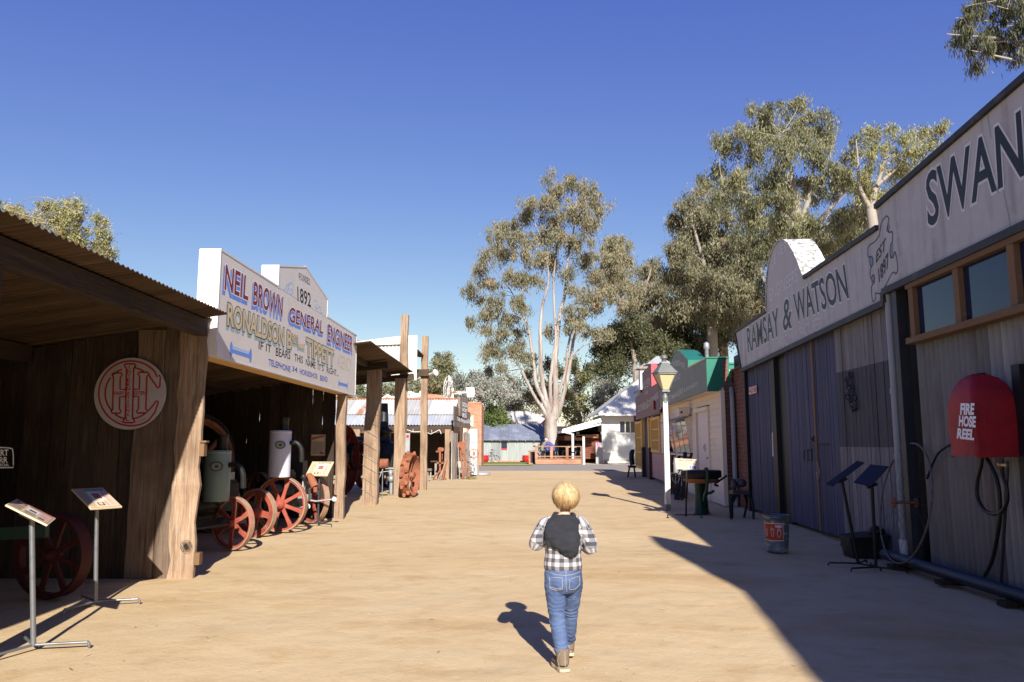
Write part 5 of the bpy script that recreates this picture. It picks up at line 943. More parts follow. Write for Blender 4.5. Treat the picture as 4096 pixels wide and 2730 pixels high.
sitter((t9(705, 0, 51.8).x, 51.8, zt), 0, 'seated person in navy top and dark cap, seen from behind', 'jacketb', 'hairg', 'jacketb', bend=.5)
sitter((t9(900, 0, 52.0).x, 52.05, zt), R_(65), 'seated person leaning in with navy cap, navy top and dark trousers', 'jacketb', 'hairg', 'jacketb', bend=.8)
# ================================================================== RIGHT SIDE: long iron workshop
RW_ = Wall(4.87, 15.6, .055); RF = Wall(4.75, 15.6, .055)          # wall line and fascia line
WS = thing('iron_workshop', 'long workshop in deep shade with a painted fascia board and faded blue timber doors', 'workshop', (4.6, 10, 0))
nR = RF.n
def rf(c, x, y): return RF.hit(c, x, y)
farT, farB = rf('H', 95, 1075), rf('H', 150, 1420); aL, aR = rf('H', 370, 890), rf('H', 720, 590)
st0, st1 = rf('H', 1375, 150), rf('J', 145, 760); bs0, bs1 = rf('H', 1440, 812), rf('H', 1430, 715)
tR, bR = rf('J', 905, 103), rf('J', 905, 862)
arch = [rf('H', *q) for q in ((370, 890), (372, 740), (376, 610), (392, 460), (415, 370), (450, 290), (490, 250), (530, 248), (570, 275), (615, 350), (655, 440), (690, 540), (718, 595))]
kT = (tR.z - st1.z) / (tR.y - st1.y); kB = (bR.z - bs1.z) / (bR.y - bs1.y)
def ext(p, k, y): return RF.p(y, p.z + k * (y - p.y))
e1 = ext(tR, kT, 2.2); e2 = ext(bR, kB, 2.2)
# the parapet carries on behind the viewer: a taller stepped gable there throws the pointed shadow on the street
fas = [farB, farT] + arch + [st0, RF.p(st0.y - .02, st1.z), tR, e1, RF.p(1.6, 5.25), RF.p(.3, 6.4), RF.p(-.9, 6.4), RF.p(-2.4, 5.5), RF.p(-4.2, 5.8), RF.p(-6.2, 6.15), RF.p(-9, 6.2), RF.p(-9, 3.3), e2, bs1, bs0]
s = MB(); s.poly([p for p in fas], -nR, .05); s.build('fascia', MT['galpaint'], WS)
s = MB()
cap = [farB, farT, arch[0]]
for a, b in zip(cap[:-1], cap[1:]): s.bar(a - nR * .06, b - nR * .06, .17, .05, (0, 0, 1))
for a, b in ((arch[-1], st0), (st0, RF.p(st0.y, st1.z)), (RF.p(st0.y, st1.z), tR), (tR, e1)): s.bar(a - nR * .05 + Vector((0, 0, .02)), b - nR * .05 + Vector((0, 0, .02)), .18, .06, (0, 0, 1))
for a, b in ((farB, bs0), (bs0, bs1), (bs1, bR), (bR, e2)): s.bar(a + nR * .012, b + nR * .012, .06, .075, (0, 0, 1))
s.build('capping', MT['darktrim'], WS)
s = NB(); rim = arch
for a, b in zip(rim[:-1], rim[1:]):
    o = nR * .02; i = -nR * .42; s.add([a + o, b + o, b + i, a + i], [(0, 1, 2, 3)], .5, False)
rm = s.build('arch_rim', M('mottled_white_rim', (.56, .55, .52), .6, 0, [((.2, .2, .19), 14, .47, .58, I1)]), WS)
so_ = rm.modifiers.new('t', 'SOLIDIFY'); so_.thickness = .025; so_.offset = 0
dk = MB(); stroke(dk, rim[:8], .035, nR, .004)
for y0, y1 in ((520, 1300),): pass
dk.build('joint', MT['darktrim'], WS)
jt = MB()
for a, b in (((228, 1000), (250, 1365)), ((375, 890), (397, 1300)), ((765, 960), (778, 1108)), ((1385, 155), (1420, 790))): stroke(jt, [rf('H', *a), rf('H', *b)], .008, nR, .003)
for a, b in (((715, 250), (738, 400)), ((800, 660), (842, 868))): stroke(jt, [rf('J', *a), rf('J', *b)], .008, nR, .003)
jt.build('sheet_joint', MT['pipe'], WS)
tx = MB(); wt_ = MB()
for mt_, off, lift in (('faint', .04, .003), ('black', .004, .0045)):
    for body, c, lb, lt_, rb, kw in (('RAMSAY', 'H', (208, 1255), (196, 1045), (490, 1098), {}), ('&', 'H', (524, 1062), (520, 800), (598, 1032), {}), ('WATSON', 'H', (640, 985), (612, 740), (1112, 765), {}), ('SWAN', 'J', (412, 858), (398, 590), (912, 588), {})):
        mb = MB(); walltext(mb, RF, body, c, lb, lt_, rb, lift, n=nR, off=off + .012); mb.build('lettering', MT[mt_], WS)
ft = MB()
for k, ch in enumerate('GENERAL'):
    f = k / 6; x = 415 + 175 * f; y = 610 - 240 * math.sin(math.pi * (.12 + .48 * f)) - (20 * f); walltext(ft, RF, ch, 'H', (x, y), (x - 4, y - 85), (x + 24, y - 22), .003, n=nR)
ft.build('lettering', MT['faint'], WS); ft = MB(); walltext(ft, RF, 'ENGINEERS', 'H', (405, 800), (400, 690), (655, 615), .003, n=nR)
ft.build('lettering', MT['faint'], WS); ft = MB(); walltext(ft, RF, 'AND MANUFACTURED', 'H', (505, 1215), (500, 1120), (862, 1045), .003, n=nR)
ft.build('lettering', MT['faint'], WS)
rb = MB(); sc = [(1450, 30), (1405, 90), (1385, 200), (1345, 262), (1292, 300), (1280, 355), (1288, 400), (1320, 402), (1328, 455), (1303, 520), (1308, 590), (1330, 560), (1340, 590), (1338, 630), (1314, 672), (1326, 800), (1355, 760), (1350, 725), (1395, 725), (1440, 655), (1505, 540), (1535, 552), (1550, 490), (1525, 355), (1508, 405), (1482, 385), (1485, 300), (1503, 250), (1500, 175), (1470, 180), (1460, 120), (1470, 60)]
stroke(rb, spline([rf('H', *q) for q in sc] + [rf('H', *sc[0])], 5), .014, nR, .004)
for q in ([(1460, 120), (1452, 160), (1475, 182)], [(1320, 402), (1300, 400), (1305, 470), (1318, 480)], [(1505, 405), (1490, 410), (1480, 380)], [(1330, 560), (1312, 600), (1338, 625)]): stroke(rb, spline([rf('H', *z) for z in q], 5), .012, nR, .004)
for body, lb, lt_, rb_, sh in (('EST', (1356, 455), (1352, 362), (1448, 322), .25), ('1897', (1385, 628), (1368, 520), (1480, 470), .2)): walltext(rb, RF, body, 'H', lb, lt_, rb_, .005, n=nR, off=.012, shear=sh)
rb.build('scroll_emblem', MT['black'], WS)
sf = MB()
for q in ([(1288, 402), (1320, 402), (1328, 450), (1306, 510), (1295, 470)], [(1333, 570), (1340, 620), (1318, 665), (1312, 610)], [(1485, 300), (1503, 250), (1508, 400), (1485, 390)], [(1465, 90), (1480, 130), (1470, 178), (1455, 150)]): sf.add([rf('H', *z) + nR * .0025 for z in q], [tuple(range(len(q)))], .5)
sf.build('scroll_emblem', M('scroll_shade_blue_grey', (.2, .23, .33), .7), WS)
# walls behind the fascia
def rw(c, x, y): return RW_.hit(c, x, y)
def vboards(y0, y1, z0, z1, mat, wd=.11, gap=.007, th=.022, name='wall_boards', par=WS, seed=1, jag=.0015, base=0.0):
    random.seed(seed); s = MB(); y = y1
    while y > y0 + .02:
        w_ = min(wd * random.uniform(.9, 1.1), y - y0); s.plank(RW_.p(y, z0, base), -RW_.t, (0, 0, 1), RW_.n, w_ - gap, z1 - z0, th + random.uniform(0, .009), jag, segs=5); y -= w_
    return s.build(name, MT[mat], par)
yA = rw('I', 95, 700).y; yB = rw('I', 268, 700).y; yC = rw('I', 345, 700).y; yD = rw('I', 690, 700).y; yE = rw('K', 515, 700).y; yF = rw('K', 605, 300).y
b = MB(); b.box(0, 0.01, 0, .01, 0, .01) if False else None
s = MB(); s.poly([RW_.p(17.3, 0, -.06), RW_.p(17.3, 3.3, -.06), RW_.p(bs0.y, 3.5, -.06), RW_.p(bs0.y - .5, 4.2, -.06), RW_.p(-9, 4.2, -.06), RW_.p(-9, 0, -.06)], -nR, .05); s.build('wall_backing', MT['blackp'], WS)
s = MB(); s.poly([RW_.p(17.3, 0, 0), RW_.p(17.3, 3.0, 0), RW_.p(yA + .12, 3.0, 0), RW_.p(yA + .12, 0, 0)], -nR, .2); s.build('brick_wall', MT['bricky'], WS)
dr1 = vboards(yB, yA, .05, 3.0, 'bluedoor', .10, name='fixed_door_leaf', seed=2)
dr2 = vboards(yD, yC, .05, 3.0, 'bluedoor', .10, name='double_door', seed=3)
zb1 = rw('I', 850, 190).z; zb2 = rw('I', 850, 725).z
vboards(yE, yD, .0, zb2, 'greyboard', .13, gap=.012, seed=5, jag=.005, name='wall_boards'); vboards(yE, yD, zb2 + .001, zb1, 'greyband', .13, gap=.012, seed=5, jag=.005, name='wall_boards'); vboards(yE, yD, zb1 + .001, 3.2, 'greyboard', .13, gap=.012, seed=5, jag=.005, name='wall_boards')
zs = rw('K', 600, 40).z
r = NB(); r.corr(RW_.p(yF, 0, .015), -RW_.t, (0, 0, 1), yF + 9, zs + .02, .10, .026, sheet=.7); r.build('iron_wall', MT['galv'], WS)
# far part: dark soffit, rail
s = MB(); s.bar(RW_.p(16.9, 2.95, .04), RW_.p(bs0.y + 1.5, 3.16, .04), .11, .03, (0, 0, 1)); s.build('soffit', MT['rawwood'], WS)
s = MB(); s.poly([RF.p(17.0, 2.9, -.5), RF.p(-8, 3.3, -.5), RF.p(-8, 4.3, -6), RF.p(17, 4.0, -6)], (0, 0, 1), .05); s.build('roof', MT['roofgal'], WS)
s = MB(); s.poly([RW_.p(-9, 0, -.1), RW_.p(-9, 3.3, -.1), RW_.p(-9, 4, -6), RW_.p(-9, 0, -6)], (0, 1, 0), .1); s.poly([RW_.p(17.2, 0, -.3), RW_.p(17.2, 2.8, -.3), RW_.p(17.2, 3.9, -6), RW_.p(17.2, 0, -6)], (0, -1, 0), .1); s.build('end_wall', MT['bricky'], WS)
# posts / steel columns by the doors
s = MB(); s.slabq(RW_.p(yB, 0, .0), RW_.t * (yC - yB), (0, 0, 3.0), RW_.n, .012); s.slabq(RW_.p(yB + .02, 0, .012), RW_.t * (yC - yB) * .35, (0, 0, 3.0), RW_.n, .07); s.build('steel_column', MT['blackp'], WS)
s = MB(); s.bar(RW_.p(yA + .1, 0, .05), RW_.p(yA + .1, 2.95, .05), .07, .07); s.build('steel_column', MT['blackp'], WS)
# door furniture
ym = rw('I', 545, 800).y
def D(x, y, d=.04): p = RW_.hit('I', x, y); return p + nR * d
s = MB(); s.slabq(RW_.p(ym - .02, .05, .028), RW_.t * .06, (0, 0, 2.95), nR, .02); s.build('meeting_rail', MT['rawwood'], WS)
s = MB(); P = [D(488, 745, .03), D(488, 745, .11), D(488, 812, .11), D(488, 812, .03)]; s.tube(P, .009, 6); s.tube([D(488, 745, .11), D(540, 740, .11), D(543, 812, .11), D(488, 812, .11)], .009, 6); s.tube([D(512, 742, .11), D(514, 812, .11)], .006, 6); s.build('door_handle', MT['blackp'], WS)
s = MB(); s.tube([D(520, 655), D(540, 690), D(520, 700), D(508, 670), D(520, 655)], .012, 6); s.slabq(D(510, 712, .03), D(535, 708, .03) - D(510, 712, .03), Vector((0, 0, .05)), nR, .02); s.tube([D(548, 707, .05), D(625, 707, .05)], .007, 5); s.build('latch', MT['blackp'], WS)
def chain(pts, mat, nm, par, r=.009, ln=.045):
    s = MB(); P = spline(pts, 8); k = 0; acc = 0
    for a, b in zip(P[:-1], P[1:]):
        acc += (b - a).length
        if acc >= ln * .8:
            acc = 0; d = (b - a).normalized(); u, v, _ = basis(d); w_ = u if k % 2 else v; k += 1; c = b
            s.tube([c - d * ln * .5, c - d * ln * .3 + w_ * ln * .28, c + d * ln * .3 + w_ * ln * .28, c + d * ln * .5, c + d * ln * .3 - w_ * ln * .28, c - d * ln * .3 - w_ * ln * .28, c - d * ln * .5], r * .55, 5, caps=False)
    return s.build(nm, MT[mat], par)
cd_ = chain([D(548, 815, .05), D(556, 850, .05), D(562, 885, .05), D(555, 935, .05), D(545, 900, .05)], 'iron', 'door_chain', WS, .008, .04)
HC = chain([D(770, 235, .06), D(745, 290, .05), D(765, 340, .06), D(755, 390, .06), D(780, 430, .06), D(785, 475, .06), D(805, 470, .06), D(805, 420, .06), D(785, 330, .06), D(775, 250, .06)], 'dsteel', 'hanging_chain', None, .02, .09); tag(HC, 'heavy dark chain hanging on the grey boards right of the blue doors', 'chain')
# signs on the doors
def plate(name, c, pts, mat, lb, cat, d=.05):
    P = [RW_.hit(c, *q) for q in pts]; s = MB(); s.poly([p + nR * d for p in P], nR, .006); return tag(s.build(name, MT[mat], None), lb, cat), P
HZ, P = plate('hazard_sign', 'I', ((95, 380), (145, 366), (143, 318), (94, 332)), 'panelw', 'small white hazard sign with red lettering high on the narrow blue door', 'sign')
s = MB(); e = (P[1] - P[0]); u = P[3] - P[0]; text(s, 'HAZCHEM', P[0] + e * .06 + u * .16, e * .88, u * .68, nR, .0585, off=.03); stroke(s, [p + nR * .0575 for p in P], .008, nR, 0, True); s.build('lettering', MT['hazred'], HZ)
NT, P = plate('paper_notice', 'I', ((250, 786), (288, 786), (283, 627), (247, 629)), 'paper', 'tall yellowed notice pinned at the edge of the narrow blue door', 'notice')
s = MB(); e, u = P[1] - P[0], P[3] - P[0]
for k in range(16): s.add([P[0] + e * a + u * (.08 + k * .04 + b) + nR * .0575 for a, b in ((.12, 0), (.88, 0), (.88, .014), (.12, .014))], [(0, 1, 2, 3)], .5)
s.build('print_text', MT['paneld'], NT); s = MB(); s.add([P[0] + e * a + u * b + nR * .0575 for a, b in ((.15, .78), (.8, .80), (.5, .94), (.2, .92))], [(0, 1, 2, 3)], .5); s.build('print', MT['panelr'], NT)
NT, P = plate('paper_notice', 'I', ((252, 624), (275, 622), (273, 568), (250, 570)), 'paper', 'small white notice above the tall yellowed one', 'notice')
s = MB(); e, u = P[1] - P[0], P[3] - P[0]; s.add([P[0] + e * a + u * b + nR * .0575 for a, b in ((.15, .3), (.85, .3), (.85, .42), (.15, .42))], [(0, 1, 2, 3)], .5); s.build('print_text', MT['paneld'], NT)
# downpipes at the corner of the board wall
DP = thing('downpipe', 'grey downpipe with collars between the board wall and the window bay', 'pipe', tuple(RW_.p(yE - .05, 0, .1)))
pe = RW_.hit('K', 520, 20); yp = RW_.off(.09).hit('K', 585, 1210).y
def PP(z, d=.09): return RW_.p(yE + (yp - yE) * 0 - .02, z, d)
s = MB(); s.tube([PP(.05), PP(3.15)], .043, 14); s.build('tube', MT['pipe'], DP)
for z in (1.95, 1.2, .45): s = MB(); s.lathe(PP(z), [(.052, -.03), (.052, .03)], (0, 0, 1), 14); s.build('collar', MT['pipe'], DP)
s = MB(); s.lathe(PP(0), [(.06, 0), (.058, .28)], (0, 0, 1), 14); s.build('base_sleeve', MT['paper'], DP)
s = MB(); s.bar(RW_.p(yE - .22, 0, .06), RW_.p(yE - .22, 3.1, .06), .12, .10); tag(s.build('steel_post', MT['dsteel']), 'square dark grey post just right of the downpipe', 'post')
# windows
WN = thing('window_bay', 'raw timber window frame with dark panes under the fascia board', 'window', tuple(RW_.p(7.5, zs, 0)))
wl = Wall(4.80, 15.6, .055)
def wj(x, y): return wl.hit('J', x, y)
zt_ = wj(560, 1085).z; zbt = wj(590, 1372).z; nW_ = nR
def wbar(y, w_=.07): s = MB(); s.slabq(wl.p(y - w_ / 2, zbt, -.03), wl.t * w_, (0, 0, zt_ + .1 - zbt), nR, .09); return s.build('mullion', MT['rawwood'], WN)
ya, yb_, yc_ = wj(350, 1300).y, wj(592, 1250).y, wj(880, 1150).y
wbar(ya, .1); wbar(yb_, .1); wbar(yc_ - .02, .1); wbar(yc_ - 1.35, .1)
s = MB(); s.slabq(wl.p(yc_ - 2.5, zbt - .06, -.03), wl.t * (ya + .1 - yc_ + 2.5), (0, 0, .065), nR, .13); s.build('sill', MT['rawwood'], WN); s = MB(); s.slabq(wl.p(yc_ - 2.5, zt_ + .0, -.03), wl.t * (ya + .1 - yc_ + 2.5), (0, 0, .1), nR, .1); s.build('head_rail', MT['rawwood'], WN)
s = MB(); s.slabq(wl.p(yc_ - 2.5, zbt, .0), wl.t * (ya - yc_ + 2.5), (0, 0, zt_ - zbt), nR, .006); s.build('pane', MT['glass'], WN)
# ---- fire hose reel
FH = thing('fire_hose_reel', 'fire hose reel under a red vinyl cover on the corrugated wall', 'fire hose', tuple(RW_.p(7.3, 1.2, 0)))
CW = RW_.off(.42)
def v9(x, y, d=.42): return RW_.off(d).hit('V', x, y)
yl, yr = v9(268, 600, .14).y, v9(860, 500, .42).y

m = MB(); rings = []
def rrect(y0, y1, d0, d1, z, r, k=5):
    out = []
    for (cy, cd_, a0) in ((y1 - r, d1 - r, 0), (y0 + r, d1 - r, 90), (y0 + r, d0 + r, 180), (y1 - r, d0 + r, 270)):
        for j in range(k + 1):
            a = R_(a0 + 90 * j / k); out.append(RW_.p(cy + r * math.cos(a), z + .006 * math.sin(cy * 40 + j), cd_ + r * math.sin(a)))
    return out
for z, iy, idd in ((1.235, .0, .0), (1.30, .004, .004), (1.5, -.008, -.005), (1.68, .0, .0), (1.78, .02, .012), (1.86, .05, .035), (1.915, .095, .07), (1.95, .14, .11), (1.965, .18, .16)):
    rings.append(rrect(6.58 + iy, 7.02 - iy, .04 + idd, .425 - idd, z, .028 + iy * .25))
k = len(rings[0]); vs = [p for r_ in rings for p in r_]
m.add(vs, [(i * k + j, i * k + (j + 1) % k, (i + 1) * k + (j + 1) % k, (i + 1) * k + j) for i in range(len(rings) - 1) for j in range(k)] + [tuple((len(rings) - 1) * k + j for j in range(k))], .5, True)
cv = m.build('cover', MT['redcover'], FH)
s = MB(); CP = RW_.off(.437)
for body, lb, lt_, rb_ in (('FIRE', (342, 500), (347, 402), (468, 502)), ('HOSE', (328, 612), (332, 518), (484, 624)), ('REEL', (310, 730), (318, 641), (470, 747))): walltext(s, CP, body, 'V', lb, lt_, rb_, .0, n=nR, off=.045)
s.build('lettering', MT['lwhite'], cv)
s = MB(); s.slabq(RW_.p(6.48, 0, .02), RW_.t * .12, (0, 0, 2.02), nR, .05); s.slabq(RW_.p(5.9, 0, .02), RW_.t * .45, (0, 0, 2.9), nR, .03); s.build('backing_post', MT['blackp'], FH)
def hv(x, y, d=.3): return RW_.off(d).hit('V', x, y)
s = MB(); s.tube(spline([hv(555, 890), hv(540, 1000), hv(505, 1150), hv(505, 1300), hv(570, 1420), hv(660, 1462), hv(740, 1440), hv(790, 1340), hv(785, 1200), hv(750, 1090), hv(740, 1020)], 8), .0165, 10); s.build('hose_loop', MT['rubber'], FH)
s = MB(); s.tube(spline([hv(580, 900), hv(640, 1010), hv(690, 1130), hv(718, 1280), hv(722, 1450), hv(715, 1560), RW_.off(.28).hit('K', 1000, 1130), RW_.off(.26).hit('K', 975, 1230), RW_.off(.26).hit('K', 935, 1305)], 8), .0165, 10); s.build('hose_tail', MT['rubber'], FH)
s = MB(); s.tube([hv(735, 925), hv(738, 1035)], .018, 10); s.tube([hv(790, 950), hv(795, 1035), RW_.p(RW_.hit('V', 800, 1500).y + .0, .02, .12)], .014, 8); s.build('valve_pipe', MT['dsteel'], FH); s = MB(); s.bar(hv(710, 985), hv(800, 995), .025, .02); s.ball(hv(735, 990), .022, 8); s.build('valve', MT['brass'], FH)
s = MB(); s.tube(spline([RW_.off(.1).hit('V', 262, 785), RW_.off(.12).hit('V', 180, 830), RW_.off(.12).hit('V', 110, 900), RW_.off(.1).hit('V', 50, 1040), RW_.off(.1).hit('V', 20, 1120)], 8), .014, 8); tag(s.build('black_hose', MT['rubber']), 'thin black hose arching from the red cover towards the hoop', 'hose')
# ---- steel hoop wheel leaning on the wall
HW_ = thing('spoked_hoop', 'tall thin-spoked old wheel hoop with a long hub leaning on the grey boards', 'wheel', tuple(RW_.p(8.6, 0, .4)))
HP = RW_.off(.20)
cH = HP.hit('K', 520, 905); top = HP.hit('K', 505, 578); RH = (top.z - cH.z) * 1.0; nH = (nR + Vector((0, 0, .12))).normalized()
tH = RW_.t; 
yl_, yr_ = HP.hit('K', 378, 900).y, HP.hit('K', 645, 900).y; RY = abs(yl_ - yr_) / 2; cH = Vector((HP.x((yl_ + yr_) / 2), (yl_ + yr_) / 2, cH.z))
RHz = min(RH, cH.z - .01)
s = MB(); s.tube([cH + tH * RY * math.cos(a) + Vector((0, 0, RHz * math.sin(a))) + nR * (-.13 * math.sin(a)) for a in np.linspace(0, 2 * math.pi, 56)], .011, 8, caps=False); s.build('rim', MT['bluewheel'], HW_)
s = MB()
for k in range(32):
    a = k * math.pi / 16; sd_ = .11 if k % 2 else -.11; s.tube([cH + nR * sd_, cH + tH * RY * math.cos(a) + Vector((0, 0, RHz * math.sin(a))) + nR * (-.13 * math.sin(a))], .0016, 4)
s.build('spoke', MT['dsteel'], HW_)
s = MB(); s.tube([cH - nR * .14, cH + nR * .14], .014, 10); s.lathe(cH + nR * .12, [(.05, -.008), (.05, .008)], nR, 14); s.lathe(cH - nR * .12, [(.05, -.008), (.05, .008)], nR, 14); s.build('hub', MT['rust'], HW_)
# ---- trough, plate, stands, bin
p0, p1 = onground('W', 620, 830, .1), onground('W', 2079, 1275, .1)
TRG = thing('long_pipe', 'long dull blue pipe lying on blocks along the foot of the iron wall', 'pipe', (p0.x, p0.y, 0))
d_ = (p1 - p0).normalized(); s = MB(); s.tube([p0, p1 + d_ * 2], .06, 16); s.build('tube', MT['bluemetal'], TRG)
for f in (.15, .55, .95): s = MB(); c = p0 + (p1 - p0) * f; s.box(c.x - .12, c.x + .12, c.y - .06, c.y + .06, 0, .045); s.build('block', MT['slab'], TRG)
P = [onground('W', *q, .05) for q in ((160, 725), (415, 800), (500, 690), (275, 650))]; s = MB(); s.poly([Vector((p.x, p.y, .03)) for p in P], (0, 0, 1), .03); tag(s.build('steel_plate', MT['slate']), 'flat blue-grey steel plate on the ground behind the stands', 'plate')
s = MB(); c = onground('W', 520, 900); c.y += .3; s.hexa([c + Vector((-.17, -.14, .0)), c + Vector((.2, -.14, .0)), c + Vector((.2, .14, .0)), c + Vector((-.17, .14, .0))], [c + Vector((-.22, -.18, .24)), c + Vector((.27, -.16, .27)), c + Vector((.25, .18, .3)), c + Vector((-.2, .18, .25))]); s.ball(c + Vector((.18, .0, .3)), (.1, .1, .07), 10); tag(s.build('iron_block', MT['enginedk']), 'dark iron casting behind the right-hand shaded stand', 'casting')
ga, gb = onground('W', 350, 960), onground('W', 535, 1000)
def shaded_stand(g, quad, top, foot, lb, dy):
    t = thing('information_stand', lb, 'information stand', (g.x, g.y, 0), 0, 'information stands on steel poles')
    P = [atY('I', x, y, g.y + d) for (x, y), d in zip(quad, dy)]; n_ = (P[1] - P[0]).cross(P[3] - P[0]).normalized()
    s = MB(); s.poly(P, n_, .014); s.build('panel', MT['slate'], t)
    a = atY('I', top[0], top[1], g.y); s = MB(); s.tube([(g.x, g.y, .03), a], .018, 10); s.build('pole', MT['blackp'], t); s = MB(); s.bar(a - Vector((.05, 0, .01)), a + Vector((.05, 0, .03)), .05, .03); s.build('bracket', MT['blackp'], t)
    for k in range(3):
        an = R_(170 + k * 120 + foot); e = Vector((math.cos(an), math.sin(an), 0)); b0 = Vector((g.x, g.y, .035)); s = MB(); s.tube([b0, b0 + e * .3, b0 + e * .32 + Vector((0, 0, -.03))], .0095, 8); s.build('leg', MT['blackp'], t)
shaded_stand(ga, [(583, 972), (627, 987), (838, 832), (790, 820)], (690, 950), 0, 'dark information stand seen edge-on from behind, its pole leaning left', (-.02, -.06, .05, .09))
shaded_stand(gb, [(768, 962), (880, 988), (1000, 858), (880, 845)], (888, 985), 25, 'dark information stand seen from behind, upright pole before the thin-spoked hoop', (.05, -.08, .02, .15))
def plainbox(): pass
g = onground('S', 1797, 1272); RB = .155
BN = thing('rubbish_bin', 'scuffed round metal rubbish bin with a red label before the blue doors', 'bin', (g.x, g.y + RB, 0))
hb = atY('I', 290, 1170, g.y + RB).z
s = MB(); s.lathe((0, 0, 0), [(.125, 0), (.13, .01), (.135, .02), (.13, .03), (.142, hb * .38), (.146, hb * .40), (.142, hb * .42), (.150, hb * .8), (.155, hb * .82), (.15, hb * .84), (.153, hb * .93), (.158, hb * .95), (.153, hb * .96), (.158, hb * .98), (.168, hb * .985), (.168, hb), (.155, hb), (.145, hb * .5), (.12, .03), (0, .03)], (0, 0, 1), 40, caps=False); bd_ = s.build('drum', MT['bin'], BN, True)
def cyl(mb, a0, a1, z0, z1, r0, r1, k=14):
    vs = []
    for j in range(k + 1): a = a0 + (a1 - a0) * j / k; vs += [(r0 * math.sin(a), -r0 * math.cos(a), z0), (r1 * math.sin(a), -r1 * math.cos(a), z1)]
    mb.add(vs, [(2 * j, 2 * j + 2, 2 * j + 3, 2 * j + 1) for j in range(k)], .5, True)
s = NB(); A0, A1, zA, zB = -1.62, .18, hb * .335, hb * .775; cyl(s, A0, A1, zA, zB, .147, .1555); s.build('label', MT['binlabel'], bd_, True)
s = NB(); cyl(s, A0 - .02, A1 + .02, zB, zB + .006, .1557, .156); cyl(s, A0 - .02, A1 + .02, zA - .006, zA, .1475, .1477); cyl(s, A1, A1 + .03, zA, zB, .1475, .156, 2); cyl(s, A0 - .03, A0, zA, zB, .1475, .156, 2)
def bl(a, z): r = .1482 + (z - zA) / (zB - zA) * .0085; return Vector((r * math.sin(a), -r * math.cos(a), z))
vs, fs__ = glyphs('RUBBISH', .02); x0 = min(v[0] for v in vs); x1 = max(v[0] for v in vs); s.add([bl(-.42 + .53 * (x - x0) / (x1 - x0), zB - .045 + .042 * y) for x, y in vs], fs__, .5)
def bstroke(pts, w_=.0035):
    P = [bl(*p) for p in pts]; k = len(P); vs = []
    for i in range(k):
        d = (P[min(i + 1, k - 1)] - P[max(i - 1, 0)]).normalized(); n = Vector((P[i].x, P[i].y, 0)).normalized(); q = n.cross(d) * w_ / 2; vs += [P[i] + q + n * .001, P[i] - q + n * .001]
    s.add(vs, [(2 * i, 2 * i + 1, 2 * i + 3, 2 * i + 2) for i in range(k - 1)], .5)
zm = (zA + zB) / 2 - .01
bstroke([(-.78, zm + .04), (-.74, zm - .045), (-.60, zm - .045), (-.56, zm + .04), (-.78, zm + .04)]); bstroke([(-.82, zm + .045), (-.52, zm + .045)]); bstroke([(-.68, zm + .045), (-.72, zm + .07), (-.76, zm + .075)])
bstroke([(-.15 + .14 * math.sin(a), zm + .0 - .055 * math.cos(a)) for a in np.linspace(0, 6.283, 20)]); bstroke([(-.22, zm + .05), (-.2, zm + .02), (-.15, zm + .06), (-.1, zm + .02), (-.08, zm + .05)])
bstroke([(-1.35, zm + .04), (-1.3, zm - .045), (-1.18, zm - .045), (-1.12, zm + .04), (-1.35, zm + .04)])
s.build('print', MT['lwhite'], bd_, True)
# ---- dark machine on legs by the brick wall
MC = thing('forge_stand', 'dark cast machine on splayed curved legs standing against the brick wall', 'machine', (4.25, 14.3, 0)); YM = 14.2
def p9(x, y, Y=YM): return atY('P', x, y, Y)
for (x0, x1, dy) in ((1640, 1560, -.1), (1720, 1650, .12), (1850, 1890, .15), (1900, 1995, -.1)):
    s = MB(); a, b_ = p9(x0, 850), p9(x1, 1330); s.tube(spline([a, a.lerp(b_, .4) + Vector(((-.05 if x1 < 1800 else .05), dy * .5, 0)), Vector((b_.x, YM + dy, 0))], 6), [.03] * 6 + [.022] * 7, 8); s.build('leg', MT['blackp'], MC)
s = MB(); a, b_ = p9(1590, 870), p9(1900, 800); s.box(a.x, b_.x, YM - .15, YM + .15, a.z, b_.z); s.ball(p9(1640, 690), (.06, .07, .11), 10); s.ball(p9(1790, 650), (.1, .1, .08), 10); s.tube([p9(1620, 640), p9(1610, 560)], .02, 6); s.tube([p9(1660, 640), p9(1670, 570)], .02, 6); s.build('bed', MT['dsteel'], MC)
s = MB(); s.ball(p9(1640, 820), (.06, .06, .04), 8); s.build('weight', MT['brass'], MC)
# ================================================================== LAMP POST
LP_ = thing('street_lamp', 'old gas-style street lamp with amber glass lantern on a square white post', 'street lamp', (3.21, 16.1, 0)); lx, ly = 3.205, 16.1
def o9(x, y, Y=16.1): return atY('O', x, y, Y)
zj = o9(630, 1085).z; zk = atY('P', 330, 650, 16.1).z; zbse = atY('P', 330, 1065, 16.1).z
s = MB()
def sqs(z0, z1, w0, w1, mb): mb.hexa([(lx - w0, ly - w0, z0), (lx + w0, ly - w0, z0), (lx + w0, ly + w0, z0), (lx - w0, ly + w0, z0)], [(lx - w1, ly - w1, z1), (lx + w1, ly - w1, z1), (lx + w1, ly + w1, z1), (lx - w1, ly + w1, z1)])
sqs(zk, zj, .052, .046, s); s.build('shaft', MT['white'], LP_)
s = MB(); sqs(-.02, zbse, .05, .05, s); s.build('stump', MT['lampgrey'], LP_)
s = MB(); sqs(zbse, zk - .0, .056, .05, s); s.ball((lx - .03, ly - .05, zbse + .06), (.022, .03, .06), 8); s.build('plinth', MT['housewhite'], LP_)
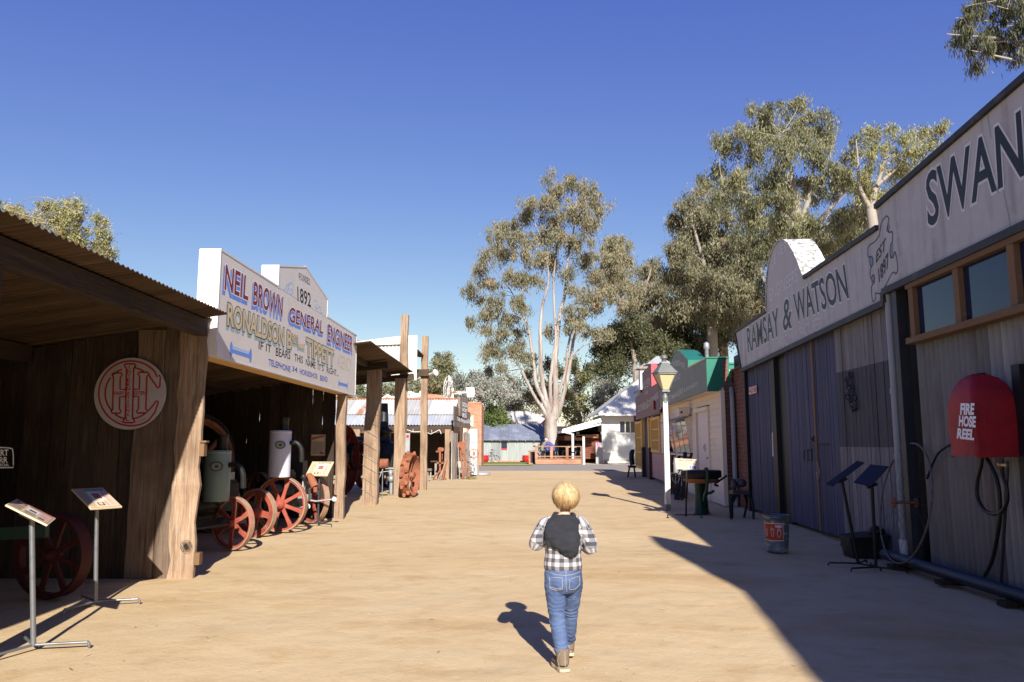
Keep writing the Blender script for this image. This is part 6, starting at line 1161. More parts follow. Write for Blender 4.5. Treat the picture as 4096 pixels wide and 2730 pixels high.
z0 = zj; s = MB(); zl = o9(0, 870).z; s.lathe((lx, ly, z0), [(.055, -.04), (.058, 0), (.05, .03), (.062, .06), (.058, .12), (.035, (zl - z0) * .7), (.032, zl - z0 - .03), (.06, zl - z0)], (0, 0, 1), 20); s.build('neck', MT['lampgrey'], LP_)
zg1 = o9(0, 505).z; w0, w1 = .065, .185
lrot = Matrix.Rotation(R_(8), 4, 'Z')
def L4(w_, z): return [Vector((lx, ly, z)) + (lrot @ Vector((a * w_, b * w_, 0))) for a, b in ((-1, -1), (1, -1), (1, 1), (-1, 1))]
s = MB(); s.hexa(L4(w0 - .008, zl + .03), L4(w1 - .012, zg1)); s.build('glass', MT['lampglass'], LP_)
s = MB()
for a, b in zip(L4(w0, zl + .02), L4(w1, zg1)): s.bar(a, b, .018, .018)
for w_, z in ((w0, zl + .025), (w1, zg1)):
    q = L4(w_, z)
    for i in range(4): s.bar(q[i], q[(i + 1) % 4], .03, .03)
s.hexa(L4(w0 + .02, zl - .01), L4(w0 + .01, zl + .02)); s.build('lantern_frame', MT['lampgrey'], LP_)
zr0, zr1, zr2 = o9(0, 470).z, o9(0, 290).z, o9(0, 150).z
s = MB(); s.hexa(L4(w1 + .03, zr0 - .02), L4(w1 + .03, zr0)); s.hexa(L4(w1 + .02, zr0), L4(.075, zr1)); s.hexa(L4(.085, zr1), L4(.075, zr1 + .03)); s.build('lantern_roof', MT['lampgrey'], LP_)
s = MB(); s.lathe((lx, ly, zr1 + .03), [(.05, 0), (.052, .07), (.078, .075), (.08, .09), (.06, .1), (.078, .105), (.076, .12), (.04, .15), (.01, .16)], (0, 0, 1), 18); s.build('chimney_cap', MT['lampgrey'], LP_)
# ================================================================== GREEN SHOP
GW = Wall(4.69, 17.1, .0585); GF = GW.off(.33)
GS = thing('green_fronted_shop', 'cream weatherboard shop with an arched green sign fascia and propped window shutters', 'shop', (4.8, 19, 0)); nG = GW.n
def gf(c, x, y): return GF.hit(c, x, y)
def gw(c, x, y): return GW.hit(c, x, y)
b0, t0 = gf('O', 1515, 850), gf('O', 1480, 198); yG0 = (b0.y + t0.y) / 2
yG1 = GF.hit('G', 300, 600).y
yG1 = 25.2; zgb = b0.z; zgt = t0.z; 
aR, aRt = gf('O', 1128, 455), gf('O', 1105, 225); ax = [gf('O', *q) for q in ((1105, 225), (1060, 140), (960, 40), (890, 12), (830, 48), (775, 165), (742, 262))]
yAL = ax[-1].y + .25; fasg = [GF.p(yG0, zgb), GF.p(yG0, zgt), GF.p(aR.y, zgt + .02)] + [GF.p(aR.y, aRt.z)] + ax[1:] + [GF.p(yAL, zgt + .1), GF.p(yAL, zgt + .02), GF.p(yG1, zgt), GF.p(yG1, zgb - .02)]
s = MB(); s.poly(fasg, -nG, .04); s.build('sign_fascia', MT['shopgreen'], GS)
s = MB(); s.poly([GF.p(yG0 - .02, zgb - .02), GF.p(yG0 - .02, zgt + .02), GF.p(yG0 - .02, zgt + .02, -.50), GF.p(yG0 - .02, zgb - .02, -.50)], (0, 1, 0), .04); s.bar(GF.p(yG0 - .02, zgt + .03, .02), GF.p(yG0 - .02, zgt + .03, -.5), .05, .03)
s.build('sign_end', MT['brightgreen'], GS)
s = NB(); rim = [GF.p(aR.y, zgt + .02), GF.p(aR.y, aRt.z)] + ax[1:]
for a, b in zip(rim[:-1], rim[1:]): s.add([a + nG * .02, b + nG * .02, b - nG * .45, a - nG * .45], [(0, 1, 2, 3)], .5)
ar_ = s.build('arch_rim', MT['brightgreen'], GS); so2 = ar_.modifiers.new('t', 'SOLIDIFY'); so2.thickness = .03; so2.offset = 0
s = MB(); s.bar(GF.p(yG0, zgt + .015, 0), GF.p(aR.y, zgt + .03, 0), .06, .03); s.bar(GF.p(yAL, zgt + .015, 0), GF.p(yG1, zgt + .02, 0), .06, .03); s.build('capping', MT['ltan'], GS)
s = MB(); s.poly([GF.p(yG0, zgb, -.02), GF.p(yG1, zgb - .02, -.02), GF.p(yG1, zgb - .02, -.36), GF.p(yG0, zgb, -.36)], (0, 0, 1), .03); s.build('soffit', MT['weather'], GS)
lt_m = M('pale_shop_lettering', (.42, .42, .40), .6)
s = MB(); walltext(s, GF, '& JOINERY', 'O', (1025, 905), (1020, 810), (1318, 775), .004, n=nG, off=.02); s.build('lettering', lt_m, GS); s = MB(); walltext(s, GF, 'CABINETMAKERS', 'O', (560, 1180), (555, 1085), (1010, 905), .004, n=nG, off=.02); s.build('lettering', lt_m, GS); s = MB(); walltext(s, GF, 'BEND', 'O', (822, 672), (822, 570), (948, 595), .004, n=nG, off=.02)
for k, ch in enumerate('HORSESHOE'):
    f = k / 8; x = 735 + 275 * f; yb_ = 400 - 90 * math.sin(math.pi * f * .8 + .1) + 30 * f; walltext(s, GF, ch, 'O', (x, yb_), (x, yb_ - 105), (x + 30, yb_ - 8 + 22 * f), .004, n=nG, off=.015)
s.build('lettering', lt_m, GS)
# weatherboards with openings
def boards(W, n_, y0, y1, z0, z1, mat, par, holes=(), wd=.135, name='weatherboards'):
    s = MB(); z = z0
    while z < z1 - .01:
        zb = min(z + wd, z1); segs = [(y0, y1)]
        for (ha, hb_, hz0, hz1) in holes:
            if zb > hz0 and z < hz1:
                new = []
                for a, b in segs:
                    if hb_ <= a or ha >= b: new.append((a, b)); continue
                    if ha > a: new.append((a, ha))
                    if hb_ < b: new.append((hb_, b))
                segs = new
        for a, b in segs:
            s.hexa([W.p(a, z, .03), W.p(b, z, .03), W.p(b, z, -.02), W.p(a, z, -.02)], [W.p(a, zb + .01, .008), W.p(b, zb + .01, .008), W.p(b, zb + .01, -.02), W.p(a, zb + .01, -.02)])
        z = zb
    return s.build(name, MT[mat], par)
dA, dB = gw('O', 1565, 1200).y, gw('O', 1300, 1290).y; dZ = gw('O', 1450, 1250).z
w1a, w1b = gw('G', 590, 800).y, gw('G', 482, 800).y; w2a, w2b = gw('G', 472, 800).y, gw('G', 412, 800).y; wz0_, wz1_ = gw('G', 540, 960).z, gw('G', 590, 670).z
boards(GW, nG, 17.1, yG1, .12, zgb + .05, 'weather', GS, [(dA, dB, -1, dZ), (w1a, w1b, wz0_, wz1_), (w2a, w2b, wz0_, wz1_)])
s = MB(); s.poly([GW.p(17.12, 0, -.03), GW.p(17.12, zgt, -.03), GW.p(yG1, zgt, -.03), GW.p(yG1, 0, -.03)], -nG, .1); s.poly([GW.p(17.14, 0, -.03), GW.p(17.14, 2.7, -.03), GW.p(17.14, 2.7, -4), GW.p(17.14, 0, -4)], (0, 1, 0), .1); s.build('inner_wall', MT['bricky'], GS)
s = MB(); s.poly([GF.p(yG0, 2.9, -.3), GF.p(yG1, 2.9, -.3), GF.p(yG1, 3.9, -5), GF.p(yG0, 3.9, -5)], (0, 0, 1), .05); s.build('roof', MT['roofgal'], GS)
s = MB(); s.bar(GW.p(17.09, 0, .02), GW.p(17.09, zgb, .02), .09, .11); s.bar(GW.p(yG1, 0, .02), GW.p(yG1, zgb, .02), .09, .09); s.bar(GW.p(17.1, .06, .02), GW.p(yG1, .06, .02), .05, .12); s.build('corner_board', MT['weather'], GS)
s = MB(); s.slabq(GW.p(dA + .1, .05, .0), GW.t * (dB - dA - .2), (0, 0, dZ - .1), nG, .02); dr = s.build('door', MT['doorpaint'], GS)
s = MB()
for y in (dA + .05, dB - .05): s.bar(GW.p(y, 0, .02), GW.p(y, dZ, .02), .1, .09)
s.bar(GW.p(dA - .03, dZ, .03), GW.p(dB + .03, dZ, .03), .12, .1); s.build('door_frame', MT['weather'], GS)
s = MB(); a = gw('G', 692, 870); s.slabq(GW.p(a.y, 1.15, .02), GW.t * .1, (0, 0, .2), nG, .03); s.build('lock_box', MT['paper'], dr); s = MB(); s.slabq(GW.p(a.y + .02, 1.2, .052), GW.t * .06, (0, 0, .1), nG, .005); s.ball(GW.p(dA + .2, 1.0, .06), .025, 8); s.build('keypad', MT['blackp'], dr)
for (ya, yb2) in ((w1a, w1b), (w2a, w2b)):
    s = MB(); s.slabq(GW.p(ya, wz0_, -.02), GW.t * (yb2 - ya), (0, 0, wz1_ - wz0_), nG, .01); s.build('pane', MT['glass'], GS)
    s = MB()
    for y in np.linspace(ya, yb2, 4): s.bar(GW.p(y, wz0_, .02), GW.p(y, wz1_, .02), .05, .05)
    for z in (wz0_, wz1_): s.bar(GW.p(ya, z, .02), GW.p(yb2, z, .02), .06, .06)
    s.build('window_frame', MT['weather'], GS)
    # propped hood and slanting shutters
    s = MB(); s.slabq(GW.p(ya - .03, wz1_, .02), GW.t * (yb2 - ya + .06), nG * .33 + Vector((0, 0, -.12)), Vector((0, 0, 1)), .02); s.build('window_hood', MT['pale'], GS)
    for y in np.linspace(ya, yb2, 4)[:-1]:
        s = MB(); s.poly([GW.p(y, wz1_ - .02, .03), GW.p(y, wz1_ - .08, .20), GW.p(y, wz0_ + .05, .04)], GW.t, .025); s.build('shutter_stay', MT['weather'], GS)
        s = MB(); s.slabq(GW.p(y + .04, wz0_ + .06, .05), GW.t * ((yb2 - ya) / 3 - .1), Vector((0, 0, wz1_ - wz0_ - .2)) + nG * .12, nG, .01); s.build('sash_pane', MT['glass'], GS)
a, b_ = gw('O', 870, 1340), gw('O', 750, 1340)
s = MB(); bx0 = GF.hit('O', 950, 1300); bx1 = GF.hit('O', 740, 1330); zc1, zc0 = GF.hit('O', 850, 1250).z, GF.hit('O', 850, 1410).z; s.slabq(GW.p(bx0.y, zc0, .12), GW.t * .35, (0, 0, zc1 - zc0), nG, .25); s.slabq(GW.p(bx0.y - .01, zc1, .1), GW.t * .4, (0, 0, .03), nG, .3); T = s.build('wall_box', MT['weather']); tag(T, 'cream box with a round hole fixed under the green fascia', 'box')
s = MB(); s.lathe(GW.p(bx0.y, (zc0 + zc1) / 2, .3), [(.03, .0), (.03, .012)], (0, -1, 0), 14); s.build('hole', MT['blackp'], T)
# gutter box, dark green return and downpipe at the corner
s = MB(); x0 = GF.x(yG0) + .5; s.box(x0, 5.3, 18.0, 18.5, 2.75, 3.2); s.box(x0 - .03, 5.3, 17.96, 18.54, 3.2, 3.24); s.build('gutter_box', MT['brightgreen'], GS)
s = MB(); c = GW.p(17.03, 0, -.12); s.tube([(c.x + .06, 17.0, 0), (c.x + .06, 17.0, 2.3), (c.x + .08, 17.1, 2.5), (c.x + .1, 17.3, 2.75)], .05, 14); T = thing('downpipe', 'pale painted downpipe at the corner of the green-fronted shop', 'pipe', (c.x, 17, 0)); s.build('tube', MT['pipe'], T)
for z in (.25, 1.0, 2.0): s = MB(); s.lathe((c.x + .06, 17.0, z), [(.056, -.03), (.056, .03)], (0, 0, 1), 14); s.build('collar', MT['pipe'], T)
s = MB(); s.lathe((5.0, 19.6, 3.3), [(.05, 0), (.05, .45), (.08, .47), (.07, .6), (.02, .64)], (0, 0, 1), 12); tag(s.build('vent_pipe', MT['iron']), 'short metal vent pipe above the green fascia end', 'pipe')
# ================================================================== RED SHOP
RFW = Wall(GF.x(25.3), 25.3, .0585); RSW = RFW.off(-.25)
RS = thing('red_fronted_shop', 'maroon-signed shop with yellow ochre doorway and small-paned windows beyond the green one', 'shop', (5.4, 30, 0)); nQ = RFW.n
def rq(c, x, y): return RFW.hit(c, x, y)
yq0, yq1 = 25.3, rq('O', 12, 1200).y; zq0 = rq('O', 350, 1370).z; zq1 = rq('O', 350, 765).z; zq2 = rq('O', 335, 297).z; yq2, yq3 = rq('O', 340, 500).y, rq('O', 148, 600).y
s = MB(); s.poly([RFW.p(yq0, zq0), RFW.p(yq0, zq1), RFW.p(yq2, zq1), RFW.p(yq2, zq2), RFW.p(yq3, zq2 - .05), RFW.p(yq3, zq1), RFW.p(yq1, zq1 - .05), RFW.p(yq1, zq0)], -nQ, .05); s.build('sign_fascia', MT['shopred'], RS)
s = MB(); s.poly([RFW.p(yq2 - .01, zq1), RFW.p(yq2 - .01, zq2 + .02), RFW.p(yq2 - .01, zq2 + .02, -.22), RFW.p(yq2 - .01, zq1, -.22)], (0, 1, 0), .04); s.build('red_return', MT['redtrim'], RS); s = MB(); s.poly([RFW.p(yq2, zq1, -.22), RFW.p(yq2, zq2 - .1, -.22), RFW.p(yq2, zq2 - .1, -.36), RFW.p(yq2, zq1, -.36)], (0, 1, 0), .04); s.build('white_return', MT['white'], RS)
s = MB(); walltext(s, RFW, 'CLOTHIERS', 'O', (60, 1305), (58, 1175), (232, 1235), .004, n=nQ, off=.015); s.build('lettering', lt_m, RS); s = MB(); walltext(s, RFW, '&', 'O', (240, 1240), (240, 1050), (275, 1215), .004, n=nQ); s.build('lettering', lt_m, RS); s = MB(); walltext(s, RFW, 'COSTUMIERS', 'O', (280, 1200), (278, 1070), (495, 1010), .004, n=nQ, off=.015)
s.build('lettering', lt_m, RS); s = MB(); walltext(s, RFW, 'MODERN', 'O', (172, 850), (170, 680), (318, 740), .004, n=nQ, off=.01); s.build('lettering', lt_m, RS); s = MB(); walltext(s, RFW, 'BEEF', 'O', (215, 945), (214, 880), (275, 905), .004, n=nQ, off=.01)
s.build('lettering', lt_m, RS)
ta_, tb_ = RFW.p(yq2 + .8, zq2 - .35, .005), None
def rs(c, x, y): return RSW.hit(c, x, y)
dyA, dyB = rs('G', 290, 900).y, rs('G', 238, 900).y; wyA, wyB = rs('G', 358, 800).y, rs('G', 300, 800).y; vyA, vyB = rs('G', 226, 850).y, rs('G', 182, 850).y
zwa, zwb = rs('G', 330, 932).z, rs('G', 330, 690).z
boards(RSW, nQ, 25.3, yq1, .1, zwa - .05, 'pinkboard', RS, [(dyA, dyB, -1, 3)], .15); boards(RSW, nQ, 25.3, yq1, zwa - .05, zq0 + .05, 'weather', RS, [(dyA, dyB, -1, 3), (wyA, wyB, zwa, zwb), (vyA, vyB, zwa - .8, zwb)], .15)
s = MB(); s.poly([RSW.p(25.3, 0, -.03), RSW.p(25.3, zq1, -.03), RSW.p(yq1, zq1, -.03), RSW.p(yq1, 0, -.03)], -nQ, .1); s.build('inner_wall', MT['blackp'], RS)
s = MB(); s.poly([RFW.p(25.3, zq0 + .3, -.3), RFW.p(yq1, zq0 + .3, -.3), RFW.p(yq1, zq0 + 1.3, -6), RFW.p(25.3, zq0 + 1.3, -6)], (0, 0, 1), .05); s.poly([RSW.p(yq1, 0, 0), RSW.p(yq1, zq0, 0), RSW.p(yq1, zq0, -6), RSW.p(yq1, 0, -6)], (0, 1, 0), .1); s.build('roof', MT['cortile'], RS)
for (ya, yb2, z0, z1, nb) in ((wyA, wyB, zwa, zwb, 6), (vyA, vyB, zwa - .75, zwb, 5)):
    s = MB(); s.slabq(RSW.p(ya, z0, -.01), RSW.t * (yb2 - ya), (0, 0, z1 - z0), nQ, .01); s.build('pane', MT['window'], RS); s = MB()
    for y in np.linspace(ya, yb2, nb + 1): s.bar(RSW.p(y, z0, .03), RSW.p(y, z1, .03), .045, .04)
    for z in np.linspace(z0, z1, 4): s.bar(RSW.p(ya, z, .03), RSW.p(yb2, z, .03), .04, .05)
    for z in (z0, z1): s.bar(RSW.p(ya - .1, z, .04), RSW.p(yb2 + .1, z, .04), .09, .1)
    for y in (ya - .06, yb2 + .06): s.bar(RSW.p(y, z0 - .05, .04), RSW.p(y, z1 + .05, .04), .09, .12)
    s.build('window_frame', MT['yellowtrim'], RS)
s = MB(); s.slabq(RSW.p(dyA, 0, -.02), RSW.t * (dyB - dyA), (0, 0, zq0), nQ, .01); s.build('doorway', MT['bluedoor'], RS)
s = MB()
for y in (dyA, dyB): s = MB(); s.bar(RSW.p(y, 1.2, .06), RSW.p(y, zq0, .06), .14, .2); s.build('door_post', MT['yellowtrim'], RS)
for y in (dyA, dyB, 25.35): s = MB(); s.bar(RSW.p(y, 0, .06), RSW.p(y, 1.2, .06), .145, .21); s.build('post_base', MT['dkbrown'], RS)
s = MB(); s.bar(RSW.p(25.34, 1.2, .06), RSW.p(25.34, zq0, .06), .14, .2); s.build('door_post', MT['yellowtrim'], RS)
for (c1, Y, w_, lb) in (((400, 1075, 570, 1250), 26.3, .8, 'dark maroon box sign hung out from the near end of the red shop'), ((-10, 1390, 180, 1500), 33.6, .9, 'dark maroon box sign hung out from the far end of the red shop')):
    a, b_ = atY('O', c1[0], c1[3], Y), atY('O', c1[2], c1[1], Y); s = MB(); s.box(a.x, b_.x, Y, Y + .12, a.z, b_.z); T = s.build('box_sign', MT['dkbrown']); tag(T, lb, 'sign', 'box signs hung out from the red shop'); s = MB(); s.box(a.x - .03, b_.x, Y + .0, Y + .13, b_.z, b_.z + .03); s.box(a.x - .03, a.x, Y, Y + .13, a.z, b_.z); s.build('edge', MT['redtrim'], T)
    if Y < 27: s = MB(); text(s, 'OS', Vector((a.x + .55 * (b_.x - a.x), Y, a.z + .42 * (b_.z - a.z))), Vector((.1, 0, 0)), Vector((0, 0, .05)), (0, -1, 0), .002); s.build('lettering', MT['lwhite'], T)
# flood light, ventilators behind
a = atY('O', 110, 870, 33); s = MB(); s.tube([a, atY('O', 175, 850, 33.2)], .05, 6); s.hexa([a + Vector((-.25, 0, -.1)), a + Vector((.1, 0, -.14)), a + Vector((.1, .2, -.1)), a + Vector((-.25, .2, -.08))], [a + Vector((-.2, 0, .0)), a + Vector((.12, 0, .1)), a + Vector((.12, .2, .1)), a + Vector((-.2, .2, .02))]); tag(s.build('flood_light', MT['blackp']), 'small black flood light hung out from the upper maroon sign', 'light')
for x, y, Y, lb in ((475, 330, 32, 'dark peaked roof ventilator behind the street lamp'), (215, 420, 44, 'pale peaked roof ventilator behind the upper maroon sign')):
    T = thing('roof_ventilator', lb, 'ventilator', tuple(atY('O', x, y + 60, Y)), 0, 'peaked roof ventilators'); a = atY('O', x, y, Y); w_ = .55; s = MB(); s.hexa([a + Vector((-w_, -w_, .02)), a + Vector((w_, -w_, .02)), a + Vector((w_, w_, .02)), a + Vector((-w_, w_, .02))], [a + Vector((-.03, -.03, .4)), a + Vector((.03, -.03, .4)), a + Vector((.03, .03, .4)), a + Vector((-.03, .03, .4))]); s.build('cap', MT['pale' if Y > 40 else 'pipe'], T)
    s = MB(); s.box(a.x - .35, a.x + .35, a.y - .35, a.y + .35, a.z - 1.2, a.z); s.build('throat', MT['darktrim'] if Y < 40 else MT['white'], T)
# ================================================================== THINGS STANDING AT THE SHOPS
# information stand and the big round vice bench
gs = onground('S', 1572, 1190); YS = gs.y
TI = thing('information_stand', 'information stand with dark red heading in front of the round black bench', 'information stand', (gs.x, YS, 0), 0, 'information stands on steel poles')
def s9(x, y, Y=YS): return atY('P', x, y, Y)
s = MB(); s.tube([s9(705, 1310), s9(712, 560), s9(716, 400)], .017, 10); s.build('pole', MT['blackp'], TI)
z_ = .045; A, B = s9(345, 1298), s9(1000, 1330)
for P in ((gs.x, A.x), (gs.x, B.x)):
    s = MB(); d = 1 if P[1] > P[0] else -1; s.tube(spline([(P[0], YS, .05), (P[1] - .03 * d, YS, .05), (P[1], YS, .03), (P[1], YS, .0), (P[1] + .02, YS - .03, 0)], 4), .010, 8); s.build('leg', MT['blackp'], TI)
P = [s9(530, 380), s9(935, 385), s9(945, 190), s9(510, 170)]; P[2].y += .12; P[3].y += .12
s = MB(); s.poly(P, (0, -1, .5), -.012); pl = s.build('panel', MT['panely'], TI)
e, u = P[1] - P[0], P[3] - P[0]; n_ = e.cross(u).normalized()
def rp(x0, x1, y0, y1, mt, lift=.0015): q = MB(); q.add([P[0] + e * a + u * b + n_ * lift for a, b in ((x0, y0), (x1, y0), (x1, y1), (x0, y1))], [(0, 1, 2, 3)], .5); q.build('print', MT[mt], pl)
rp(.2, .82, .75, .9, 'panelr'); rp(.62, .93, .06, .3, 'navy'); rp(.7, .74, .12, .24, 'panelw', .003); rp(.83, .93, .76, .92, 'iron')
q = MB(); text(q, 'THE LINESMAN SAW BAY', P[0] + e * .27 + u * .79, e * .48, u * .07, n_, .003, off=.01); q.build('print_title', MT['panelw'], pl)
q = MB()
for k in range(12): q.add([P[0] + e * a + u * (.12 + k * .05 + b) + n_ * .0015 for a, b in ((.1, 0), (.55, 0), (.55, .012), (.1, .012))], [(0, 1, 2, 3)], .5)
for k in range(6): q.add([P[0] + e * a + u * (.36 + k * .05 + b) + n_ * .0015 for a, b in ((.62, 0), (.92, 0), (.92, .012), (.62, .012))], [(0, 1, 2, 3)], .5)
q.build('print_text', MT['panelr'], pl)
VB = thing('tyre_bending_bench', 'round black-topped iron bench with curved levers and chain on a heavy central leg', 'bench', (3.5, 15.0, 0)); YV = 15.1
def v_(x, y, Y=YV): return atY('P', x, y, Y)
c = v_(1000, 480); RV = (v_(1390, 480).x - v_(600, 480).x) / 2; c.x = (v_(1390, 480).x + v_(600, 480).x) / 2; zt1, zt0 = v_(0, 400).z, v_(0, 560).z
s = MB(); s.lathe((c.x, YV, zt0), [(RV * .8, 0), (RV * .97, .02), (RV, .04), (RV, zt1 - zt0 - .02), (RV * .96, zt1 - zt0), (RV * .5, zt1 - zt0 + .005)], (0, 0, 1), 40); s.build('top', MT['blackp'], VB)
s = MB(); s.lathe((c.x, YV, zt0 - .09), [(RV * .55, 0), (RV * .85, .04), (RV * .85, .088)], (0, 0, 1), 30); s.build('skirt', MT['rust'], VB)
s = MB(); a = v_(960, 600); s.lathe((a.x, YV, 0), [(.13, 0), (.10, .03), (.085, a.z * .6), (.09, a.z - .05), (.12, a.z)], (0, 0, 1), 20); s.build('leg', MT['dgreen'], VB); s = MB(); a = v_(1085, 620); s.lathe((a.x, YV + .2, 0), [(.13, 0), (.1, .03), (.05, a.z)], (0, 0, 1), 16); s.build('leg', MT['dgreen'], VB)
s = MB(); s.tube(spline([v_(1085, 400, 14.6), v_(1100, 370, 14.6), v_(1125, 420, 14.6), v_(1125, 600, 14.6), v_(1110, 780, 14.6), v_(1075, 900, 14.7), v_(1060, 1000, 14.8)], 6), .03, 10); s.tube(spline([v_(1085, 900, 14.7), v_(1140, 850, 14.7), v_(1200, 840, 14.7), v_(1255, 800, 14.7)], 6), .025, 8); s.build('lever', MT['dgreen'], VB)
s = MB(); s.tube(spline([v_(1505, 505), v_(1430, 560), v_(1370, 600), v_(1300, 640), v_(1265, 690)], 5), .02, 8); s.tube([v_(1265, 690), v_(1340, 705)], .022, 8); s.ball(v_(1310, 610), .05, 10); s.build('clamp', MT['blackp'], VB)
s = MB(); s.tube(spline([v_(800, 405), v_(650, 400), v_(590, 440), v_(610, 495), v_(740, 512)], 6), .012, 8); s.build('steel_hook', MT['iron'], VB)
s = MB(); a = v_(510, 420); s.lathe((a.x, YV, v_(0, 450).z), [(.045, 0), (.05, .02), (.048, .24), (.03, .26)], (0, 0, 1), 14); s.build('bottle_jack', MT['iron'], VB); s = MB(); s.tube([v_(450, 270), v_(520, 270), v_(510, 290)], .014, 6); s.build('jack_handle', MT['redtrim'], VB)
s = MB(); s.tube(spline([v_(410, 450), v_(430, 500), v_(500, 530), v_(545, 525)], 5), .012, 6); s.tube(spline([v_(440, 455), v_(520, 470), v_(585, 455)], 4), .014, 6); s.build('hanger', MT['dsteel'], VB)
chain([v_(435, 520), v_(450, 590), v_(500, 640), v_(555, 620), v_(575, 560), v_(570, 480)], 'iron', 'chain', VB, .012, .06)
# timber and iron lengths leaning at the shop front
YL = 19.0
for i, (x0, y0, x1, y1, Y, w_, mt, lb) in enumerate(((430, 100, 400, 700, 21.5, .07, 'rawwood', 'thin brown board leaning behind the lamp post, leftmost'), (445, 110, 410, 780, 21.0, .05, 'slab', 'dark plank leaning just right of the lamp post'), (690, 50, 640, 780, 19.5, .09, 'blackp', 'black iron plate leaning behind the information panel'), (820, 60, 560, 850, 19.0, .06, 'slab', 'long dark plank leaning diagonally under the propped window'), (570, 120, 500, 860, 19.2, .07, 'blackp', 'broad black bar leaning behind the steel hook'))):
    a, b_ = atY('P', x0, y0, Y + .2), atY('P', x1, y1, Y - .15); s = MB(); s.bar((b_.x, Y - .15, 0), a, w_, w_ * .5, tint=.3); s.bar((b_.x + .08, Y - .12, 0), a + Vector((.06, 0, -.15)), w_ * .8, w_ * .5, tint=.8); tag(s.build('leaning_plank', MT[mt]), lb, 'plank', 'planks and bars leaning at the shop front')
T = thing('old_press', 'low dark iron press with curved neck at the far end of the red shop', 'machine', (5.0, 32, 0)); YP = 31.5
def g9(x, y): return atY('G', x, y, YP)
s = MB(); s.tube(spline([g9(147, 1035), g9(140, 980), g9(145, 940), g9(160, 940)], 5), .1, 8); s.build('neck', MT['blackp'], T); s = MB(); a, b_ = g9(118, 1055), g9(168, 1038); s.box(a.x, b_.x, YP - .2, YP + .2, a.z, b_.z); s.build('bed', MT['blackp'], T)
for x in (112, 168): s = MB(); b0_ = g9(x, 1100); s.tube([g9(125 if x < 150 else 160, 1055), (b0_.x, YP, 0)], .035, 6); s.build('leg', MT['blackp'], T)
# ================================================================== TREES
CR['Z'] = (1800, 650, .6695); CR['B8'] = (2400, 350, .7016)
FD = 2.2          # leaves per cluster, times
def leafmat(name, cols, trans=.25):
    m = bpy.data.materials.new(name); m.use_nodes = True; n = m.node_tree.nodes; L = m.node_tree.links; b = n['Principled BSDF']; b.inputs['Roughness'].default_value = .5; b.inputs['Specular IOR Level'].default_value = .35
    a = n.new('ShaderNodeAttribute'); a.attribute_name = 'tint'; r = n.new('ShaderNodeValToRGB'); el = r.color_ramp.elements
    el[0].position = 0; el[0].color = rgba(cols[0]); el[1].position = 1; el[1].color = rgba(cols[-1])
    for i, c in enumerate(cols[1:-1]): e = el.new((i + 1) / (len(cols) - 1)); e.color = rgba(c)
    L.new(a.outputs['Fac'], r.inputs[0]); L.new(r.outputs[0], b.inputs['Base Color'])
    t = n.new('ShaderNodeBsdfTranslucent'); L.new(r.outputs[0], t.inputs[0]); mx = n.new('ShaderNodeMixShader'); mx.inputs[0].default_value = trans
    L.new(b.outputs[0], mx.inputs[1]); L.new(t.outputs[0], mx.inputs[2]); L.new(mx.outputs[0], n['Material Output'].inputs[0]); return m
LEAF = dict(gum=leafmat('gum_leaves', [(.09, .095, .05), (.17, .165, .095), (.25, .23, .14), (.31, .26, .16), (.36, .24, .15)]),
            olive=leafmat('olive_gum_leaves', [(.06, .07, .032), (.14, .145, .07), (.21, .21, .11), (.27, .255, .14), (.31, .23, .12)]),
            yellow=leafmat('yellow_green_leaves', [(.11, .12, .045), (.2, .21, .085), (.3, .29, .12), (.38, .34, .16), (.4, .32, .15)]),
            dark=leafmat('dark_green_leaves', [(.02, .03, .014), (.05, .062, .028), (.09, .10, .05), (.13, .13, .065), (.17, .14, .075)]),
            grey=leafmat('grey_green_leaves', [(.14, .155, .125), (.23, .24, .195), (.31, .315, .265), (.38, .375, .32), (.42, .38, .33)]),
            bright=leafmat('bright_shrub_leaves', [(.03, .05, .014), (.07, .10, .026), (.12, .155, .045), (.17, .2, .065), (.19, .2, .075)], .2))
BARK = dict(gum=M('smooth_gum_bark', (.27, .235, .21), .75, 0, [((.38, .345, .32), .9, .42, .6, (2, 2, .35)), ((.19, .125, .09), 1.3, .48, .66, (2.5, 2.5, .3)), ((.25, .2, .17), 4, .6, .8, (3, 3, .5))], .3, 12),
            rough=M('rough_grey_bark', (.26, .215, .18), .9, 0, [((.12, .09, .07), 3, .45, .7, (3, 3, .5)), ((.42, .37, .32), 2, .55, .75, (2, 2, .4))], .5, 14),
            pale=M('pale_branch_bark', (.28, .25, .215), .8, 0, [((.24, .2, .17), 3, .5, .7, (3, 3, .5))], .3, 14))
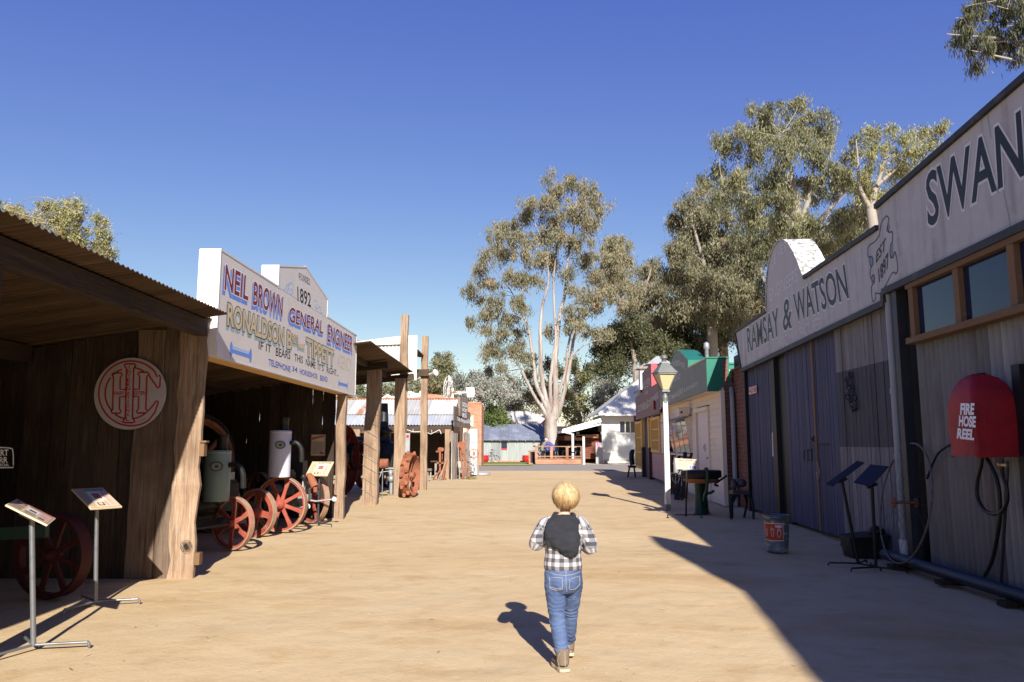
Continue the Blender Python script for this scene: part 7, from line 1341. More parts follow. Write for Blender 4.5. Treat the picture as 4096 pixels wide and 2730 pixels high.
def leaves_mesh(C, sig, n_per, ll, lw, droop, seed, tmean=.45):
    """C: cluster centres (k,3); one small quad per leaf"""
    g = np.random.default_rng(seed); k = len(C); N = k * n_per
    c = np.repeat(C, n_per, 0); ct = np.repeat(g.normal(tmean, .16, k), n_per)
    sg = np.repeat(g.uniform(.45, 1.45, (k, 1)) * sig, n_per, 0)
    off = g.normal(0, 1, (N, 3)) * sg * np.array([1, 1, .75]); off[:, :2] *= .85; off[:, 2] -= np.abs(g.normal(0, 1.15, N)) * sg[:, 0]
    p = c + off
    d = g.normal(0, 1, (N, 3)); d /= np.linalg.norm(d, axis=1)[:, None]; d = d * (1 - droop) + np.array([0, 0, -1]) * droop; d /= np.linalg.norm(d, axis=1)[:, None]
    r = g.normal(0, 1, (N, 3)); s = np.cross(d, r); s /= np.linalg.norm(s, axis=1)[:, None] + 1e-9
    L_ = (ll * g.uniform(.6, 1.4, N))[:, None]; W_ = (lw * g.uniform(.7, 1.3, N))[:, None]
    V = np.stack([p - d * L_ * .5, p - d * L_ * .05 + s * W_ * .5, p + d * L_ * .5, p - d * L_ * .05 - s * W_ * .5], 1).reshape(-1, 3)
    me = bpy.data.meshes.new('foliage'); me.vertices.add(4 * N); me.loops.add(4 * N); me.polygons.add(N)
    me.vertices.foreach_set('co', V.astype(np.float32).ravel()); me.loops.foreach_set('vertex_index', np.arange(4 * N, dtype=np.int32))
    me.polygons.foreach_set('loop_start', np.arange(0, 4 * N, 4, dtype=np.int32)); me.polygons.foreach_set('loop_total', np.full(N, 4, np.int32))
    at = me.attributes.new('tint', 'FLOAT', 'FACE'); at.data.foreach_set('value', np.clip(ct + g.normal(0, .12, N), 0, 1).astype(np.float32)); me.update(calc_edges=True); return me
def tree(label, stems, blobs, leaf='gum', bark='gum', dens=1.0, n_per=55, sig=.30, ll=.2, lw=.05, droop=.6, seed=1, group=None, name='eucalyptus_tree', cs=.75, twig=.012, kind='tree', limbs=True, tmean=.45):
    """stems: polylines of (point, radius); blobs: (centre, radii)"""
    rr = random.Random(seed); base = stems[0][0][0]
    n_per = int(n_per * FD); ll *= 1.08; lw *= 1.05; sig *= .88; cs *= .84
    T = thing(name, label, kind, (base[0], base[1], 0), 0, group)
    tr = MB(); pts = []
    for st in stems:
        P = spline([p for p, r in st], 6); n = len(P); R = []
        for i in range(n): f = i / 6; a = min(int(f), len(st) - 2); R.append(st[a][1] + (st[a + 1][1] - st[a][1]) * (f - a))
        P = [p + Vector((rr.gauss(0, .02), rr.gauss(0, .02), 0)) * (4 * R[i]) for i, p in enumerate(P)]; P[0] = Vector(st[0][0]); R = [q * (.82 if q < .33 else 1) for q in R]
        tr.tube(P, R, 10); pts += [(p, R[i]) for i, p in enumerate(P) if i > n // 5]
    tr.build('trunk', BARK[bark], T)
    br = MB(); C = []
    for (c, r) in blobs:
        c = Vector(c); n = max(6, int(1.9 * dens * (r[0] * r[2] * 3.14) / (cs * cs) * 1.6)); cl = []
        for _ in range(n):
            v = Vector((rr.gauss(0, 1), rr.gauss(0, 1), rr.gauss(0, 1))).normalized() * (rr.random() ** .55) * (1.0 if rr.random() < .7 else rr.uniform(1.0, 1.55)); q = c + Vector((v.x * r[0], v.y * r[1], v.z * r[2])); cl.append(q); C.append(q)
        if limbs:
            best = min(pts, key=lambda t: (t[0] - c).length + max(0, t[0].z - c.z + r[2] * .3) * 3 - t[1]); a = best[0]
            mid = a.lerp(c, .5) + Vector((rr.uniform(-.1, .1), rr.uniform(-.1, .1), rr.uniform(-.05, .12))) * (c - a).length; P = spline([a, mid, c, c + (c - mid) * .35], 5); r0 = min(best[1] * .5, .015 + .011 * (c - a).length)
            br.tube(P, [r0 * (1 - .75 * i / (len(P) - 1)) for i in range(len(P))], 5, caps=False)
            for q in cl[::2]:
                s_ = min(P[len(P) // 3:], key=lambda t: (t - q).length); m2 = s_.lerp(q, .5) + Vector((rr.uniform(-.12, .12), rr.uniform(-.12, .12), rr.uniform(0, .15))); br.tube([s_, m2, q], [twig * 1.6, twig, twig * .4], 4, caps=False)
    if br.v: br.build('branches', BARK[bark if bark != 'rough' else 'pale'], T)
    C = np.array([tuple(q) for q in C]); me = leaves_mesh(C, sig, n_per, ll, lw, droop, seed, tmean); link_mesh(me, 'crown', LEAF[leaf], T, False); return T
def sb(c, Y, lst, dep=1.0, seed=0):        # crown lobes sighted in a crop, spread in depth round Y
    rr = random.Random(seed + 99); out = []
    for (x, y, rx, ry) in [(x + rr.uniform(-.25, .25) * rx, y + rr.uniform(-.25, .25) * ry, rx * rr.uniform(.8, 1.15), ry * rr.uniform(.8, 1.15)) for x, y, rx, ry in lst]:
        k = CR[c][2] / FPX * Y; rz = ry * k; r = rx * k; dy = rr.uniform(-1, 1) * dep; out.append((atY(c, x, y, Y + dy), (r, max(r * .9, .5), rz)))
    return out
def ss(c, Y, lst, sway=.6, seed=0):        # stems sighted in a crop: (x, y, radius in metres)
    rr = random.Random(seed + 5); out = []; oy = rr.uniform(-sway, sway)
    for i, (x, y, r) in enumerate(lst): out.append((atY(c, x, y, Y + oy * i / len(lst)), r))
    return out
# ---- the big multi-stemmed gum
YG = 56.0; g0 = atY('Z', 605, 1568, YG); root = [(Vector((g0.x - .05, YG, -.05)), .62), (Vector((g0.x, YG, .9)), .46), (atY('Z', 600, 1560, YG), .42)]
hero = [root + ss('Z', YG, [(592, 1500, .32), (565, 1430, .22), (520, 1340, .19), (505, 1240, .17), (490, 1120, .14), (465, 990, .11), (420, 880, .07), (360, 760, .04)], seed=1),
        root[1:] + ss('Z', YG, [(598, 1490, .3), (570, 1400, .22), (548, 1280, .2), (540, 1100, .17), (542, 960, .14), (558, 830, .11), (590, 700, .08), (560, 500, .05), (500, 350, .03)], seed=2),
        root[1:] + ss('Z', YG, [(606, 1480, .2), (598, 1340, .17), (612, 1200, .15), (632, 1060, .13), (625, 900, .11), (620, 700, .09), (640, 480, .06), (650, 260, .03)], seed=3),
        root[1:] + ss('Z', YG, [(630, 1480, .34), (635, 1380, .27), (628, 1220, .23), (640, 1060, .2), (655, 920, .16), (690, 760, .13), (705, 570, .1), (740, 400, .07), (760, 220, .03)], seed=4),
        root[1:] + ss('Z', YG, [(645, 1500, .25), (680, 1380, .2), (712, 1230, .17), (742, 1050, .13), (775, 960, .11), (860, 850, .07), (960, 700, .04)], seed=5),
        root[2:] + ss('Z', YG, [(640, 1400, .14), (690, 1250, .13), (705, 1100, .1), (740, 980, .08), (830, 800, .05)], seed=6),
        root[1:] + ss('Z', YG, [(560, 1480, .17), (500, 1390, .14), (450, 1290, .12), (410, 1210, .08), (320, 1160, .05)], seed=7),
        ss('Z', YG, [(722, 1180, .08), (790, 1100, .06), (880, 1065, .045), (980, 1070, .025)], seed=8)]
HB = [(640, 150, 80, 70), (730, 130, 70, 55), (840, 160, 75, 60), (860, 260, 70, 80), (600, 240, 80, 60), (740, 260, 100, 70), (480, 240, 80, 60), (450, 320, 70, 50), (600, 350, 110, 60), (800, 360, 100, 60), (340, 390, 100, 45), (290, 440, 70, 45), (460, 430, 110, 60), (640, 450, 110, 60), (760, 470, 80, 50), (960, 460, 65, 50), (1030, 500, 55, 50), (1060, 570, 45, 50), (210, 560, 70, 40), (330, 540, 100, 50), (480, 570, 110, 60), (600, 600, 90, 60), (800, 580, 90, 50), (940, 570, 80, 50), (1000, 660, 80, 50), (860, 680, 100, 50), (1090, 740, 45, 60), (190, 650, 50, 50), (110, 750, 45, 30), (240, 720, 90, 40), (390, 680, 90, 45), (500, 700, 80, 50), (740, 760, 60, 40), (850, 800, 100, 55), (970, 780, 70, 50), (1050, 830, 45, 50), (160, 800, 50, 40), (290, 820, 90, 45), (420, 830, 80, 45), (240, 900, 80, 35), (370, 930, 90, 45), (770, 880, 80, 45), (880, 860, 50, 40), (130, 950, 28, 30), (200, 990, 60, 35), (300, 1010, 80, 45), (420, 1020, 60, 45), (270, 1090, 80, 40), (370, 1110, 90, 45), (460, 1140, 50, 40), (230, 1150, 50, 35), (780, 970, 60, 35), (860, 1010, 80, 28), (950, 1020, 50, 25), (310, 1210, 60, 25), (230, 1240, 25, 22), (590, 1000, 30, 30), (690, 960, 40, 40), (560, 450, 60, 50), (700, 640, 60, 50)]
tree('tall spreading gum with many smooth pale stems rising behind the timber deck', hero, sb('Z', YG, HB, 2.0, 1), 'gum', 'gum', 1.1, 42, .25, .21, .055, .62, 1)
# ---- the wood on the right
R1 = sb('B8', 34, [(950, 130, 110, 80), (1110, 100, 110, 60), (1210, 170, 120, 90), (830, 240, 120, 80), (1000, 240, 140, 90), (1160, 280, 120, 80), (1290, 270, 90, 70), (720, 330, 90, 80), (870, 360, 130, 80), (1040, 380, 130, 90), (1230, 390, 110, 80), (680, 450, 70, 60), (800, 480, 110, 80), (960, 510, 120, 80), (1120, 520, 110, 80), (1310, 470, 90, 80), (600, 540, 70, 60), (740, 590, 110, 80), (900, 640, 120, 70), (1060, 650, 110, 80), (1260, 600, 100, 80), (1400, 560, 90, 90), (1000, 780, 110, 80), (1200, 760, 110, 90), (1380, 720, 100, 100), (860, 760, 90, 70), (1500, 700, 90, 90), (1300, 880, 110, 90), (1480, 850, 90, 80)], 2.0, 3)
tree('tallest gum with dense olive crown and pale forked limbs, behind the arched fascia', [[(Vector((atY('B8', 1090, 900, 34).x, 34, 0)), .5)] + ss('B8', 34, [(1095, 1000, .4), (1100, 850, .34), (1120, 700, .24), (1100, 560, .17), (1080, 420, .1), (1040, 260, .05)], seed=2), ss('B8', 34, [(1100, 850, .22), (1170, 700, .16), (1200, 560, .1), (1230, 380, .05)], seed=3), ss('B8', 34, [(1095, 900, .2), (1250, 760, .14), (1380, 600, .1), (1430, 450, .05)], seed=4), ss('B8', 34, [(1100, 800, .18), (980, 640, .12), (880, 620, .08), (700, 560, .04)], seed=5), ss('B8', 34, [(1180, 900, .12), (1165, 700, .1), (1150, 640, .07), (950, 630, .04)], seed=6)], R1, 'olive', 'pale', 1.25, 50, .21, .17, .042, .6, 2, 'gum trees behind the shops')
R2 = sb('B8', 30, [(1480, 280, 80, 60), (1600, 250, 90, 60), (1720, 270, 90, 60), (1850, 250, 80, 50), (1940, 240, 50, 40), (1450, 380, 80, 70), (1580, 370, 90, 70), (1720, 380, 90, 60), (1830, 340, 70, 50), (1520, 490, 90, 70), (1650, 480, 80, 70), (1600, 600, 80, 70), (1480, 600, 60, 60), (1760, 470, 60, 60), (2050, 330, 90, 80)], 1.5, 4)
tree('lighter yellow-green gum just left of the black fascia capping, right of the tallest one', [[(Vector((atY('B8', 1560, 900, 30).x, 30, 0)), .35)] + ss('B8', 30, [(1560, 850, .26), (1545, 700, .18), (1580, 560, .12), (1620, 420, .07), (1640, 300, .03)], seed=1), ss('B8', 30, [(1550, 720, .13), (1480, 560, .09), (1470, 420, .05), (1460, 300, .03)], seed=2), ss('B8', 30, [(1580, 560, .1), (1700, 450, .07), (1800, 330, .03)], seed=3)], R2, 'yellow', 'pale', 1.1, 46, .19, .16, .036, .55, 3, 'gum trees behind the shops')
R3 = sb('B8', 62, [(490, 650, 60, 50), (560, 560, 50, 50), (620, 680, 70, 60), (700, 740, 80, 60), (560, 720, 90, 70), (440, 760, 70, 70), (650, 820, 100, 80), (500, 850, 110, 80), (430, 940, 70, 80), (600, 960, 120, 90), (780, 900, 110, 80), (860, 1000, 90, 90), (480, 1070, 110, 90), (660, 1110, 120, 90), (840, 1140, 90, 90), (560, 1210, 130, 90), (740, 1260, 130, 90), (430, 1230, 90, 90), (900, 1280, 90, 80), (1000, 1150, 70, 110)], 2.4, 5)
tree('broad drooping grey-olive gum with a bare sloping limb, left of the arched fascia', [[(Vector((atY('B8', 640, 1300, 62).x, 62, 0)), .5)] + ss('B8', 62, [(640, 1400, .42), (620, 1200, .32), (590, 1000, .22), (540, 820, .12), (500, 680, .05)], seed=1), ss('B8', 62, [(930, 1210, .22), (860, 1150, .2), (760, 1120, .17), (690, 1050, .13), (620, 960, .08)], seed=2), ss('B8', 62, [(940, 1120, .12), (900, 1000, .1), (850, 900, .06), (760, 840, .03)], seed=3)], R3, 'gum', 'pale', 1.3, 60, .36, .28, .07, .6, 4, 'gum trees behind the shops', tmean=.35, cs=1.0)
R3b = sb('B8', 70, [(560, 900, 120, 100), (700, 1000, 140, 110), (820, 1130, 130, 110), (560, 1120, 140, 110), (430, 1300, 140, 100), (650, 1330, 150, 110), (880, 1350, 140, 110), (300, 1400, 120, 80), (480, 1450, 150, 80), (1050, 800, 100, 120), (1200, 950, 120, 100)], 3, 6)
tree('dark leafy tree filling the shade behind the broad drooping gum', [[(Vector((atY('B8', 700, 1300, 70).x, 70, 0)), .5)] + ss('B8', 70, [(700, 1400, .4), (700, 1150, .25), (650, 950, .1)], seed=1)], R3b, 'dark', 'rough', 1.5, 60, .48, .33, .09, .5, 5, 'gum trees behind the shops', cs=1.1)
R6 = sb('B8', 52, [(900, 760, 120, 90), (1050, 860, 140, 90), (1250, 900, 150, 90), (1420, 820, 120, 90), (1500, 930, 110, 80), (1120, 960, 140, 80), (1330, 1000, 130, 70), (1560, 760, 90, 80), (800, 680, 80, 70), (680, 620, 70, 60), (1180, 800, 120, 80), (960, 930, 100, 80), (1620, 640, 80, 70), (1500, 540, 70, 70)], 2.5, 17)
tree('shaded leafy tree low behind the trunk of the tallest gum', [[(Vector((atY('B8', 1200, 1300, 52).x, 52, 0)), .5)] + ss('B8', 52, [(1200, 1300, .4), (1210, 1050, .25), (1230, 850, .1)], seed=1)], R6, 'olive', 'rough', 1.2, 55, .34, .24, .06, .55, 55, 'gum trees behind the shops', cs=.95, tmean=.3)
R4 = sb('B8', 66, [(300, 1010, 60, 40), (250, 1060, 60, 50), (330, 1110, 70, 60), (210, 1150, 60, 50), (320, 1200, 80, 60), (230, 1240, 80, 60), (160, 1290, 60, 50), (300, 1310, 90, 60), (60, 900, 70, 60), (110, 960, 60, 60), (50, 1000, 80, 70), (90, 1080, 70, 60), (140, 1130, 50, 60), (30, 1150, 60, 50)], 2.5, 7)
tree('paler feathery gum between the many-stemmed gum and the wood on the right', [[(Vector((atY('B8', 250, 1300, 66).x, 66, 0)), .4)] + ss('B8', 66, [(250, 1450, .34), (240, 1280, .24), (260, 1150, .14), (290, 1040, .06)], seed=1), ss('B8', 66, [(240, 1280, .16), (150, 1130, .1), (80, 980, .04)], seed=2)], R4, 'gum', 'pale', 1.1, 45, .33, .26, .06, .6, 6, 'gum trees behind the shops')
R5 = sb('B8', 60, [(190, 1350, 70, 60), (110, 1400, 80, 60), (60, 1440, 80, 60), (200, 1440, 90, 60), (300, 1420, 80, 60), (20, 1490, 80, 60), (140, 1500, 100, 60), (260, 1520, 100, 60), (90, 1580, 110, 60), (380, 1480, 100, 70)], 2, 8)
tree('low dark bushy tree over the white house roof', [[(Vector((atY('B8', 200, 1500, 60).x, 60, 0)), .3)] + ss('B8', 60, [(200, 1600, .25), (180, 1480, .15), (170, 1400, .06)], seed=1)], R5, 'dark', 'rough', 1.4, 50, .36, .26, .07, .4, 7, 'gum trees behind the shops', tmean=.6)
# ---- distant trees behind the lawn and the left-hand roofs
def simple(label, c, Y, lobes, leaf, seed, bark='rough', n_per=40, tone=.45, dens=1.1, trunkx=None, group='distant trees behind the roofs', cs=None, **kw):
    bl = sb(c, Y, lobes, 2.0, seed); cx = sum(b[0].x for b in bl) / len(bl); top = max(b[0].z for b in bl)
    st = [[(Vector((cx, Y, 0)), .35), (Vector((cx + .2, Y, top * .35)), .26), (Vector((cx - .2, Y, top * .7)), .14), (Vector((cx, Y, top * .95)), .04)]]
    return tree(label, st, bl, leaf, bark, dens, n_per, .42 * Y / 80, .30 * Y / 80, .10 * Y / 80, .4, seed, group, 'background_tree', cs=(cs or 1.0) * Y / 80, tmean=tone, **kw)
simple('tall olive tree standing alone above the windmill', 'F', 85, [(60, 180, 60, 40), (110, 230, 55, 40), (20, 240, 60, 50), (80, 300, 70, 50), (10, 340, 60, 50), (60, 400, 70, 60), (-40, 320, 50, 60), (-40, 430, 60, 60), (40, 480, 90, 50), (-60, 520, 80, 50)], 'olive', 21)
simple('grey-green tree behind the windmill tail', 'F', 95, [(220, 380, 60, 40), (170, 430, 60, 50), (260, 440, 60, 50), (200, 520, 80, 60), (290, 530, 70, 60), (230, 600, 90, 50), (120, 560, 70, 60)], 'grey', 22, tone=.3)
simple('silvery tree behind the dense green shrub', 'F', 92, [(370, 350, 60, 40), (430, 380, 70, 50), (350, 440, 70, 50), (460, 470, 80, 60), (380, 540, 80, 60), (490, 560, 80, 60), (560, 480, 60, 60)], 'grey', 23)
simple('pale silvery tree left of the many-stemmed gum', 'F', 88, [(620, 420, 80, 60), (700, 400, 70, 50), (560, 520, 80, 60), (660, 520, 90, 60), (760, 480, 70, 60), (620, 620, 90, 60), (730, 610, 90, 70), (800, 560, 70, 70), (700, 720, 90, 50), (790, 700, 80, 60), (880, 740, 70, 50)], 'grey', 24, tone=.55)
simple('dark tree seen through the gum stems', 'F', 74, [(900, 200, 50, 60), (880, 340, 50, 60), (910, 460, 60, 70), (870, 580, 50, 50), (760, 650, 60, 40), (960, 560, 60, 70), (1080, 420, 60, 80), (1050, 250, 50, 60), (1120, 560, 70, 80), (1090, 700, 60, 60), (1180, 330, 50, 70), (980, 740, 50, 40)], 'dark', 25, tone=.75)
simple('yellow-green tree right of the gum stems', 'F', 72, [(1290, 240, 60, 50), (1350, 330, 70, 60), (1440, 380, 80, 60), (1330, 450, 80, 60), (1480, 300, 60, 50), (1250, 540, 70, 60), (1380, 560, 90, 60), (1300, 660, 80, 60), (1420, 680, 80, 50), (1240, 700, 50, 60), (1340, 760, 80, 50)], 'yellow', 26, tone=.3)
simple('grey shrubby tree beside the white house roof slope', 'F', 70, [(1560, 460, 60, 50), (1620, 420, 60, 50), (1660, 520, 70, 60), (1570, 560, 70, 60), (1620, 620, 70, 60), (1540, 660, 60, 50), (1720, 440, 60, 60)], 'grey', 27, tone=.3)
simple('dense rounded bright green shrub beside the brick end wall', 'F', 62, [(520, 700, 70, 55), (470, 760, 60, 50), (580, 730, 70, 50), (640, 790, 50, 50), (520, 820, 80, 60), (600, 850, 80, 50), (460, 850, 50, 50)], 'bright', 28, n_per=70, dens=2.2, tone=.5)
simple('olive tree above the middle of the smithy roof', 'E', 80, [(600, 560, 60, 40), (680, 600, 60, 50), (560, 610, 60, 40), (760, 560, 60, 50), (740, 640, 70, 50), (640, 660, 70, 40), (820, 600, 60, 60)], 'olive', 29)
simple('mid-green tree behind the curved parapets', 'E', 84, [(400, 620, 60, 40), (460, 600, 60, 40), (420, 680, 70, 40), (500, 660, 60, 40), (340, 660, 60, 40)], 'olive', 30, tone=.35)
simple('mid-green tree under the sign board end', 'E', 84, [(150, 650, 70, 50), (230, 620, 70, 50), (90, 700, 70, 50), (200, 700, 80, 40), (290, 660, 60, 50), (20, 680, 60, 50)], 'olive', 31, tone=.4)
simple('sunlit tree beyond the near shed roof at the left edge', 'A', 24, [(550, 110, 60, 45), (450, 140, 70, 45), (340, 130, 60, 40), (300, 180, 60, 40), (90, 140, 60, 25), (20, 150, 50, 30), (160, 190, 50, 30), (540, 200, 80, 50), (430, 230, 80, 50), (690, 220, 40, 40), (680, 290, 50, 50), (560, 300, 80, 50), (720, 380, 50, 40), (760, 450, 40, 45), (650, 400, 60, 40), (400, 300, 80, 40), (540, 390, 60, 40), (250, 250, 60, 40)], 'yellow', 32, 'pale', n_per=42, group=None, tone=.5)
# overhanging foliage at the top right corner: a tree whose trunk stands beyond the workshop
rb_ = sb('S', 15, [(2240, 10, 40, 16), (2300, 20, 45, 25), (2340, 60, 30, 30), (2270, 60, 35, 22), (2215, 45, 18, 18), (2235, 110, 22, 22), (2265, 125, 20, 16), (2300, 100, 25, 25), (2340, 110, 20, 22), (2210, 85, 12, 14), (2380, 20, 60, 50), (2440, -40, 90, 70), (2330, -50, 90, 45), (2520, 60, 80, 70), (2420, 90, 60, 40), (2230, -60, 60, 30)], .8, 9)
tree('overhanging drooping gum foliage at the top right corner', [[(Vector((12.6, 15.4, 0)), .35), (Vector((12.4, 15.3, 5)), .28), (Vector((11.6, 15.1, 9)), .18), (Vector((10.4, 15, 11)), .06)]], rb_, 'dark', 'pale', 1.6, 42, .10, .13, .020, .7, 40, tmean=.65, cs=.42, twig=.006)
# leafless shrub behind the iron shed
m = MB(); rr = random.Random(5); c = atY('F', 830, 895, 66)
for i in range(90):
    x = rr.uniform(atY('F', 660, 0, 66).x, atY('F', 1000, 0, 66).x); z0_ = c.z - 1.0; a = Vector((x, 66 + rr.uniform(-1, 1), z0_)); b = a + Vector((rr.uniform(-.8, .8), rr.uniform(-.4, .4), rr.uniform(.9, 2.0))); q = a.lerp(b, .5) + Vector((rr.uniform(-.3, .3), 0, .1)); m.tube([Vector((x * .9, 66, 0)), a, q, b], [.03, .022, .016, .008], 4, caps=False)
    for _ in range(3): e = q.lerp(b, rr.random()); m.tube([e, e + Vector((rr.uniform(-.5, .5), rr.uniform(-.3, .3), rr.uniform(.1, .5)))], [.012, .005], 3, caps=False)
tag(m.build('bare_shrub', BARK['pale']), 'leafless twiggy shrub behind the long iron shed', 'shrub')
# grass tufts at the smithy wall
m = MB()
for i in range(260):
    a = onground('X', rr.uniform(1560, 1782), 1400); a = Vector((a.x + rr.uniform(-.1, .1), a.y + rr.uniform(-.3, .5), 0)); m.add([a, a + Vector((.015, 0, 0)), a + Vector((rr.uniform(-.04, .04), rr.uniform(-.04, .04), rr.uniform(.03, .1)))], [(0, 1, 2)])
tag(m.build('grass_tuft', LEAF['bright']), 'small tuft of bright grass at the foot of the smithy front', 'grass', kind='stuff')

print('LEAVES', sum(len(o.data.polygons) for o in COL.objects if o.type == 'MESH' and o.name.startswith('crown')))
# ================================================================== THE CHILD WALKING UP THE STREET
CH = thing('person', 'small blond child in checked shirt, charcoal hood and jeans walking away up the street', 'person', (.315, 4.87, 0))
def T_(mb, pts): mb.tube([p for p, r in pts], [r for p, r in pts], 18)
SHL, ELL, WRL = Vector((-.105, .0, .865)), Vector((-.168, -.005, .735)), Vector((-.085, .135, .775))
SHR, ELR, WRR = Vector((.115, .0, .865)), Vector((.172, .005, .715)), Vector((.085, .135, .745))
HIPL, KNL, ANL = Vector((-.05, .0, .50)), Vector((-.038, .01, .30)), Vector((-.012, -.02, .085))
HIPR, KNR, ANR = Vector((.058, .02, .50)), Vector((.055, .15, .315)), Vector((.050, .275, .10))
# body: one continuous surface
b = MB()
b.tube([(0, 0, .49), (0, 0, .55), (0, 0, .66), (0, .005, .76), (.003, .005, .84), (.006, .005, .885), (.012, .01, .92)], [(.05, .04), (.095, .072), (.085, .062), (.092, .065), (.095, .06), (.06, .045), (.032, .03)], 20)
b.tube([(.012, .012, .88), (.018, .018, .95), (.02, .022, 1.0)], [.033, .031, .032], 14)
b.ball((.022, .022, 1.02), (.063, .078, .078), 18); b.ball((.022, .045, .985), (.046, .05, .05), 14)      # skull, jaw
b.ball((.022, .103, 1.0), (.009, .011, .012), 8)                                                        # nose
for sx in (-1, 1): b.ball((.022 + sx * .072, .016, .995), (.010, .016, .022), 10); b.ball((.022 + sx * .028, .088, .99), (.018, .014, .015), 8)
def limb(pts, rad, seg=14): b.tube(spline(pts, 5), [rad[min(int(i / 5), len(rad) - 2)] + (rad[min(int(i / 5) + 1, len(rad) - 1)] - rad[min(int(i / 5), len(rad) - 2)]) * ((i / 5) % 1 if i / 5 < len(rad) - 1 else 1) for i in range(5 * (len(pts) - 1) + 1)], seg)
for S, E_, W in ((SHL, ELL, WRL), (SHR, ELR, WRR)): limb([S, E_, W], [.034, .027, .019])
for Hh, K, A in ((HIPL, KNL, ANL), (HIPR, KNR, ANR)): limb([Hh, K, A], [.058, .041, .028])
b.tube([ANL, (-.012, -.01, .03), (-.025, .09, .025)], [.028, .03, .024], 12); b.tube([ANR, (.05, .28, .05), (.05, .37, .03)], [.028, .03, .024], 12)
for W, sx in ((WRL, -1), (WRR, 1)):                                                                     # hands, loosely curled in front of the chest
    d = Vector((-sx * .75, .45, .25)).normalized(); u = Vector((0, .3, 1)).cross(d).normalized(); v = d.cross(u); palm = W + d * .028
    b.tube([W, W + d * .02, W + d * .042], [(.016, .013), (.022, .012), (.020, .011)], 12)
    for k in range(4):
        o = W + d * .04 + v * (-.015 + .010 * k); ln_ = (.026, .031, .029, .022)[k]; b.tube([o, o + d * ln_ * .5 + u * .002, o + d * ln_ * .75 - u * .009, o + d * ln_ * .55 - u * .018], [.0052, .005, .0046, .004], 8)
    o = W + d * .018 + v * .018; b.tube([o, o + d * .014 + v * .012, o + d * .03 + v * .012 - u * .006], [.006, .0055, .0045], 8)
body = link_mesh(remeshed(b, .0045, 2), 'body', MT['skin'], CH, True)
for sx in (-1, 1):
    s = MB(); s.ball((.022 + sx * .026, .092, 1.013), (.009, .006, .006), 10); ey = s.build('eye', MT['lwhite'], body, True); s = MB(); s.ball((.022 + sx * .026, .0965, 1.012), (.0042, .0025, .0042), 10); s.build('iris', MT['slate'], body, True)
s = MB(); s.tube([(.006, .093, .972), (.022, .097, .970), (.038, .093, .972)], [.002, .0035, .002], 6); s.build('mouth', MT['lred'], body, True)
# cloth with its own weave coordinates
def weave(me, kind):
    n = len(me.vertices); out = np.zeros((n, 3), np.float32)
    for i, v in enumerate(me.vertices):
        c = v.co; best = None
        for S, E_, W, sx in ((SHL, ELL, WRL, -1), (SHR, ELR, WRR, 1)):
            for A, B, l0 in ((S, E_, 0), (E_, W, (E_ - S).length)):
                d = B - A; t = max(0, min(1, (c - A).dot(d) / d.length_squared)); dist = (c - (A + d * t)).length
                if best is None or dist < best[0]: best = (dist, l0 + t * d.length, A, d, sx, t)
        arm = best[0] < .048 and abs(c.x) > .098 or best[0] < .04 and c.y > .07
        if arm:
            d = best[3].normalized(); q = c - best[2]; q = q - d * q.dot(d); a = math.atan2(q.dot(Vector((0, 1, 0)).cross(d).normalized()), q.dot(Vector((0, 1, 0))))
            out[i] = (a * .042, best[1], 0)
        else: out[i] = (math.atan2(c.x, -c.y * 1.5 + 1e-4) * .105, c.z, 0)
    a = me.attributes.new('weave', 'FLOAT_VECTOR', 'POINT'); a.data.foreach_set('vector', out.ravel())
def checkmat():
    m = bpy.data.materials.new('grey_gingham_flannel'); m.use_nodes = True; n = m.node_tree.nodes; L = m.node_tree.links; b_ = n['Principled BSDF']; b_.inputs['Roughness'].default_value = .95
    at = n.new('ShaderNodeAttribute'); at.attribute_name = 'weave'; sp = n.new('ShaderNodeSeparateXYZ'); L.new(at.outputs['Vector'], sp.inputs[0]); fac = []
    for k in (0, 1):
        ml = n.new('ShaderNodeMath'); ml.operation = 'MULTIPLY'; ml.inputs[1].default_value = 1 / .047; L.new(sp.outputs[k], ml.inputs[0])
        fr_ = n.new('ShaderNodeMath'); fr_.operation = 'FRACT'; L.new(ml.outputs[0], fr_.inputs[0]); gt = n.new('ShaderNodeMath'); gt.operation = 'GREATER_THAN'; gt.inputs[1].default_value = .5; L.new(fr_.outputs[0], gt.inputs[0]); fac.append(gt.outputs[0])
    ad = n.new('ShaderNodeMath'); ad.operation = 'ADD'; L.new(fac[0], ad.inputs[0]); L.new(fac[1], ad.inputs[1]); dv = n.new('ShaderNodeMath'); dv.operation = 'MULTIPLY'; dv.inputs[1].default_value = .5; L.new(ad.outputs[0], dv.inputs[0])
    r = n.new('ShaderNodeValToRGB'); r.color_ramp.interpolation = 'CONSTANT'; e = r.color_ramp.elements; e[0].position = 0; e[0].color = (.46, .43, .44, 1); e[1].position = .75; e[1].color = (.055, .055, .07, 1); q = e.new(.3); q.color = (.19, .185, .205, 1)
    L.new(dv.outputs[0], r.inputs[0]); tc = n.new('ShaderNodeTexCoord'); nz = n.new('ShaderNodeTexNoise'); nz.inputs['Scale'].default_value = 300; L.new(tc.outputs['Object'], nz.inputs['Vector'])
    bp = n.new('ShaderNodeBump'); bp.inputs['Strength'].default_value = .25; bp.inputs['Distance'].default_value = .002; L.new(nz.outputs['Fac'], bp.inputs['Height']); L.new(bp.outputs[0], b_.inputs['Normal']); L.new(r.outputs[0], b_.inputs['Base Color']); return m
b = MB()
b.tube([(0, 0, .585), (.0, 0, .61), (.0, 0, .68), (.0, 0, .76), (.003, 0, .83), (.006, .002, .875), (.010, .006, .905)], [(.118, .086), (.120, .088), (.112, .082), (.112, .08), (.118, .074), (.088, .06), (.048, .044)], 26)
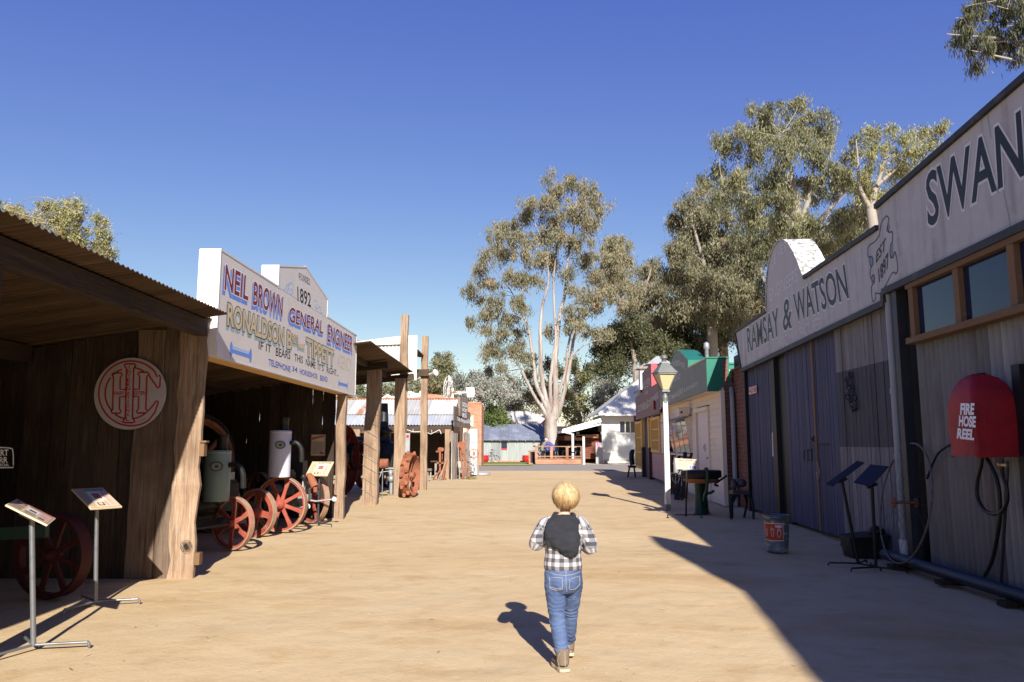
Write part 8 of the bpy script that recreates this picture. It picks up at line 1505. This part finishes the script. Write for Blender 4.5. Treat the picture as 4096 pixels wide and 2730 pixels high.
limb([Vector((-.05, 0, .865)), SHL + Vector((0, 0, -.012)), ELL, WRL], [.030, .046, .045, .030], 16); limb([Vector((.06, 0, .865)), SHR + Vector((0, 0, -.012)), ELR, WRR], [.030, .046, .046, .030], 16)
me = remeshed(b, .006, 4, disp=.0045, dscale=17); weave(me, 0); shirt = link_mesh(me, 'shirt', checkmat(), CH, True)
# jeans
b = MB(); b.tube([(0, .0, .615), (0, 0, .58), (0, .0, .53), (.002, .005, .49), (.004, .012, .455)], [(.108, .078), (.114, .085), (.118, .092), (.114, .088), (.085, .07)], 24)
limb([HIPL + Vector((-.002, 0, 0)), HIPL.lerp(KNL, .5), KNL, KNL.lerp(ANL, .5), ANL], [.068, .061, .051, .048, .042], 18)
limb([HIPR, HIPR.lerp(KNR, .5), KNR, KNR.lerp(ANR, .5), ANR], [.066, .059, .050, .046, .042], 18)
me = remeshed(b, .006, 3)
me.update()
for v in me.vertices:                      # folds: rings bunched at knee, ankle and seat
    c = v.co; near = min((c - KNL).length, (c - KNR).length) if c.z > .2 else min((c - ANL).length, (c - ANR).length)
    amp = .0045 * max(0, 1 - near / .11) + .0016; v.co += v.normal * amp * (math.sin(c.z * 190 + 9 * noise.noise(c * 14)) * .8 + noise.noise(c * 22))
jeans = link_mesh(me, 'jeans', MT['jeans'], CH, True)
bvh = BVHTree.FromPolygons([v.co.copy() for v in me.vertices], [tuple(p.vertices) for p in me.polygons])
s = MB()
def onback(x, z):
    h = bvh.ray_cast(Vector((x, -.5, z)), Vector((0, 1, 0))); return (h[0] + Vector((0, -.0012, 0))) if h[0] else None
for P in ([(-.088, .545), (-.085, .478), (-.045, .470), (-.010, .482), (-.012, .548), (-.088, .545)], [(.035, .540), (.03, .478), (.062, .474), (.098, .500), (.095, .552), (.035, .540)], [(-.11, .578), (-.06, .566), (.0, .560), (.06, .566), (.108, .578)], [(.012, .60), (.010, .54), (.012, .49), (.018, .46)], [(-.085, .487), (-.045, .479), (-.012, .490)]):
    pts = []
    for (x0, z0_), (x1, z1_) in zip(P[:-1], P[1:]):
        for k in range(8): q = onback(x0 + (x1 - x0) * k / 8, z0_ + (z1_ - z0_) * k / 8); pts += [q] if q else []
    if len(pts) > 2: s.tube(pts, .0011, 5, caps=False)
s.build('stitching', MT['stitch'], jeans, True)
# charcoal hood hanging down the back
b = MB(); random.seed(2)
b.ball((-.018, -.078, .815), (.112, .024, .09), 20); b.ball((-.052, -.085, .785), (.076, .027, .075), 16); b.ball((.035, -.092, .745), (.074, .031, .078), 16); b.ball((.052, -.098, .705), (.045, .028, .04), 14)
b.tube(spline([(-.098, -.035, .862), (-.062, -.055, .893), (.01, -.062, .902), (.07, -.052, .893), (.105, -.03, .862)], 5), .019, 12); b.tube(spline([(-.07, -.04, .885), (-.055, -.0, .912), (-.03, .04, .908), (.015, .055, .898), (.05, .04, .908), (.075, -.0, .912), (.08, -.04, .885)], 5), .014, 12); b.ball((-.01, -.055, .865), (.108, .026, .04), 16); b.ball((.0, -.06, .885), (.085, .022, .03), 14)
b.tube([(-.10, -.07, .86), (-.112, -.075, .79), (-.095, -.08, .73)], [.02, .022, .018], 10); b.tube([(.085, -.07, .86), (.09, -.085, .78), (.075, -.1, .71)], [.02, .022, .018], 10)
b.v = [(-.008 + (x + .008) * .90, y, z) for x, y, z in b.v]
me = remeshed(b, .0055, 4, disp=.007, dscale=17)
for v in me.vertices:
    c = v.co; v.co += Vector((0, -1, 0)) *   .006 * math.sin(60 * (c.z + .45 * c.x) + 5 * noise.noise(c * 9)) * max(0, min(1, (.83 - c.z) / .08))
link_mesh(me, 'hood', MT['hood'], CH, True)
# boots
def boot(A, toe, heelz, nm):
    d = Vector((toe.x - A.x, toe.y - A.y, 0)).normalized(); hz = heelz
    b = MB(); ank = Vector((A.x, A.y, hz + .115)); heel = Vector((A.x, A.y, hz)) - d * .012
    b.tube([ank + Vector((0, 0, .01)), Vector((A.x, A.y, hz + .07)) - d * .004, Vector((A.x, A.y, hz + .03)) - d * .006], [(.044, .043), (.040, .042), (.038, .042)], 16)
    b.tube([heel + Vector((0, 0, .035)), heel + d * .07 + Vector((0, 0, .04)), heel + d * .12 + Vector((0, 0, .03 + (toe.z - hz))), heel + d * .155 + Vector((0, 0, .025 + (toe.z - hz)))], [(.036, .032), (.038, .030), (.039, .024), (.025, .016)], 14)
    u = link_mesh(remeshed(b, .005, 3, disp=.0015, dscale=30), 'boot', MT['boot'], CH, True)
    s = MB(); n_ = Vector((-d.y, d.x, 0)); P = []
    for t, w_ in ((-.045, .02), (-.035, .034), (0, .038), (.05, .036), (.09, .042), (.12, .04), (.145, .028), (.155, .01)): P.append((t, w_))
    L_ = [heel + d * t + n_ * w_ for t, w_ in P] + [heel + d * t - n_ * w_ for t, w_ in reversed(P)]
    L_ = [p + Vector((0, 0, max(0, (p - heel).dot(d)) / .15 * (toe.z - hz))) for p in L_]; s.poly([Vector((p.x, p.y, p.z)) for p in L_], (0, 0, 1), .018); s.build('sole', MT['sole'], u, True)
    s = MB(); a = ank - d * .044; s.tube([a + Vector((0, -.001, 0)), Vector((A.x, A.y, hz + .03)) - d * .05], .0015, 5); s.tube([ank + n_ * .03 - d * .033 + Vector((0, 0, -.01)), Vector((A.x, A.y, hz + .06)) + n_ * .038 - d * .02, Vector((A.x, A.y, hz + .03)) + n_ * .034 - d * .036], .0012, 5); s.build('stitching', MT['stitch'], u, True)
boot(Vector((-.010, -.025, 0)), Vector((-.045, .11, 0)), .0, 'l'); boot(Vector((.048, .285, 0)), Vector((.05, .42, -.01)), .012, 'r')
# hair: fine strands laid over the skull from the crown whorl
hm = bpy.data.materials.new('mixed_blond_hair'); hm.use_nodes = True; n = hm.node_tree.nodes; L = hm.node_tree.links; b_ = n['Principled BSDF']; b_.inputs['Roughness'].default_value = .6; b_.inputs['Specular IOR Level'].default_value = .25
a = n.new('ShaderNodeAttribute'); a.attribute_name = 'tint'; r = n.new('ShaderNodeValToRGB'); e = r.color_ramp.elements; e[0].position = 0; e[0].color = (.17, .085, .035, 1); e[1].position = 1; e[1].color = (.66, .50, .28, 1); q = e.new(.35); q.color = (.40, .25, .10, 1); L.new(a.outputs['Fac'], r.inputs[0]); L.new(r.outputs[0], b_.inputs['Base Color'])  # tint runs from dark roots through golden brown to pale blond
HC_ = Vector((.022, .018, 1.02)); HR = Vector((.079, .088, .080)); whorl = Vector((-.15, -.28, 1)).normalized()
b = MB()
vs = []; b.ball(HC_, (HR.x * .955, HR.y * .965, HR.z * .95), 24, .05); b.v = [(x, y, z) if z > .965 else (x + (.022 - x) * .12, y, max(z, .955)) for x, y, z in b.v]; cap_ = None
rr = random.Random(11)
def strand(ang, l0, l1, lift, tint, w_, cl=None):
    pts = []; n_ = 9
    axis = whorl; a0, b0, _ = basis(axis); dirv = a0 * math.cos(ang) + b0 * math.sin(ang)
    curl = rr.gauss(0, .3); ph_ = rr.uniform(0, 6.283); wav_ = rr.uniform(0, .03)
    for k in range(n_):
        t = l0 + (l1 - l0) * k / (n_ - 1); th = ang + (curl * t if cl is None else (cl - ang) * min(1, t / 2) * .6 + curl * t * .5) + .35; dv = a0 * math.cos(th) + b0 * math.sin(th); f_ = k / (n_ - 1); u = axis * math.cos(t) + dv * math.sin(t); lift_ = lift + .06 * f_ * f_ * (.4 + math.sin(ph_)) + wav_ * math.sin(7 * t + ph_)
        p = Vector((HC_.x + u.x * HR.x * (1 + lift_), HC_.y + u.y * HR.y * (1 + lift_), HC_.z + u.z * HR.z * (1 + lift_ * 1.1)))
        if abs(u.x) > .8 and u.z < .05 and rr.random() < .5: p.z = max(p.z, 1.005)
        if u.z < -.15: p.z = HC_.z + (-.15 * HR.z) + (u.z + .15) * HR.z * 1.25; p.x = HC_.x + (p.x - HC_.x) * (1 - .10 * (-u.z - .15)); 
        pts.append((p, u))
    vs = []
    for k, (p, u) in enumerate(pts):
        d = (pts[min(k + 1, n_ - 1)][0] - pts[max(k - 1, 0)][0]).normalized(); s_ = d.cross(u).normalized() * w_ * (1 - .75 * (k / (n_ - 1)) ** 2) * .5; vs += [p + s_, p - s_]
    b.add(vs, [(2 * k, 2 * k + 1, 2 * k + 3, 2 * k + 2) for k in range(n_ - 1)], tint, True)
    for q_ in range(n_ - 1): b.t[-(n_ - 1) + q_] = min(1, max(0, tint + .22 - .62 * (max(0, .55 - pts[q_][1].z) / 1.4) ** 1.0 - (.28 if q_ == 0 and l0 < .15 else 0)))
def maxend(ang):
    a0, b0, _ = basis(whorl); dv = a0 * math.cos(ang + .5) + b0 * math.sin(ang + .5); back = -dv.y
    return 2.3 if back > .2 else 1.85 if back > -.45 else 1.45
for i in range(420):                    # layered locks, each with its own tone, lift and ragged end
    ca = rr.uniform(0, 6.283); me_ = maxend(ca); l0 = rr.uniform(0, me_ - .6) if i > 90 else rr.uniform(0, .15); le = min(me_ + rr.uniform(-.25, .12), l0 + rr.uniform(.6, 1.25)); lf = rr.uniform(-.01, .10); tn = min(.9, max(.08, rr.gauss(.50, .22))); sw = rr.gauss(0, .22)
    for q in range(13):
        sp_ = rr.gauss(0, .045) / max(.25, math.sin(max(.2, (l0 + le) / 2))); strand(ca + sp_, l0, le + rr.uniform(-.07, .05), lf + rr.uniform(-.015, .02), min(1, max(0, tn + rr.gauss(0, .07))), rr.uniform(.0016, .003), ca + sw)
for i in range(160):                     # loose flyaways at the crown
    strand(rr.uniform(0, 6.28), 0, rr.uniform(.6, 2.2), rr.uniform(.12, .26), .85, .0009)
b.build('hair', hm, CH, True)
